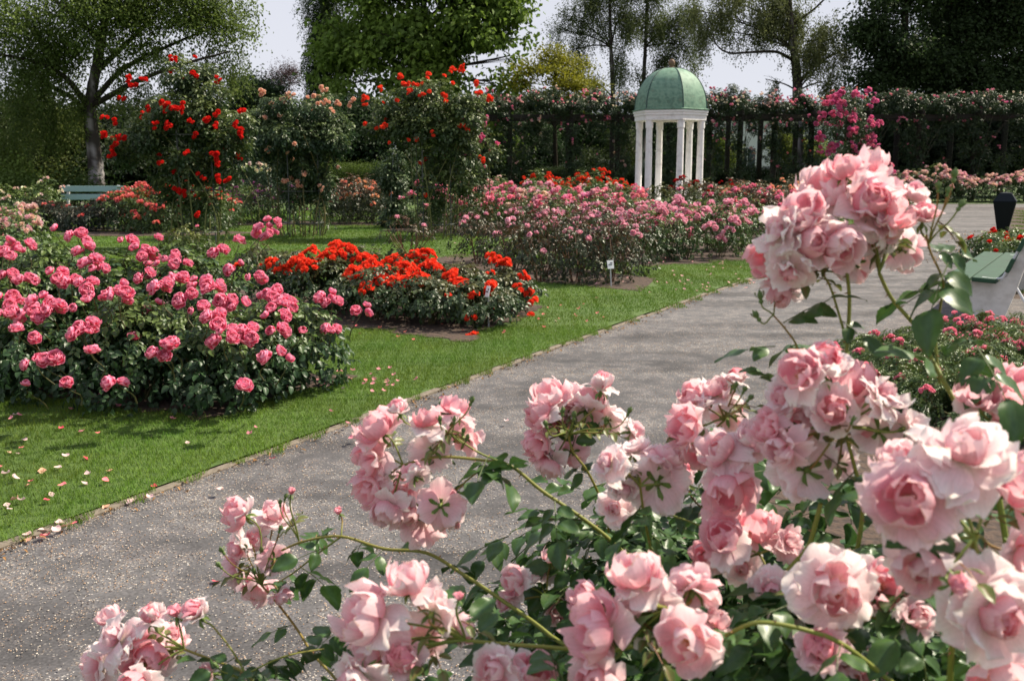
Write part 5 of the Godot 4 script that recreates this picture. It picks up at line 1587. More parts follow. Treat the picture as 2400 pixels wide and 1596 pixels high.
func beds() -> void:
	var dark := [L(0.036, 0.072, 0.024), L(0.10, 0.15, 0.036)]
	var mid := [L(0.048, 0.088, 0.025), L(0.13, 0.18, 0.042)]
	var red := [L(0.038, 0.052, 0.022), L(0.105, 0.055, 0.028)]
	# near pink bed: a row of bushes from the path edge into the lawn
	var ordn := ["first", "second", "third", "fourth", "fifth", "sixth", "seventh", "eighth", "ninth", "tenth", "eleventh", "twelfth", "thirteenth", "fourteenth", "fifteenth", "sixteenth", "seventeenth"]
	var b1 := [[Vector3(-1.996, 0, -6.5), 0.54, 0.60], [Vector3(-1.638, 0, -6.95), 0.5, 0.62], [Vector3(-2.546, 0, -6.55), 0.54, 0.66], [Vector3(-2.408, 0, -7.3), 0.52, 0.92], [Vector3(-3.127, 0, -6.75), 0.55, 0.66], [Vector3(-2.979, 0, -7.45), 0.52, 0.88], [Vector3(-3.644, 0, -6.95), 0.52, 0.74], [Vector3(-3.537, 0, -7.6), 0.5, 0.92], [Vector3(-4.205, 0, -7.3), 0.5, 0.85], [Vector3(-4.087, 0, -7.9), 0.5, 0.95]]
	var desc := ["with the lowest salmon bloom, at the bed's corner by the path", "with the clusters overhanging the lawn towards the orange roses", "in the front row, with dark open foliage below its blooms", "in the back row, carrying the tallest bunches", "in the front row, with three blooms low on its side", "in the back row, behind the two-bloom sprays", "in the front row, crowded with blooms, near the pale roses", "in the back row, with upright yellowish shoots", "at the far end of the front row", "at the far end of the back row"]
	var heads := [[Vector3(-3.422, 1.018, -6.78),4], [Vector3(-3.615, 1.038, -7.08),3], [Vector3(-3.511, 1.036, -7.18),2], [Vector3(-3.289, 1.113, -7.18),1], [Vector3(-3.137, 1.091, -7.18),4], [Vector3(-3.045, 1.023, -7.08),2], [Vector3(-2.915, 0.95, -6.88),3], [Vector3(-2.819, 0.901, -6.78),2], [Vector3(-3.021, 0.902, -6.58),4], [Vector3(-2.698, 0.879, -6.28),4], [Vector3(-2.887, 1.022, -7.48),4], [Vector3(-2.757, 0.982, -7.38),4], [Vector3(-2.694, 0.967, -7.38),3], [Vector3(-2.436, 0.947, -7.08),5], [Vector3(-2.313, 0.92, -6.98),3], [Vector3(-2.732, 1.039, -7.68),1], [Vector3(-2.441, 0.879, -6.58),2], [Vector3(-2.224, 0.858, -6.28),3], [Vector3(-2.215, 0.865, -6.58),3], [Vector3(-2.059, 0.851, -6.58),6], [Vector3(-1.961, 0.806, -6.48),3], [Vector3(-2.01, 0.876, -7.18),2], [Vector3(-1.781, 0.831, -6.88),3], [Vector3(-1.594, 0.765, -6.58),6], [Vector3(-1.488, 0.721, -6.48),4], [Vector3(-1.485, 0.693, -6.28),5], [Vector3(-1.456, 0.602, -6.08),3], [Vector3(-1.615, 0.605, -5.98),4], [Vector3(-1.704, 0.609, -5.88),6], [Vector3(-1.806, 0.697, -5.98),4], [Vector3(-1.823, 0.748, -6.28),3], [Vector3(-1.743, 0.721, -6.28),2], [Vector3(-2.511, 0.83, -6.28),5], [Vector3(-2.448, 0.789, -6.18),3], [Vector3(-2.582, 0.789, -6.18),3], [Vector3(-2.618, 0.776, -5.98),2], [Vector3(-2.911, 0.775, -6.08),6], [Vector3(-2.933, 0.723, -5.98),5], [Vector3(-2.789, 0.75, -5.98),3], [Vector3(-3.159, 0.775, -6.18),4], [Vector3(-3.079, 0.697, -5.98),3], [Vector3(-3.189, 0.862, -6.48),4], [Vector3(-3.451, 0.857, -6.78),3], [Vector3(-2.503, 0.664, -5.78),3], [Vector3(-2.51, 0.634, -5.73),2], [Vector3(-2.447, 0.524, -5.68),1], [Vector3(-2.776, 0.597, -5.68),1], [Vector3(-2.786, 0.478, -5.68),2], [Vector3(-2.639, 0.476, -5.63),1], [Vector3(-2.702, 0.458, -5.63),1], [Vector3(-2.927, 0.626, -5.78),1], [Vector3(-2.542, 0.369, -5.53),1], [Vector3(-2.03, 0.564, -5.63),2], [Vector3(-2.008, 0.513, -5.63),1], [Vector3(-1.967, 0.576, -5.63),1], [Vector3(-2.249, 0.384, -5.53),2], [Vector3(-1.533, 0.352, -5.53),1], [Vector3(-1.441, 0.465, -5.88),2], [Vector3(-1.36, 0.426, -5.88),1], [Vector3(-1.355, 0.527, -6.28),1], [Vector3(-1.296, 0.697, -6.88),4], [Vector3(-1.252, 0.667, -6.88),2], [Vector3(-1.066, 0.586, -6.98),3], [Vector3(-1.24, 0.487, -6.78),2], [Vector3(-1.238, 0.459, -6.68),1], [Vector3(-1.93, 1.115, -7.78),5], [Vector3(-1.861, 1.165, -7.78),3], [Vector3(-1.883, 1.049, -7.78),2], [Vector3(-2.94, 0.851, -6.58),2], [Vector3(-2.034, 0.789, -6.18),2], [Vector3(-1.939, 0.722, -6.08),2], [Vector3(-3.626, 0.857, -6.78),5], [Vector3(-3.434, 0.693, -6.28),5], [Vector3(-2.8, 0.335, -5.58),1], [Vector3(-2.201, 0.958, -7.48),2], [Vector3(-2.107, 1.023, -7.68),1]]
	var mine := []
	for k in b1.size():
		mine.append([])
	for hd in heads:
		var best := 0
		for k in b1.size():
			if Vector2(b1[k][0].x - hd[0].x, b1[k][0].z - hd[0].z).length() < Vector2(b1[best][0].x - hd[0].x, b1[best][0].z - hd[0].z).length():
				best = k
		mine[best].append(hd)
	for k in b1.size():
		bush("rose_bush", "hot pink rose bush, " + desc[k], "rose bushes of the near pink bed", {"at": b1[k][0], "r": Vector2(b1[k][1], b1[k][1]), "h": b1[k][2], "leaves": 640, "leaf": [L(0.032, 0.070, 0.026), L(0.115, 0.17, 0.042)], "bloom": "hot_pink", "heads": mine[k], "n": 1, "per": 1.5, "size": 0.100, "canes": 6, "loose": 0.3, "side": 0.5, "leafsize": 1.0})
	# scarlet bed
	var b2 := [[Vector3(-0.338, 0, -9.7), 0.42, 0.42], [Vector3(-0.849, 0, -9.75), 0.45, 0.46], [Vector3(-0.547, 0, -10.5), 0.5, 0.52], [Vector3(-1.362, 0, -10.1), 0.5, 0.52], [Vector3(-1.125, 0, -10.8), 0.5, 0.6], [Vector3(-1.934, 0, -10.6), 0.5, 0.56], [Vector3(-1.749, 0, -11.2), 0.5, 0.62], [Vector3(-2.435, 0, -11), 0.5, 0.58], [Vector3(-0.093, 0, -10.7), 0.42, 0.44], [Vector3(-2.891, 0, -11.5), 0.5, 0.6]]
	var desc2 := ["low one beside the metal plant marker", "in front, with bare soil and fallen petals at its foot", "behind the plant marker, with loose single sprays", "in front, under the widest mass of bloom", "at the back, crowned with dense scarlet heads", "behind the overhanging pink sprays", "at the back, tallest of the orange-red ones", "with flat scarlet heads, beyond the tall pink spray", "at the corner by the lawn, with two drooping sprays", "hidden behind the pink bed, its top just showing"]
	var heads2 := [[Vector3(-2.279, 0.622, -10.6),14], [Vector3(-2.169, 0.586, -10.5),12], [Vector3(-1.972, 0.673, -10.8),16], [Vector3(-1.825, 0.711, -10.9),14], [Vector3(-1.934, 0.75, -11),8], [Vector3(-1.64, 0.618, -10.9),12], [Vector3(-1.505, 0.576, -10.6),16], [Vector3(-1.309, 0.539, -10.3),18], [Vector3(-1.288, 0.613, -10.7),12], [Vector3(-1.119, 0.573, -10.4),16], [Vector3(-1.054, 0.641, -10.9),14], [Vector3(-0.936, 0.664, -10.9),10], [Vector3(-0.867, 0.576, -10.6),14], [Vector3(-0.937, 0.494, -10.1),12], [Vector3(-1.154, 0.473, -9.9),14], [Vector3(-1.316, 0.483, -10),12], [Vector3(-1.658, 0.528, -10.4),10], [Vector3(-1.44, 0.42, -9.8),8], [Vector3(-1.079, 0.483, -10),10], [Vector3(-2.626, 0.571, -10.9),8], [Vector3(-2.489, 0.497, -10.7),6], [Vector3(-2.798, 0.47, -11.2),5], [Vector3(-0.547, 0.451, -9.9),12], [Vector3(-0.487, 0.442, -9.8),8], [Vector3(-0.616, 0.505, -10.2),8], [Vector3(-0.164, 0.585, -10.9),6], [Vector3(-0.07, 0.566, -10.8),5], [Vector3(-0.236, 0.609, -11),3], [Vector3(0.067, 0.334, -10.4),4], [Vector3(0.18, 0.28, -10.4),3], [Vector3(0.223, 0.203, -10.3),2], [Vector3(0.114, 0.439, -10.6),2], [Vector3(-0.244, 0.339, -9.7),1], [Vector3(-0.374, 0.361, -9.6),2], [Vector3(-0.216, 0.418, -10),3], [Vector3(-0.168, 0.17, -9.7),1], [Vector3(-0.384, 0.176, -9.3),2], [Vector3(-0.367, 0.037, -9.15),2], [Vector3(-0.405, 0.005, -9.1),1], [Vector3(0.197, 0.031, -10.3),1], [Vector3(-0.205, -0.006, -9.4),1], [Vector3(-0.617, 0.353, -9.5),1], [Vector3(-2.22, 0.679, -11),6], [Vector3(-1.553, 0.505, -10),5]]
	mine = []
	for k in b2.size():
		mine.append([])
	for hd in heads2:
		var best := 0
		for k in b2.size():
			if Vector2(b2[k][0].x - hd[0].x, b2[k][0].z - hd[0].z).length() < Vector2(b2[best][0].x - hd[0].x, b2[best][0].z - hd[0].z).length():
				best = k
		mine[best].append(hd)
	for k in b2.size():
		bush("rose_bush", "orange-red rose bush, " + desc2[k], "rose bushes of the orange-red bed", {"at": b2[k][0], "r": Vector2(b2[k][1], b2[k][1]), "h": b2[k][2], "leaves": 330, "leaf": [L(0.034, 0.062, 0.021), L(0.095, 0.095, 0.03)], "bloom": "scarlet", "heads": mine[k], "size": 0.088, "canes": 7, "floor": 0.14, "n": 1, "per": 3, "loose": 0.3})
	# bed of tall red-leaved shoots and pink blooms
	var rows := [
		["pink rose bush with red-brown shoots", "by the white label", "soft_pink", red, [[1265, 13.4], [1350, 13.3], [1430, 13.3], [1200, 14.6], [1300, 14.7], [1400, 14.6], [1120, 15.8], [1230, 16.0], [1340, 15.9], [1470, 14.3]], 0.5, 0.86, 6, 1.4, 0.10, 200, false, 0.8],
		["pale pink rose bush", "in the bed behind the white label", "soft_pink", mid, [[1530, 16.3], [1610, 16.6], [1690, 16.9], [1480, 17.4], [1570, 17.8], [1660, 18.2], [1400, 18.3], [1500, 18.9], [1740, 18.3], [1330, 18.6]], 0.55, 0.86, 12, 3.4, 0.12, 240, false, 0.5],
	]
	for row in rows:
		for k in row[4].size():
			var q: Array = row[4][k]
			var pos := Vector3((q[0] - 1200) / 2327.0 * q[1], 0, -q[1])
			bush("rose_bush", "%s, %s from the front, %s" % [row[0], ordn[k], row[1]], row[0] + " " + row[1], {"at": pos, "r": Vector2(row[5], row[5]), "h": row[6] * rr(0.9, 1.1), "leaves": row[10], "leaf": row[3], "bloom": row[2], "n": row[7], "per": row[8], "size": row[9], "loose": row[12], "stalk": L(0.13, 0.07, 0.04) if row[3] == red else L(0.09, 0.09, 0.035), "canes": 8})
	# beds farther off: flowers too small to pick apart one by one
	var far := [
		["pink rose bush", "in the wide pink mass before the temple", "rose_pink", mid, [[1000, 24], [1060, 23.5], [1120, 23], [1180, 22.6], [1250, 22.4], [1320, 22], [1400, 21.6], [1480, 21.4], [1040, 26], [1110, 26], [1190, 25.6], [1270, 25], [1350, 24.4], [1440, 24], [1080, 28.5], [1170, 28.5], [1260, 28]], 0.66, 0.98, 15, 2.6, 0.125, 190],
		["pale blush rose bush", "between pink mass and red row", "blush", mid, [[1170, 29.5], [1250, 29], [1320, 28], [1400, 27]], 0.7, 1.05, 12, 2.0, 0.11, 220],
		["scarlet rose bush", "in the red row before the pergola", "scarlet", mid, [[1262, 33.5], [1310, 33.5], [1355, 33.5], [1400, 33.5], [1445, 33.2]], 0.6, 1.2, 22, 4.0, 0.10, 220],
		["green rose bush out of bloom", "before the temple", "rose_pink", [L(0.05, 0.075, 0.022), L(0.10, 0.11, 0.035)], [[1480, 26], [1550, 25.5], [1630, 25], [1700, 24.5]], 0.8, 0.95, 4, 2.0, 0.10, 260],
		["dark red rose bush", "at the foot of the temple", "dark_red", red, [[1600, 28.6], [1650, 28.2], [1710, 28.4]], 0.65, 1.05, 12, 2.4, 0.11, 220],
		["apricot rose bush", "in the bed right of the temple", "apricot", [L(0.045, 0.065, 0.02), L(0.10, 0.085, 0.03)], [[1730, 27], [1790, 27.5], [1840, 28], [1900, 28], [1770, 30], [1850, 31], [1960, 29]], 0.75, 1.05, 14, 2.2, 0.11, 240],
		["red and pink rose bush", "behind the tall pale roses", "carmine", red, [[1760, 23], [1830, 23.5], [1900, 24], [1800, 20.8], [1870, 21.4]], 0.75, 1.0, 14, 2.2, 0.10, 240],
		["pale pink rose bush", "on the lawn beyond the path's end", "blush", dark, [[2090, 41], [2135, 41], [2180, 41], [2225, 41], [2270, 41.2], [2315, 41], [2360, 41], [2400, 41.2], [2440, 41], [2060, 41.5]], 0.8, 1.25, 40, 2.6, 0.12, 240],
		["dark-leaved rose bush", "in front of the blue-green bench", "coral", [L(0.022, 0.034, 0.018), L(0.06, 0.05, 0.03)], [[100, 24], [150, 23.8], [200, 23.6], [250, 23.4]], 0.62, 0.72, 4, 1.6, 0.10, 300],
		["coral pink rose bush", "beside the blue-green bench", "coral", mid, [[290, 23.3], [335, 23], [380, 22.8], [300, 24.6]], 0.55, 0.95, 22, 2.6, 0.10, 220],
		["deep red rose bush", "under the big red climber", "red", dark, [[345, 24.6], [390, 24], [430, 23.5], [470, 23.8]], 0.6, 1.0, 26, 2.4, 0.09, 240],
		["coral rose bush", "between red climber and purple roses", "coral", mid, [[500, 23.5], [525, 24.5]], 0.5, 0.85, 14, 2.2, 0.10, 220],
		["mauve rose bush", "behind the two left climbers", "mauve", mid, [[520, 27.5], [570, 27], [620, 26.8], [660, 27.2]], 0.75, 1.0, 18, 2.2, 0.10, 260],
		["peach rose bush with bronze leaves", "left of the obelisk climber", "apricot", red, [[780, 26.4], [830, 26.2], [880, 26.5], [810, 28], [860, 28]], 0.65, 1.05, 8, 1.8, 0.11, 260],
		["blush rose bush", "at the lawn's left edge", "blush", mid, [[15, 14.8], [-60, 15], [50, 15.6]], 0.5, 0.92, 16, 3.0, 0.10, 240],
		["low red rose bush", "between bin and green bench", "red", mid, [[2330, 16], [2380, 15], [2370, 17.5], [2420, 14.2]], 0.5, 0.45, 10, 1.8, 0.07, 240],
		["white rose bush", "left of the blue-green bench", "cream", mid, [[70, 25.5], [115, 25.8], [20, 25.2]], 0.6, 1.0, 8, 2.0, 0.1, 220],
	]
	for row in far:
		for k in row[4].size():
			var q: Array = row[4][k]
			var pos := Vector3((q[0] - 1200) / 2327.0 * q[1], 0, -q[1])
			bush("rose_bush", "%s, %s from the left, %s" % [row[0], ordn[k], row[1]], row[0] + " " + row[1], {"at": pos, "r": Vector2(row[5], row[5]), "h": row[6] * rr(0.82, 1.15), "leaves": row[10], "leaf": row[3], "bloom": row[2] if row[2] != "rose_pink" else ["rose_pink", "soft_pink", "carmine", "rose_pink", "blush"][k % 5], "n": int(row[7] * rr(0.6, 1.3)), "per": row[8], "size": row[9] * rr(0.9, 1.1), "far": true, "leafsize": 1.35, "canes": 4, "loose": 0.3})
	# ground-cover roses beside the near path
	var gc := [[Vector3(3.052, 0, -8.2), 0.45, 0.13, 4], [Vector3(3.528, 0, -8.4), 0.5, 0.17, 6], [Vector3(4.042, 0, -8.4), 0.5, 0.30, 20], [Vector3(4.207, 0, -8), 0.55, 0.34, 18], [Vector3(2.973, 0, -7.7), 0.5, 0.16, 4], [Vector3(3.311, 0, -7.7), 0.55, 0.24, 8], [Vector3(3.563, 0, -7.3), 0.6, 0.32, 11], [Vector3(2.929, 0, -7), 0.55, 0.26, 7], [Vector3(3.193, 0, -6.7), 0.55, 0.3, 7], [Vector3(3.762, 0, -7), 0.6, 0.36, 10], [Vector3(2.537, 0, -6.3), 0.5, 0.26, 6], [Vector3(2.75, 0, -5.9), 0.5, 0.28, 6], [Vector3(3.14, 0, -6), 0.5, 0.3, 6]]
	var gd := ["mostly leaves, at the path edge", "low, with scattered single flowers, before the bench's shadow", "tallest, beside the bench's side panel", "dense with flowers at the frame of the view", "lowest, creeping onto the path", "with a cluster between the two arching canes", "with bright bunches below the bench", "dark and leafy below the arching cane", "mostly hidden behind the big pale roses", "at the very right, half hidden by pale roses", "seen between the two biggest bunches of pale roses", "only glimpsed below the biggest pale rose", "behind the pale pair of roses at the right edge"]
	for k in gc.size():
		bush("ground_cover_rose", "low pink ground-cover rose, " + gd[k], "ground-cover roses beside the green bench", {"category": "rose bush", "at": gc[k][0], "r": Vector2(gc[k][1], gc[k][1]), "h": gc[k][2], "leaves": 900, "small": true, "leaf": [L(0.055, 0.10, 0.03), L(0.13, 0.18, 0.05)], "bloom": "carmine", "n": gc[k][3], "per": 5.0, "size": 0.042, "canes": 3, "floor": 0.01, "loose": 0.7, "leafsize": 1.2})

	bush("rose_bush", "low rose bush with yellow-green leaves and hardly a flower, before the big red climber", "", {"at": Vector3(-5.428, 0, -16.6), "r": Vector2(0.5, 0.45), "h": 0.55, "leaves": 260, "leaf": [L(0.06, 0.09, 0.022), L(0.15, 0.16, 0.035)], "bloom": "hot_pink", "n": 1, "per": 1.0, "size": 0.09, "loose": 0.6})
	bush("rose_bush", "leggy rose bush of bare red-brown shoots left of the white plant label's bed", "", {"at": Vector3(-1.602, 0, -15.5), "r": Vector2(0.55, 0.4), "h": 0.75, "leaves": 90, "leaf": red, "bloom": "soft_pink", "n": 2, "per": 1.0, "size": 0.08, "loose": 0.9, "stalk": L(0.16, 0.07, 0.04), "canes": 14})

func furniture() -> void:
	# green bench at right
	var wood_tex := ramp_tex(0.02, 91, [Color8(10, 48, 27), Color8(18, 62, 38), Color8(24, 70, 44), Color8(14, 54, 32)], 256, 5)
	var wood := tri_mat(wood_tex, 0.8, 0.6)
	var conc_tex := ramp_tex(0.03, 92, [Color8(178, 174, 166), Color8(200, 197, 190), Color8(212, 209, 203), Color8(188, 183, 174)], 256, 5)
	var conc := tri_mat(conc_tex, 1.2, 0.85, conc_tex, 0.2)
	var steel := vmat(0.35, 0.6, 0.0)
	var dir := Vector3(0.52, 0, -0.854)
	var b := thing("park_bench", "green slatted bench with pale concrete side panels and its back to the right", "bench", Vector3(4.69, 0, -10.03))
	b.basis = Basis(Vector3(0.854, 0, 0.52), Vector3.UP, -dir)  # local -Z runs along the path, +X away from it
	var ln := 3.3
	for k in 2:
		var g := Geo.new()
		g.box(Vector3(0.228, 0.045, ln), Vector3(-0.14 + 0.25 * k, 0.445, -ln / 2 + 0.12), 0.006, Color.WHITE, Basis(Vector3.BACK, -0.05))
		part("seat_board", g.mesh(wood), b)
	for k in 2:
		var g := Geo.new()
		g.box(Vector3(0.04, 0.14, ln), Vector3(0.33 + 0.085 * k, 0.6 + 0.21 * k, -ln / 2 + 0.12), 0.006, Color.WHITE, Basis(Vector3.BACK, -0.36))
		part("back_board", g.mesh(wood), b)
	for k in 2:
		var outline := PackedVector2Array([Vector2(-0.27, 0.415), Vector2(0.22, 0.415), Vector2(0.30, 0.47), Vector2(0.46, 0.9), Vector2(0.53, 0.9), Vector2(0.40, 0.36), Vector2(0.29, 0.0), Vector2(0.02, 0.0), Vector2(-0.02, 0.16), Vector2(-0.27, 0.36)])
		var g := Geo.new()
		for s in [0.0, -0.09]:
			var f := Geo.new()
			for q in outline:
				f.p(Vector3(q.x, q.y, s))
			var idx := Geometry2D.triangulate_polygon(outline)
			for j in range(0, idx.size(), 3):
				var cw := (outline[idx[j + 1]] - outline[idx[j]]).cross(outline[idx[j + 2]] - outline[idx[j]]) < 0
				if cw == (s == 0.0):
					f.tri(idx[j], idx[j + 1], idx[j + 2])
				else:
					f.tri(idx[j], idx[j + 2], idx[j + 1])
			g.add(f, Transform3D.IDENTITY)
		for j in outline.size():
			var p0 := outline[j]
			var p1 := outline[(j + 1) % outline.size()]
			g.quad(Vector3(p0.x, p0.y, 0), Vector3(p1.x, p1.y, 0), Vector3(p1.x, p1.y, -0.09), Vector3(p0.x, p0.y, -0.09))
		part("side_panel", g.flat_mesh(conc), b, null, Transform3D(Basis.IDENTITY, Vector3(0, 0, -0.02 - 2.9 * k)))
		var r := Geo.new()
		r.tube([Vector3(0.08, 0.46, 0.0), Vector3(0.2, 0.452, 0.005), Vector3(0.265, 0.47, 0.005), Vector3(0.29, 0.52, 0.0), Vector3(0.33, 0.62, 0.0), Vector3(0.43, 0.86, 0.0)].map(func(q): return q + Vector3(0, 0.0, 0.02 - 2.9 * k)), 0.012, 0.012, 8, L(0.6, 0.62, 0.64), L(0.6, 0.62, 0.64))
		part("metal_rail", r.mesh(steel), b)
		var l := Geo.new()
		l.tube([Vector3(0.36, 0.42, 0), Vector3(0.62, 0.0, 0)].map(func(q): return q + Vector3(0, 0.0, -0.07 - 2.9 * k)), 0.014, 0.014, 8, L(0.7, 0.71, 0.72), L(0.7, 0.71, 0.72))
		part("rear_leg", l.mesh(steel), b)
	# litter bin
	var bin := thing("litter_bin", "dark green-black litter bin tapering to its foot beside the path", "bin", Vector3(10.547, 0, -21.4))
	bin.rotation.y = -0.5
	var black := vmat(0.55, 0.3)
	var bc := L(0.006, 0.009, 0.010)
	var g := Geo.new()
	g.lathe([Vector2(0.14, 0.06), Vector2(0.15, 0.16), Vector2(0.31, 0.78)], 4, bc, PI / 4)
	part("body", g.flat_mesh(black), bin)
	g = Geo.new()
	g.lathe([Vector2(0.312, 0.781), Vector2(0.32, 0.8), Vector2(0.16, 0.97), Vector2(0.0, 0.99)], 4, bc * 1.2, PI / 4)
	part("lid", g.flat_mesh(black), bin)
	g = Geo.new()
	g.box(Vector3(0.1, 0.07, 0.1), Vector3(0, 0.03, 0), 0.005, bc)
	part("foot", g.mesh(black), bin)
	g = Geo.new()
	g.box(Vector3(0.2, 0.07, 0.02), Vector3(0, 0.86, 0.165), 0.004, L(0.5, 0.52, 0.55), Basis(Vector3.RIGHT, -0.72))
	part("ash_plate", g.mesh(vmat(0.3, 0.6)), bin)
	# bench at left
	var lb := thing("park_bench", "blue-green bench whose two back slats show above dark-leaved roses", "bench", Vector3(-11.056, 0, -26.2))
	var teal := vmat(0.55, 0.4)
	var tc := L(0.20, 0.31, 0.29)
	for k in 2:
		g = Geo.new()
		g.box(Vector3(1.66, 0.15, 0.035), Vector3(0, 0.72 + 0.21 * k, -0.2 - 0.05 * k), 0.006, tc * (1.0 + 0.1 * k), Basis(Vector3.RIGHT, -0.2))
		part("back_slat", g.mesh(teal), lb)
	for k in 3:
		g = Geo.new()
		g.box(Vector3(1.66, 0.035, 0.12), Vector3(0, 0.46, -0.05 + 0.135 * k), 0.006, tc)
		part("seat_slat", g.mesh(teal), lb)
	for s in [-1, 1]:
		g = Geo.new()
		g.box(Vector3(0.07, 0.44, 0.42), Vector3(s * 0.66, 0.22, 0.08), 0.01, L(0.5, 0.49, 0.47))
		g.box(Vector3(0.07, 0.62, 0.06), Vector3(s * 0.66, 0.72, -0.24), 0.01, L(0.5, 0.49, 0.47), Basis(Vector3.RIGHT, -0.2))
		part("side_support", g.mesh(M.plain), lb)
	# plant labels
	var tagm := vmat(0.4, 0.5)
	var signs := [["white plant label on a thin stake at the corner of the third bed", Vector3(1.288, 0, -12.783), 0.30, 0.085, 0.2], ["grey metal plant label in front of the orange-red roses", Vector3(-0.229, 0, -9.566), 0.36, 0.06, -0.9]]
	for s in signs:
		var o := thing("plant_label", s[0], "plant label", s[1])
		o.rotation = Vector3(-0.04, s[4], 0.05)
		g = Geo.new()
		g.box(Vector3(0.016, s[2], 0.008), Vector3(0, s[2] / 2 - 0.03, 0), 0.001, L(0.45, 0.46, 0.46))
		part("stake", g.mesh(tagm), o)
		g = Geo.new()
		g.box(Vector3(s[3], 0.11, 0.006), Vector3(0, s[2] + 0.01, 0.01), 0.001, L(0.82, 0.83, 0.82), Basis(Vector3.RIGHT, -0.25))
		var pl := part("plate", g.mesh(tagm), o)
		for e in [[0.012, 0.022, 0.03], [-0.004, 0.0, 0.05]]:
			g = Geo.new()
			g.box(Vector3(s[3] * e[2] * 12.0, 0.012, 0.002), Vector3(e[0], s[2] + 0.01 + e[1], 0.0145 - e[1] * 0.25), 0.0, L(0.03, 0.03, 0.035), Basis(Vector3.RIGHT, -0.25))
			part("print", g.mesh(tagm), pl)

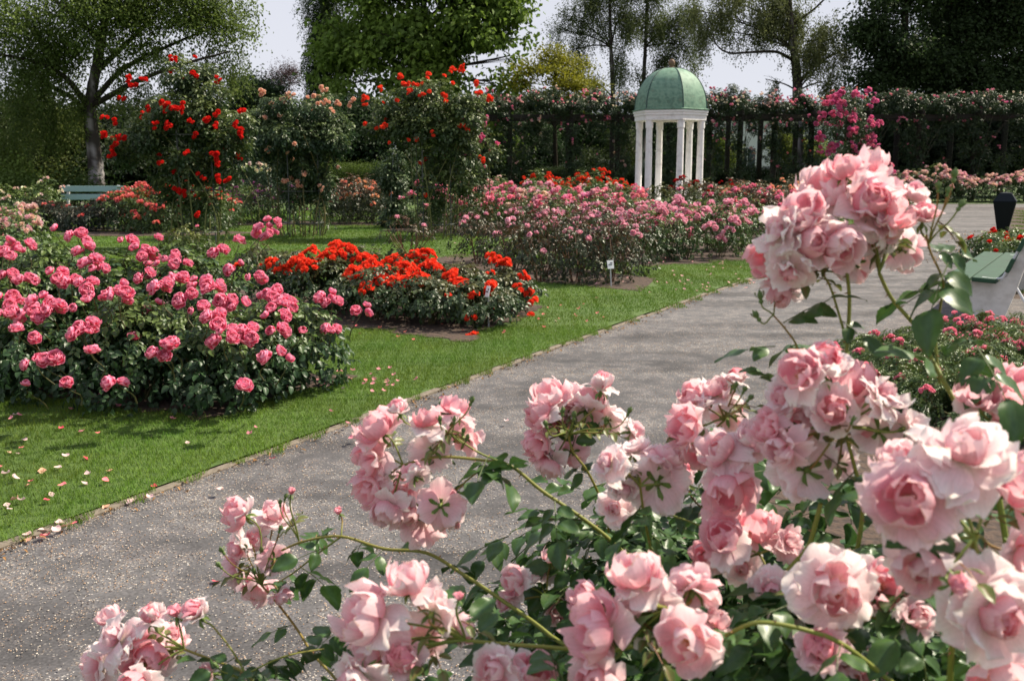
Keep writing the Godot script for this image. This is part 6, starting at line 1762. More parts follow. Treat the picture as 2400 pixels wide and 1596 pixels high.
func litter() -> void:
	# fallen petals: near ones are things
	var flat := []
	for k in 6:
		flat.append(petal(0.034, 0.036, rr(0.1, 0.5), rr(-0.5, 0.5), 0.06, 0.06, 700 + k, L(0.9, 0.75, 0.6), L(0.86, 0.56, 0.56), L(0.9, 0.68, 0.68), 4, 4).mesh(M.petal))
	var pink := vmat(0.6, 0.3, 0.5, Color(0.95, 0.42, 0.52))
	var rose := vmat(0.6, 0.3, 0.5, Color(1.0, 0.62, 0.66))
	var tan := vmat(0.7, 0.3, 0.4, Color(0.86, 0.78, 0.66))
	var spots := [Vector3(-3.132, 0, -6.075), Vector3(-2.689, 0, -5.746), Vector3(-2.775, 0, -5.483), Vector3(-2.749, 0, -5.339), Vector3(-2.777, 0, -5.258), Vector3(-2.718, 0, -5.234), Vector3(-2.666, 0, -4.992), Vector3(-2.599, 0, -4.885), Vector3(-2.447, 0, -4.963), Vector3(-2.391, 0, -4.977), Vector3(-2.409, 0, -5.164), Vector3(-2.317, 0, -5.164), Vector3(-2.472, 0, -4.783), Vector3(-2.416, 0, -4.75), Vector3(-2.381, 0, -4.704), Vector3(-2.144, 0, -4.736), Vector3(-2.236, 0, -4.678), Vector3(-2.228, 0, -4.577), Vector3(-2.355, 0, -4.463), Vector3(-2.315, 0, -4.481), Vector3(-2.362, 0, -4.423), Vector3(-2.177, 0, -4.469), Vector3(-2.291, 0, -4.343), Vector3(-2.429, 0, -5.634), Vector3(-2.065, 0, -4.934), Vector3(-2.177, 0, -4.851), Vector3(-2.01, 0, -4.743), Vector3(-1.854, 0, -5.466), Vector3(-1.888, 0, -4.446), Vector3(-1.809, 0, -4.529), Vector3(-1.736, 0, -4.541), Vector3(-1.761, 0, -4.71), Vector3(-2, 0, -4.208), Vector3(-1.961, 0, -4.192), Vector3(-1.985, 0, -4.161), Vector3(-2.069, 0, -4.12), Vector3(-2.018, 0, -4.07), Vector3(-1.972, 0, -4.1), Vector3(-2.055, 0, -4.031), Vector3(-2.023, 0, -4.031), Vector3(-2.113, 0, -4.065), Vector3(-1.152, 0, -3.603), Vector3(-1.197, 0, -6.79), Vector3(-1.525, 0, -9.617), Vector3(-1.426, 0, -9.131), Vector3(-1.319, 0, -6.963), Vector3(-1.057, 0, -7.06), Vector3(0.43, 0, -9.878), Vector3(1.006, 0, -11.609), Vector3(-0.026, 0, -5.931), Vector3(-0.787, 0, -6.361), Vector3(-1.286, 0, -5.141), Vector3(-1.421, 0, -4.653)]
	var said := {0: "pale pink petal lying on the lawn grass", 1: "pink petal lying on the lawn grass", 2: "deep pink petal lying on the lawn grass", 3: "faded tan petal lying on the lawn grass"}
	for k in spots.size():
		var j: int = [0, 2, 0, 1, 3, 0, 1, 0, 3, 0][k % 10]
		if k == 41:
			j = 2
		var on_stone := k >= 28 and k <= 40
		var o := part("fallen_petal", flat[k % 6], self, [null, rose, pink, tan][j])
		o.position = spots[k] + Vector3(0, (0.026 if on_stone else 0.014) if on_stone or k == 41 else 0.042, 0)
		o.basis = Basis(Vector3.UP, rr(0, TAU)) * Basis(Vector3.RIGHT, rr(-0.5, 0.5)) * Basis.from_scale(Vector3.ONE * rr(0.8, 1.25))
		o.set_meta("label", "single bright pink petal lying alone on the asphalt" if k == 41 else ((said[j] as String).replace("lawn grass", "path's stone edging") if on_stone else said[j]))
		var away: float = spots[k].x - along(LEFT_EDGE, spots[k].z)
		if not on_stone and k != 41:
			o.set_meta("label", (o.get_meta("label") as String).replace("lying on the lawn grass", "on the grass " + ("close to the path's edging" if away > -0.45 else ("between the pink and the orange-red bed" if spots[k].z < -7.0 else ("right under the near pink roses" if spots[k].z < -5.6 else "in the middle of the near lawn")))))
		o.set_meta("category", "petal")
		o.set_meta("group", "fallen petals on the path's edging" if on_stone else "fallen petals on the lawn, " + ["pale", "pink", "deep pink", "tan"][j])
	# a great many more on the soil and the lawn farther off
	var xs := []
	var cs := []
	for bed in [[Vector2(-1.6, -6.6), 1.3, L(0.9, 0.5, 0.6)], [Vector2(-3.2, -6.9), 1.4, L(0.9, 0.5, 0.6)], [Vector2(-1.1, -7.1), 0.45, L(1.0, 0.62, 0.68)], [Vector2(-0.5, -9.6), 1.1, L(0.95, 0.4, 0.35)], [Vector2(0.3, -10.4), 0.8, L(0.95, 0.5, 0.45)], [Vector2(1.6, -12.8), 1.0, L(0.9, 0.7, 0.75)], [Vector2(3.4, -16.0), 1.3, L(0.95, 0.75, 0.75)], [Vector2(-3.5, -16), 5.0, L(1, 0.95, 0.9)], [Vector2(2.8, -13.4), 1.2, L(1, 0.85, 0.8)]]:
		for k in 20:
			var a := rr(0, TAU)
			var q: Vector2 = bed[0] + Vector2(cos(a), sin(a)) * bed[1] * sqrt(R.randf())
			xs.append(Transform3D(Basis(Vector3.UP, rr(0, TAU)) * Basis(rdir(), rr(0, 0.5)) * Basis.from_scale(Vector3.ONE * rr(0.7, 1.3)), Vector3(q.x, 0.048, q.y)))
			cs.append(bed[2] * rr(0.8, 1.1))
	scatter("petal_litter", flat[1], xs, cs, self)
	# dry leaves along the edging
	var dry := leaflet(0.035, 0.02, 0.5, 0.6, 4, L(0.22, 0.12, 0.05), L(0.3, 0.18, 0.08)).mesh(vmat(0.8, 0.2, 0.3))
	xs = []
	cs = []
	for k in 420:
		var z := rr(-3.5, -16.0)
		var x := along(LEFT_EDGE, z) + absf(R.randfn()) * 0.07 - 0.01
		xs.append(Transform3D(Basis(Vector3.UP, rr(0, TAU)) * Basis(rdir(), rr(0, 0.6)) * Basis.from_scale(Vector3.ONE * rr(0.4, 0.9)), Vector3(x, 0.012, z)))
		cs.append(Color.WHITE * rr(0.7, 1.4))
	for k in 260:
		var z := rr(-16.0, -24.0)
		var x := along(RIGHT_EDGE, z) - absf(R.randfn()) * 0.5
		xs.append(Transform3D(Basis(Vector3.UP, rr(0, TAU)) * Basis(rdir(), rr(0, 0.6)) * Basis.from_scale(Vector3.ONE * rr(0.8, 1.6)), Vector3(x, 0.015, z)))
		cs.append(Color.WHITE * rr(0.7, 1.4))
	scatter("leaf_litter", dry, xs, cs, self)

func front_roses() -> void:
	R.seed = 777
	# bush whose canes arch far out over the path
	var a := thing("shrub_rose", "pale pink shrub rose whose long thin canes arch out over the asphalt path", "rose bush", Vector3(0.05, 0, -1.55), "pale pink shrub roses in front")
	var b := thing("shrub_rose", "pale pink shrub rose with dense dark leaves in the middle, behind the arching canes", "rose bush", Vector3(0.62, 0, -1.75), "pale pink shrub roses in front")
	var c := thing("shrub_rose", "pale pink shrub rose at right, carrying the tallest cluster and the biggest blooms", "rose bush", Vector3(0.8, 0, -1.15), "pale pink shrub roses in front")
	# arching canes, lowest and leftmost
	near_cane(a, [Vector3(-0.205, 0.673, -1.45), Vector3(-0.279, 0.756, -1.5), Vector3(-0.334, 0.786, -1.55), Vector3(-0.369, 0.803, -1.6), Vector3(-0.401, 0.835, -1.62), Vector3(-0.443, 0.866, -1.65)], 0.0028, 0.002, 0.7, 0.7)
	near_cluster(a, Vector3(-0.443, 0.866, -1.65), [[Vector3(-0.478, 0.993, -1.662), 0.086, Vector3(-0.7, 0.5, 0.3), 0], [Vector3(-0.432, 0.975, -1.713), 0.081, Vector3(0.15, 0.8, 0.3), 0], [Vector3(-0.481, 0.936, -1.648), 0.06, Vector3(-0.6, -0.2, 0.6), 0], [Vector3(-0.471, 0.832, -1.72), 0.085, Vector3(-0.2, -0.4, 0.5), 0], [Vector3(-0.421, 0.913, -1.655), 0.068, Vector3(-0.3, -0.2, -0.8), 0], [Vector3(-0.403, 0.862, -1.618), 0.052, Vector3(0.3, -0.5, 0.2), 0], [Vector3(-0.459, 0.935, -1.696), 0.055, Vector3(-0.2, 0.2, 0.8), 1], [Vector3(-0.495, 0.89, -1.661), 0.068, Vector3(-0.7, -0.2, 0.3), 0], [Vector3(-0.497, 0.945, -1.612), 0.021, Vector3(-0.4, 0.9, 0.1), 3], [Vector3(-0.492, 0.934, -1.575), 0.02, Vector3(-0.6, 0.8, 0.1), 3], [Vector3(-0.465, 0.938, -1.641), 0.02, Vector3(-0.1, 0.9, 0.2), 3], [Vector3(-0.443, 0.925, -1.661), 0.02, Vector3(0.1, 0.9, 0.2), 3], [Vector3(-0.44, 0.915, -1.595), 0.018, Vector3(0, 0.9, 0.3), 3], [Vector3(-0.387, 0.999, -1.573), 0.019, Vector3(0.3, 0.9, 0), 3]])
	near_cane(a, [Vector3(0.138, 0.833, -1.35), Vector3(0.059, 0.886, -1.42), Vector3(-0.014, 0.915, -1.48), Vector3(-0.08, 0.943, -1.52), Vector3(-0.141, 0.967, -1.55), Vector3(-0.215, 0.962, -1.58), Vector3(-0.29, 0.976, -1.6), Vector3(-0.356, 0.96, -1.62), Vector3(-0.402, 0.935, -1.64)], 0.0042, 0.002, 0.9, 0.25)
	near_cluster(a, Vector3(-0.367, 0.96, -1.62), [[Vector3(-0.373, 1.052, -1.605), 0.033, Vector3(0.2, 0.9, 0.1), 2], [Vector3(-0.397, 1.027, -1.622), 0.018, Vector3(0, 1, 0), 3], [Vector3(-0.388, 1.037, -1.625), 0.017, Vector3(0.3, 0.9, 0), 3]])
	near_cluster(a, Vector3(-0.29, 0.976, -1.6), [[Vector3(-0.297, 1.012, -1.62), 0.036, Vector3(-0.3, 0.8, 0.3), 2]])
	near_cane(a, [Vector3(-0.29, 0.976, -1.6), Vector3(-0.334, 0.943, -1.6), Vector3(-0.374, 0.908, -1.61), Vector3(-0.407, 0.884, -1.62)], 0.0018, 0.0012, 1.0, 0.2)
	near_cane(a, [Vector3(-0.301, 0.801, -1.25), Vector3(-0.34, 0.835, -1.3), Vector3(-0.392, 0.861, -1.35), Vector3(-0.435, 0.861, -1.38), Vector3(-0.498, 0.874, -1.4)], 0.003, 0.002, 0.6, 0.3)
	near_cluster(a, Vector3(-0.498, 0.874, -1.4), [[Vector3(-0.596, 0.895, -1.388), 0.098, Vector3(-0.5, 0.6, 0.4), 0], [Vector3(-0.552, 0.864, -1.395), 0.099, Vector3(0.1, 0.2, 0.7), 0], [Vector3(-0.531, 0.876, -1.44), 0.074, Vector3(0.4, 0.6, 0.1), 0], [Vector3(-0.634, 0.844, -1.406), 0.085, Vector3(-0.8, 0.2, 0.4), 0], [Vector3(-0.541, 0.927, -1.392), 0.057, Vector3(-0.1, 0.8, 0.2), 1], [Vector3(-0.55, 0.845, -1.341), 0.081, Vector3(-0.3, -0.3, 0.7), 0], [Vector3(-0.506, 0.933, -1.395), 0.048, Vector3(-0.2, 0.9, 0.1), 2], [Vector3(-0.64, 0.888, -1.473), 0.057, Vector3(-0.5, 0.7, 0.1), 0]])
	near_cane(a, [Vector3(-0.392, 0.861, -1.35), Vector3(-0.415, 0.896, -1.36), Vector3(-0.445, 0.92, -1.38)], 0.0016, 0.0013, 0.4, 0.3)
	near_cluster(a, Vector3(-0.445, 0.92, -1.38), [[Vector3(-0.475, 0.931, -1.399), 0.06, Vector3(-0.5, 0.7, 0.2), 1]])
	near_cluster(a, Vector3(-0.402, 0.854, -1.35), [[Vector3(-0.451, 0.851, -1.368), 0.044, Vector3(-0.6, 0.3, 0.4), 1], [Vector3(-0.428, 0.885, -1.329), 0.016, Vector3(-0.5, 0.8, 0.2), 3]])
	near_cane(a, [Vector3(-0.402, 0.854, -1.35), Vector3(-0.34, 0.882, -1.36), Vector3(-0.281, 0.885, -1.38)], 0.0016, 0.0012, 1.4, 0.2)
	# second cane from the left, with the big pale cluster above the path
	near_cane(a, [Vector3(0.248, 0.897, -1.5), Vector3(0.17, 0.995, -1.5), Vector3(0.115, 1.043, -1.5), Vector3(0.047, 1.091, -1.5), Vector3(0, 1.13, -1.5), Vector3(-0.047, 1.141, -1.5), Vector3(-0.12, 1.146, -1.5), Vector3(-0.174, 1.132, -1.5)], 0.0042, 0.002, 0.8, 0.2)
	near_cane(a, [Vector3(-0.01, 1.135, -1.5), Vector3(-0.053, 1.154, -1.5), Vector3(-0.093, 1.182, -1.5), Vector3(-0.128, 1.2, -1.52)], 0.0018, 0.0014, 0.5, 0.3)
	near_cluster(a, Vector3(-0.1, 1.185, -1.5), [[Vector3(-0.092, 1.211, -1.545), 0.086, Vector3(0.1, 0.9, -0.35), 0], [Vector3(-0.13, 1.211, -1.468), 0.069, Vector3(0, 0.95, 0.1), 0], [Vector3(-0.173, 1.228, -1.473), 0.044, Vector3(-0.3, 0.9, 0.1), 1], [Vector3(-0.128, 1.158, -1.511), 0.084, Vector3(-0.2, 0.2, -0.9), 0], [Vector3(-0.077, 1.162, -1.57), 0.074, Vector3(0.3, 0.3, -0.8), 0], [Vector3(-0.109, 1.218, -1.453), 0.019, Vector3(-0.1, 0.9, 0.2), 3], [Vector3(-0.086, 1.223, -1.432), 0.018, Vector3(0.1, 0.9, 0.2), 3], [Vector3(-0.076, 1.188, -1.496), 0.018, Vector3(0.2, 0.9, 0.1), 3], [Vector3(-0.063, 1.237, -1.494), 0.021, Vector3(0.3, 0.9, 0.1), 3], [Vector3(-0.069, 1.185, -1.472), 0.016, Vector3(0.3, 0.8, 0.2), 3]])
	near_cluster(a, Vector3(-0.171, 1.133, -1.5), [[Vector3(-0.21, 1.191, -1.504), 0.09, Vector3(-0.7, 0.65, 0.25), 0], [Vector3(-0.225, 1.138, -1.517), 0.091, Vector3(-0.9, 0.1, 0.4), 0], [Vector3(-0.226, 1.088, -1.52), 0.085, Vector3(-0.7, -0.3, 0.6), 0], [Vector3(-0.197, 1.068, -1.486), 0.08, Vector3(-0.4, -0.6, 0.6), 0], [Vector3(-0.151, 1.13, -1.466), 0.06, Vector3(-0.3, 0.4, -0.5), 0], [Vector3(-0.181, 1.073, -1.554), 0.07, Vector3(-0.1, -0.1, 0.6), 0]])
	near_cane(a, [Vector3(-0.04, 1.133, -1.5), Vector3(-0.073, 1.109, -1.49), Vector3(-0.107, 1.077, -1.48)], 0.0016, 0.0012, 0.4, 0.4)
	near_cluster(a, Vector3(-0.103, 1.083, -1.48), [[Vector3(-0.109, 1.079, -1.465), 0.088, Vector3(0.05, -0.3, -0.95), 0], [Vector3(-0.146, 1.018, -1.544), 0.1, Vector3(-0.3, -0.75, -0.3), 0], [Vector3(-0.167, 1.052, -1.51), 0.071, Vector3(-0.5, -0.4, 0.5), 0], [Vector3(-0.09, 1.045, -1.482), 0.045, Vector3(0.4, -0.7, 0.1), 0]])
	# lower middle cluster
	near_cane(a, [Vector3(0.184, 1.009, -1.1), Vector3(0.102, 1.025, -1.1), Vector3(0.046, 1.032, -1.1), Vector3(-0.005, 1.036, -1.1), Vector3(-0.056, 1.041, -1.1)], 0.0032, 0.002, 0.8, 0.05)
	near_cluster(a, Vector3(-0.056, 1.041, -1.1), [[Vector3(-0.17, 1.073, -1.097), 0.094, Vector3(-0.85, 0.35, 0.3), 0], [Vector3(-0.122, 1.108, -1.114), 0.079, Vector3(-0.2, 0.9, -0.15), 0], [Vector3(-0.092, 1.076, -1.114), 0.072, Vector3(0.3, 0.4, -0.7), 0], [Vector3(-0.129, 1.023, -1.089), 0.066, Vector3(-0.05, 0.35, 0.9), 1], [Vector3(-0.113, 1.014, -1.165), 0.075, Vector3(-0.2, 0, -0.9), 0], [Vector3(-0.178, 1.01, -1.067), 0.078, Vector3(-0.6, -0.3, 0.6), 0], [Vector3(-0.062, 1.046, -1.117), 0.046, Vector3(0.6, 0.2, -0.4), 0], [Vector3(-0.061, 1.111, -1.064), 0.025, Vector3(0.2, 0.9, 0.2), 2], [Vector3(-0.171, 1.016, -1.117), 0.072, Vector3(-0.7, -0.1, 0.5), 0]])
	near_cluster(a, Vector3(0.031, 1.025, -1.1), [[Vector3(-0.02, 1.011, -1.08), 0.074, Vector3(-0.4, 0.3, 0.6), 0], [Vector3(0.025, 1.006, -1.084), 0.07, Vector3(0.2, 0.5, 0.5), 0]])
	near_fill(a, Vector3(0.035, 0.878, -1.25), Vector3(0.32, 0.1, 0.16), 34)
	near_fill(a, Vector3(-0.315, 0.82, -1.35), Vector3(0.24, 0.06, 0.12), 22)
	# the bush in the middle
	near_cane(b, [Vector3(0.355, 0.505, -1.8), Vector3(0.265, 0.82, -1.7), Vector3(0.178, 0.943, -1.64), Vector3(0.161, 1.012, -1.62), Vector3(0.129, 1.087, -1.6), Vector3(0.103, 1.124, -1.6), Vector3(0.092, 1.16, -1.6)], 0.0032, 0.0018, 0.8, 0.2)
	near_cluster(b, Vector3(0.096, 1.154, -1.6), [[Vector3(0.065, 1.208, -1.649), 0.089, Vector3(-0.3, 0.85, 0.2), 0], [Vector3(0.106, 1.201, -1.663), 0.079, Vector3(0, 0.95, -0.1), 0], [Vector3(0.049, 1.179, -1.629), 0.077, Vector3(-0.85, 0.3, 0.3), 0], [Vector3(0.077, 1.166, -1.65), 0.074, Vector3(-0.2, 0.4, 0.7), 0], [Vector3(0.153, 1.224, -1.651), 0.067, Vector3(0.2, 0.9, -0.2), 1], [Vector3(0.128, 1.186, -1.661), 0.086, Vector3(0.1, 0.4, -0.7), 0], [Vector3(0.169, 1.167, -1.661), 0.079, Vector3(0.4, 0.3, -0.6), 0], [Vector3(0.199, 1.168, -1.573), 0.057, Vector3(0.7, 0.1, -0.2), 0], [Vector3(0.045, 1.13, -1.633), 0.077, Vector3(-0.8, -0.2, 0.4), 0], [Vector3(0.066, 1.096, -1.63), 0.074, Vector3(-0.5, -0.7, 0.2), 0], [Vector3(0.103, 1.109, -1.652), 0.067, Vector3(0.1, -0.3, -0.8), 0], [Vector3(0.054, 1.19, -1.53), 0.02, Vector3(-0.3, 0.9, 0.2), 3], [Vector3(0.08, 1.212, -1.527), 0.021, Vector3(0, 1, 0.1), 3], [Vector3(0.1, 1.198, -1.555), 0.021, Vector3(0.1, 0.95, 0.1), 3], [Vector3(0.149, 1.197, -1.531), 0.018, Vector3(0.1, 0.9, 0.2), 3], [Vector3(0.185, 1.213, -1.524), 0.02, Vector3(0.4, 0.9, 0), 3]])
	near_cane(b, [Vector3(0.327, 0.657, -1.55), Vector3(0.224, 0.969, -1.42), Vector3(0.203, 1.047, -1.38), Vector3(0.189, 1.107, -1.36), Vector3(0.181, 1.161, -1.35)], 0.003, 0.0018, 0.7, 0.1)
	near_cluster(b, Vector3(0.182, 1.148, -1.35), [[Vector3(0.133, 1.191, -1.325), 0.071, Vector3(-0.75, 0.45, 0.4), 0], [Vector3(0.181, 1.184, -1.411), 0.07, Vector3(0, 0.75, -0.3), 0], [Vector3(0.223, 1.179, -1.384), 0.068, Vector3(0.4, 0.7, 0.1), 0], [Vector3(0.211, 1.143, -1.385), 0.104, Vector3(0.1, -0.2, -0.95), 0], [Vector3(0.164, 1.137, -1.384), 0.068, Vector3(-0.3, -0.4, 0.6), 0]])
	near_cane(b, [Vector3(0.45, 0.626, -1.6), Vector3(0.381, 0.985, -1.5), Vector3(0.337, 1.142, -1.45), Vector3(0.309, 1.217, -1.42)], 0.0032, 0.0018, 0.7, 0.2)
	near_cluster(b, Vector3(0.314, 1.227, -1.42), [[Vector3(0.271, 1.256, -1.434), 0.077, Vector3(-0.7, 0.6, 0.3), 0], [Vector3(0.3, 1.27, -1.418), 0.076, Vector3(-0.2, 0.9, 0.1), 0], [Vector3(0.246, 1.231, -1.367), 0.076, Vector3(-0.9, 0.1, 0.35), 0], [Vector3(0.274, 1.187, -1.4), 0.072, Vector3(-0.5, -0.4, 0.6), 0], [Vector3(0.327, 1.285, -1.423), 0.049, Vector3(0.3, 0.9, -0.1), 1], [Vector3(0.334, 1.22, -1.496), 0.08, Vector3(0.1, 0.2, -0.85), 0], [Vector3(0.319, 1.287, -1.381), 0.017, Vector3(0.2, 0.9, 0.2), 3], [Vector3(0.325, 1.287, -1.354), 0.016, Vector3(0.4, 0.9, 0.1), 3], [Vector3(0.323, 1.285, -1.313), 0.017, Vector3(0.6, 0.7, 0.1), 3]])
	near_cluster(b, Vector3(0.308, 1.189, -1.3), [[Vector3(0.279, 1.221, -1.276), 0.096, Vector3(-0.6, 0.55, 0.4), 0], [Vector3(0.291, 1.173, -1.26), 0.095, Vector3(-0.3, -0.3, 0.7), 0], [Vector3(0.327, 1.234, -1.279), 0.077, Vector3(0.1, 0.8, 0.2), 0], [Vector3(0.297, 1.112, -1.344), 0.069, Vector3(-0.4, -0.6, 0.3), 0]])
	near_cluster(b, Vector3(0.057, 0.889, -1.55), [[Vector3(0.005, 0.937, -1.501), 0.064, Vector3(-0.6, 0.4, 0.4), 0], [Vector3(0.045, 0.92, -1.591), 0.072, Vector3(-0.1, 0.8, 0.2), 0], [Vector3(0.067, 0.957, -1.545), 0.056, Vector3(0.3, 0.8, -0.2), 0], [Vector3(-0.01, 0.903, -1.5), 0.052, Vector3(-0.7, 0.1, 0.4), 0], [Vector3(0.081, 0.855, -1.566), 0.061, Vector3(0.4, 0.2, 0.5), 0]])
	near_cane(b, [Vector3(0.237, 0.652, -1.7), Vector3(0.164, 0.793, -1.62), Vector3(0.101, 0.86, -1.58), Vector3(0.06, 0.893, -1.55)], 0.0026, 0.0018, 0.9, 0.3)
	near_cane(b, [Vector3(0.365, 0.822, -1.3), Vector3(0.266, 1.005, -1.15), Vector3(0.193, 1.098, -1.05), Vector3(0.151, 1.132, -1)], 0.003, 0.002, 0.8, 0.05)
	near_cluster(b, Vector3(0.168, 1.117, -1.02), [[Vector3(0.097, 1.101, -1.007), 0.099, Vector3(-0.9, 0.2, 0.3), 0], [Vector3(0.135, 1.154, -1.022), 0.079, Vector3(-0.2, 0.9, 0.1), 0], [Vector3(0.163, 1.108, -1.044), 0.085, Vector3(0.3, 0.2, -0.85), 0], [Vector3(0.184, 1.108, -0.968), 0.085, Vector3(-0.3, -0.05, 0.9), 0], [Vector3(0.205, 1.127, -1.066), 0.08, Vector3(0.1, 0.5, -0.7), 0], [Vector3(0.093, 1.046, -1.002), 0.086, Vector3(-0.6, -0.3, 0.6), 0], [Vector3(0.232, 1.088, -1.053), 0.041, Vector3(0.4, 0.8, 0), 0], [Vector3(0.084, 1.106, -1.077), 0.051, Vector3(-0.7, 0.6, 0.1), 0]])
	near_cluster(b, Vector3(0.342, 1.067, -1.3), [[Vector3(0.28, 1.113, -1.238), 0.082, Vector3(-0.4, 0.6, 0.4), 0], [Vector3(0.265, 1.077, -1.267), 0.065, Vector3(-0.6, 0.2, 0.6), 0], [Vector3(0.339, 1.098, -1.317), 0.085, Vector3(0.2, 0.8, 0.2), 0], [Vector3(0.328, 1.071, -1.178), 0.066, Vector3(-0.3, 0.35, 0.85), 0], [Vector3(0.387, 1.08, -1.313), 0.062, Vector3(0.3, 0.5, 0.4), 0], [Vector3(0.328, 1.034, -1.333), 0.069, Vector3(-0.2, 0.1, 0.9), 0], [Vector3(0.154, 1.091, -1.422), 0.067, Vector3(-0.4, 0.2, 0.8), 0], [Vector3(0.273, 1.105, -1.523), 0.072, Vector3(-0.3, 0.7, 0.3), 1]])
	near_fill(b, Vector3(0.288, 0.797, -1.75), Vector3(0.36, 0.22, 0.22), 150)
	near_fill(b, Vector3(0.165, 0.931, -1.65), Vector3(0.2, 0.12, 0.16), 60)
	near_fill(b, Vector3(0.434, 0.982, -1.6), Vector3(0.22, 0.22, 0.18), 60)
	near_mass(b, Vector3(0.55, 0.45, -1.95) - b.position, Vector3(0.6, 0.38, 0.36), 700)
	# the bush at right
	near_cane(c, [Vector3(0.453, 0.833, -1.2), Vector3(0.433, 1.02, -1.2), Vector3(0.441, 1.108, -1.2), Vector3(0.444, 1.176, -1.2), Vector3(0.43, 1.227, -1.2), Vector3(0.412, 1.282, -1.2)], 0.0042, 0.0022, 0.6, 0.05)
	near_cluster(c, Vector3(0.414, 1.276, -1.2), [[Vector3(0.377, 1.357, -1.179), 0.076, Vector3(0, 0.9, 0.3), 1], [Vector3(0.342, 1.35, -1.16), 0.07, Vector3(-0.6, 0.65, 0.35), 0], [Vector3(0.424, 1.324, -1.219), 0.094, Vector3(0.15, 0.85, 0.25), 0], [Vector3(0.449, 1.322, -1.17), 0.08, Vector3(0.5, 0.65, 0.2), 0], [Vector3(0.342, 1.311, -1.215), 0.068, Vector3(-0.8, 0.35, 0.4), 0], [Vector3(0.371, 1.278, -1.215), 0.073, Vector3(-0.6, -0.1, 0.55), 0], [Vector3(0.388, 1.307, -1.164), 0.07, Vector3(-0.1, 0.25, 0.85), 0], [Vector3(0.463, 1.267, -1.213), 0.081, Vector3(0.35, -0.2, -0.85), 0], [Vector3(0.494, 1.277, -1.197), 0.064, Vector3(0.8, 0.25, -0.2), 0], [Vector3(0.369, 1.215, -1.211), 0.101, Vector3(-0.1, -0.4, -0.85), 0], [Vector3(0.33, 1.258, -1.167), 0.07, Vector3(-0.7, -0.2, 0.4), 0], [Vector3(0.318, 1.278, -1.194), 0.059, Vector3(-0.8, 0.3, 0.2), 0], [Vector3(0.421, 1.217, -1.24), 0.059, Vector3(0.1, -0.3, -0.7), 0], [Vector3(0.496, 1.236, -1.224), 0.066, Vector3(0.5, -0.4, 0.2), 0], [Vector3(0.404, 1.307, -1.165), 0.015, Vector3(0, 0.9, 0.2), 3], [Vector3(0.401, 1.302, -1.133), 0.015, Vector3(0.2, 0.9, 0.2), 3]])
	# the tallest cluster
	near_cane(c, [Vector3(0.431, 1.271, -1.24), Vector3(0.44, 1.342, -1.28), Vector3(0.447, 1.378, -1.3), Vector3(0.446, 1.424, -1.3), Vector3(0.44, 1.463, -1.3)], 0.0034, 0.0022, 0.3, 0.0)
	near_cane(c, [Vector3(0.446, 1.366, -1.3), Vector3(0.432, 1.407, -1.3), Vector3(0.419, 1.441, -1.3), Vector3(0.407, 1.458, -1.3)], 0.0018, 0.0014, 0.3, 0.2)
	near_cane(c, [Vector3(0.581, 1.237, -1.15), Vector3(0.577, 1.265, -1.18), Vector3(0.558, 1.298, -1.2), Vector3(0.542, 1.348, -1.25), Vector3(0.53, 1.387, -1.28), Vector3(0.502, 1.424, -1.3), Vector3(0.483, 1.458, -1.3)], 0.0042, 0.0024, 0.12, 0.0)
	near_cluster(c, Vector3(0.44, 1.458, -1.3), [[Vector3(0.426, 1.59, -1.29), 0.061, Vector3(-0.2, 0.95, 0.2), 0], [Vector3(0.407, 1.564, -1.311), 0.09, Vector3(-0.4, 0.75, 0.5), 0], [Vector3(0.364, 1.538, -1.255), 0.076, Vector3(-0.5, 0.65, 0.4), 0], [Vector3(0.337, 1.516, -1.255), 0.081, Vector3(-0.85, 0.35, 0.35), 0], [Vector3(0.376, 1.503, -1.249), 0.094, Vector3(-0.1, -0.05, 0.95), 0], [Vector3(0.407, 1.499, -1.241), 0.08, Vector3(0.2, -0.2, 0.9), 0], [Vector3(0.338, 1.474, -1.309), 0.073, Vector3(-0.85, 0, 0.5), 0], [Vector3(0.35, 1.467, -1.25), 0.075, Vector3(-0.4, -0.4, 0.75), 0], [Vector3(0.36, 1.43, -1.318), 0.065, Vector3(-0.45, -0.75, 0.35), 0], [Vector3(0.446, 1.549, -1.378), 0.071, Vector3(-0.1, 0.8, 0.4), 0], [Vector3(0.375, 1.489, -1.324), 0.063, Vector3(-0.5, 0.3, 0.7), 0], [Vector3(0.456, 1.467, -1.322), 0.06, Vector3(0.1, -0.2, -0.9), 0]])
	near_cluster(c, Vector3(0.483, 1.458, -1.3), [[Vector3(0.473, 1.593, -1.328), 0.083, Vector3(0.15, 0.85, 0.35), 0], [Vector3(0.453, 1.549, -1.273), 0.096, Vector3(-0.05, 0.38, 0.92), 1], [Vector3(0.483, 1.537, -1.261), 0.068, Vector3(0.7, 0.45, 0.4), 0], [Vector3(0.522, 1.556, -1.306), 0.048, Vector3(0.6, 0.8, 0), 1], [Vector3(0.479, 1.502, -1.3), 0.067, Vector3(0.1, -0.1, 0.8), 0], [Vector3(0.537, 1.48, -1.362), 0.07, Vector3(0.55, -0.35, -0.5), 0], [Vector3(0.502, 1.562, -1.319), 0.062, Vector3(0.5, 0.8, 0.2), 0], [Vector3(0.481, 1.515, -1.276), 0.06, Vector3(0.6, 0.2, 0.5), 0]])
	near_cane(c, [Vector3(0.548, 1.322, -1.24), Vector3(0.547, 1.374, -1.26), Vector3(0.554, 1.417, -1.27), Vector3(0.555, 1.45, -1.27), Vector3(0.536, 1.488, -1.27), Vector3(0.529, 1.51, -1.27)], 0.0018, 0.0014, 0.35, 0.7)
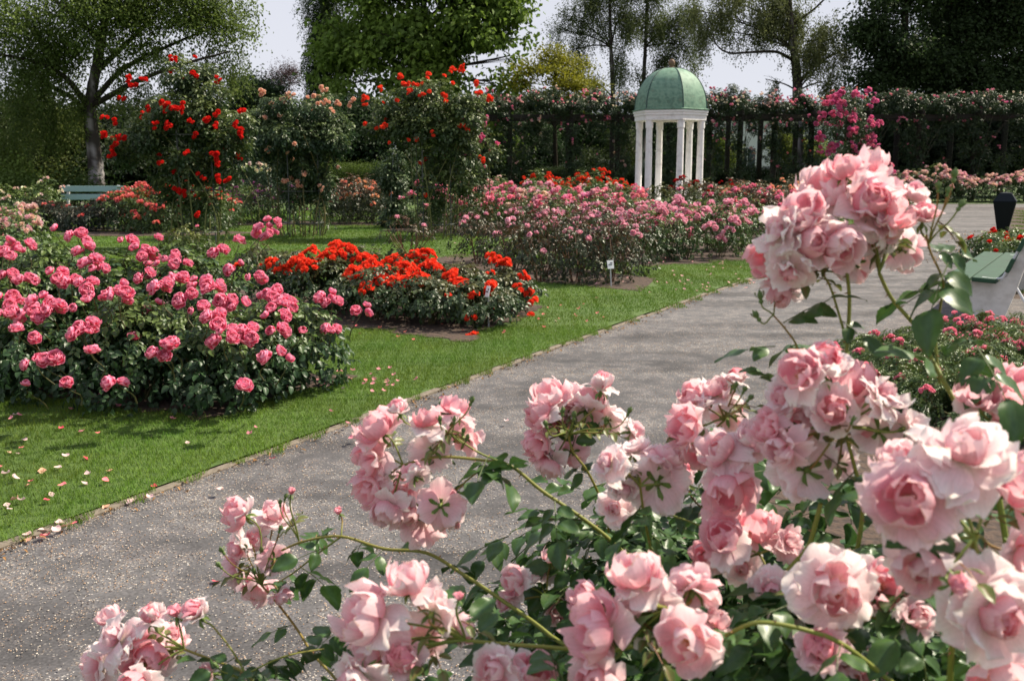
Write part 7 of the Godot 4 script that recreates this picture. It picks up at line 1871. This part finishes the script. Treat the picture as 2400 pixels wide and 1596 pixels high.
	near_cluster(c, Vector3(0.533, 1.499, -1.27), [[Vector3(0.529, 1.53, -1.284), 0.052, Vector3(0.05, 0.95, 0.15), 1], [Vector3(0.553, 1.584, -1.257), 0.022, Vector3(0.1, 1, 0), 3], [Vector3(0.532, 1.57, -1.252), 0.018, Vector3(-0.1, 1, 0.1), 3], [Vector3(0.545, 1.549, -1.215), 0.02, Vector3(0.5, 0.9, 0), 3], [Vector3(0.533, 1.565, -1.226), 0.016, Vector3(0.1, 1, 0.1), 3]])
	near_cane(c, [Vector3(0.405, 1.273, -1.3), Vector3(0.382, 1.354, -1.3), Vector3(0.365, 1.381, -1.3), Vector3(0.347, 1.401, -1.3)], 0.0016, 0.0012, 0.5, 0.7)
	near_cluster(c, Vector3(0.347, 1.401, -1.3), [[Vector3(0.327, 1.426, -1.295), 0.023, Vector3(-0.2, 1, 0), 3], [Vector3(0.354, 1.424, -1.319), 0.022, Vector3(0.1, 1, 0), 3], [Vector3(0.318, 1.404, -1.273), 0.021, Vector3(-0.6, 0.8, 0), 3]])
	near_cane(c, [Vector3(0.354, 0.991, -1.2), Vector3(0.381, 1.125, -1.2), Vector3(0.391, 1.176, -1.2)], 0.004, 0.003, 0.5, 0.0)
	near_fill(c, Vector3(0.561, 1.469, -1.27), Vector3(0.02, 0.02, 0.02), 2)
	near_fill(c, Vector3(0.582, 1.365, -1.22), Vector3(0.03, 0.03, 0.03), 3)
	near_fill(c, Vector3(0.369, 1.361, -1.3), Vector3(0.03, 0.03, 0.03), 3)
	# the biggest blooms, closest to the camera
	near_cane(c, [Vector3(0.472, 0.973, -0.95), Vector3(0.439, 1.105, -0.92), Vector3(0.436, 1.196, -0.9), Vector3(0.434, 1.26, -0.88)], 0.004, 0.0025, 0.3, 0.0)
	near_cluster(c, Vector3(0.432, 1.256, -0.88), [[Vector3(0.417, 1.336, -0.881), 0.11, Vector3(0.05, 0.8, 0.55), 0], [Vector3(0.363, 1.297, -0.868), 0.099, Vector3(-0.55, 0.45, 0.7), 0], [Vector3(0.395, 1.222, -0.899), 0.093, Vector3(-0.45, -0.3, 0.75), 0], [Vector3(0.44, 1.196, -0.845), 0.113, Vector3(-0.1, 0.12, 0.98), 0], [Vector3(0.497, 1.289, -0.929), 0.092, Vector3(0.6, 0.55, 0.3), 0], [Vector3(0.399, 1.227, -0.84), 0.047, Vector3(0.1, 0.3, 0.9), 2], [Vector3(0.462, 1.118, -0.864), 0.085, Vector3(-0.1, -0.3, 0.9), 0], [Vector3(0.517, 1.214, -0.941), 0.073, Vector3(0.5, 0.1, 0.6), 0], [Vector3(0.394, 1.299, -0.981), 0.055, Vector3(-0.6, 0.7, 0.2), 0]])
	near_cluster(c, Vector3(0.601, 1.276, -1.2), [[Vector3(0.568, 1.319, -1.182), 0.066, Vector3(-0.3, 0.8, 0.4), 0], [Vector3(0.644, 1.32, -1.235), 0.074, Vector3(0.1, 0.85, 0.4), 0], [Vector3(0.605, 1.301, -1.189), 0.056, Vector3(0.2, 0.4, 0.8), 0]])
	near_cluster(c, Vector3(0.378, 1.098, -1.05), [[Vector3(0.349, 1.144, -1.01), 0.104, Vector3(-0.15, 0.2, 0.95), 0], [Vector3(0.417, 1.129, -1.055), 0.082, Vector3(0.2, 0.4, 0.85), 0], [Vector3(0.337, 1.08, -0.999), 0.071, Vector3(-0.4, 0.75, 0.35), 1], [Vector3(0.389, 1.014, -1.06), 0.068, Vector3(-0.1, 0.2, 0.9), 0], [Vector3(0.445, 1.108, -1.018), 0.061, Vector3(0.2, 0.6, 0.6), 0], [Vector3(0.437, 1.004, -1.108), 0.057, Vector3(0.1, 0.5, 0.7), 0], [Vector3(0.346, 1.032, -1.175), 0.056, Vector3(-0.4, 0.5, 0.6), 0]])
	near_cane(c, [Vector3(0.493, 0.981, -1), Vector3(0.43, 1.034, -0.98), Vector3(0.354, 1.098, -0.97), Vector3(0.313, 1.117, -0.97), Vector3(0.261, 1.122, -0.98), Vector3(0.231, 1.097, -1)], 0.0032, 0.0022, 0.5, 0.0)
	near_fill(c, Vector3(0.44, 1.035, -1.08), Vector3(0.16, 0.1, 0.1), 45)
	near_fill(c, Vector3(0.334, 0.955, -1.2), Vector3(0.2, 0.1, 0.12), 45)
	near_fill(c, Vector3(0.522, 1.027, -1.35), Vector3(0.16, 0.16, 0.12), 35)
	near_mass(c, Vector3(0.75, 0.6, -1.5) - c.position, Vector3(0.5, 0.4, 0.22), 500)
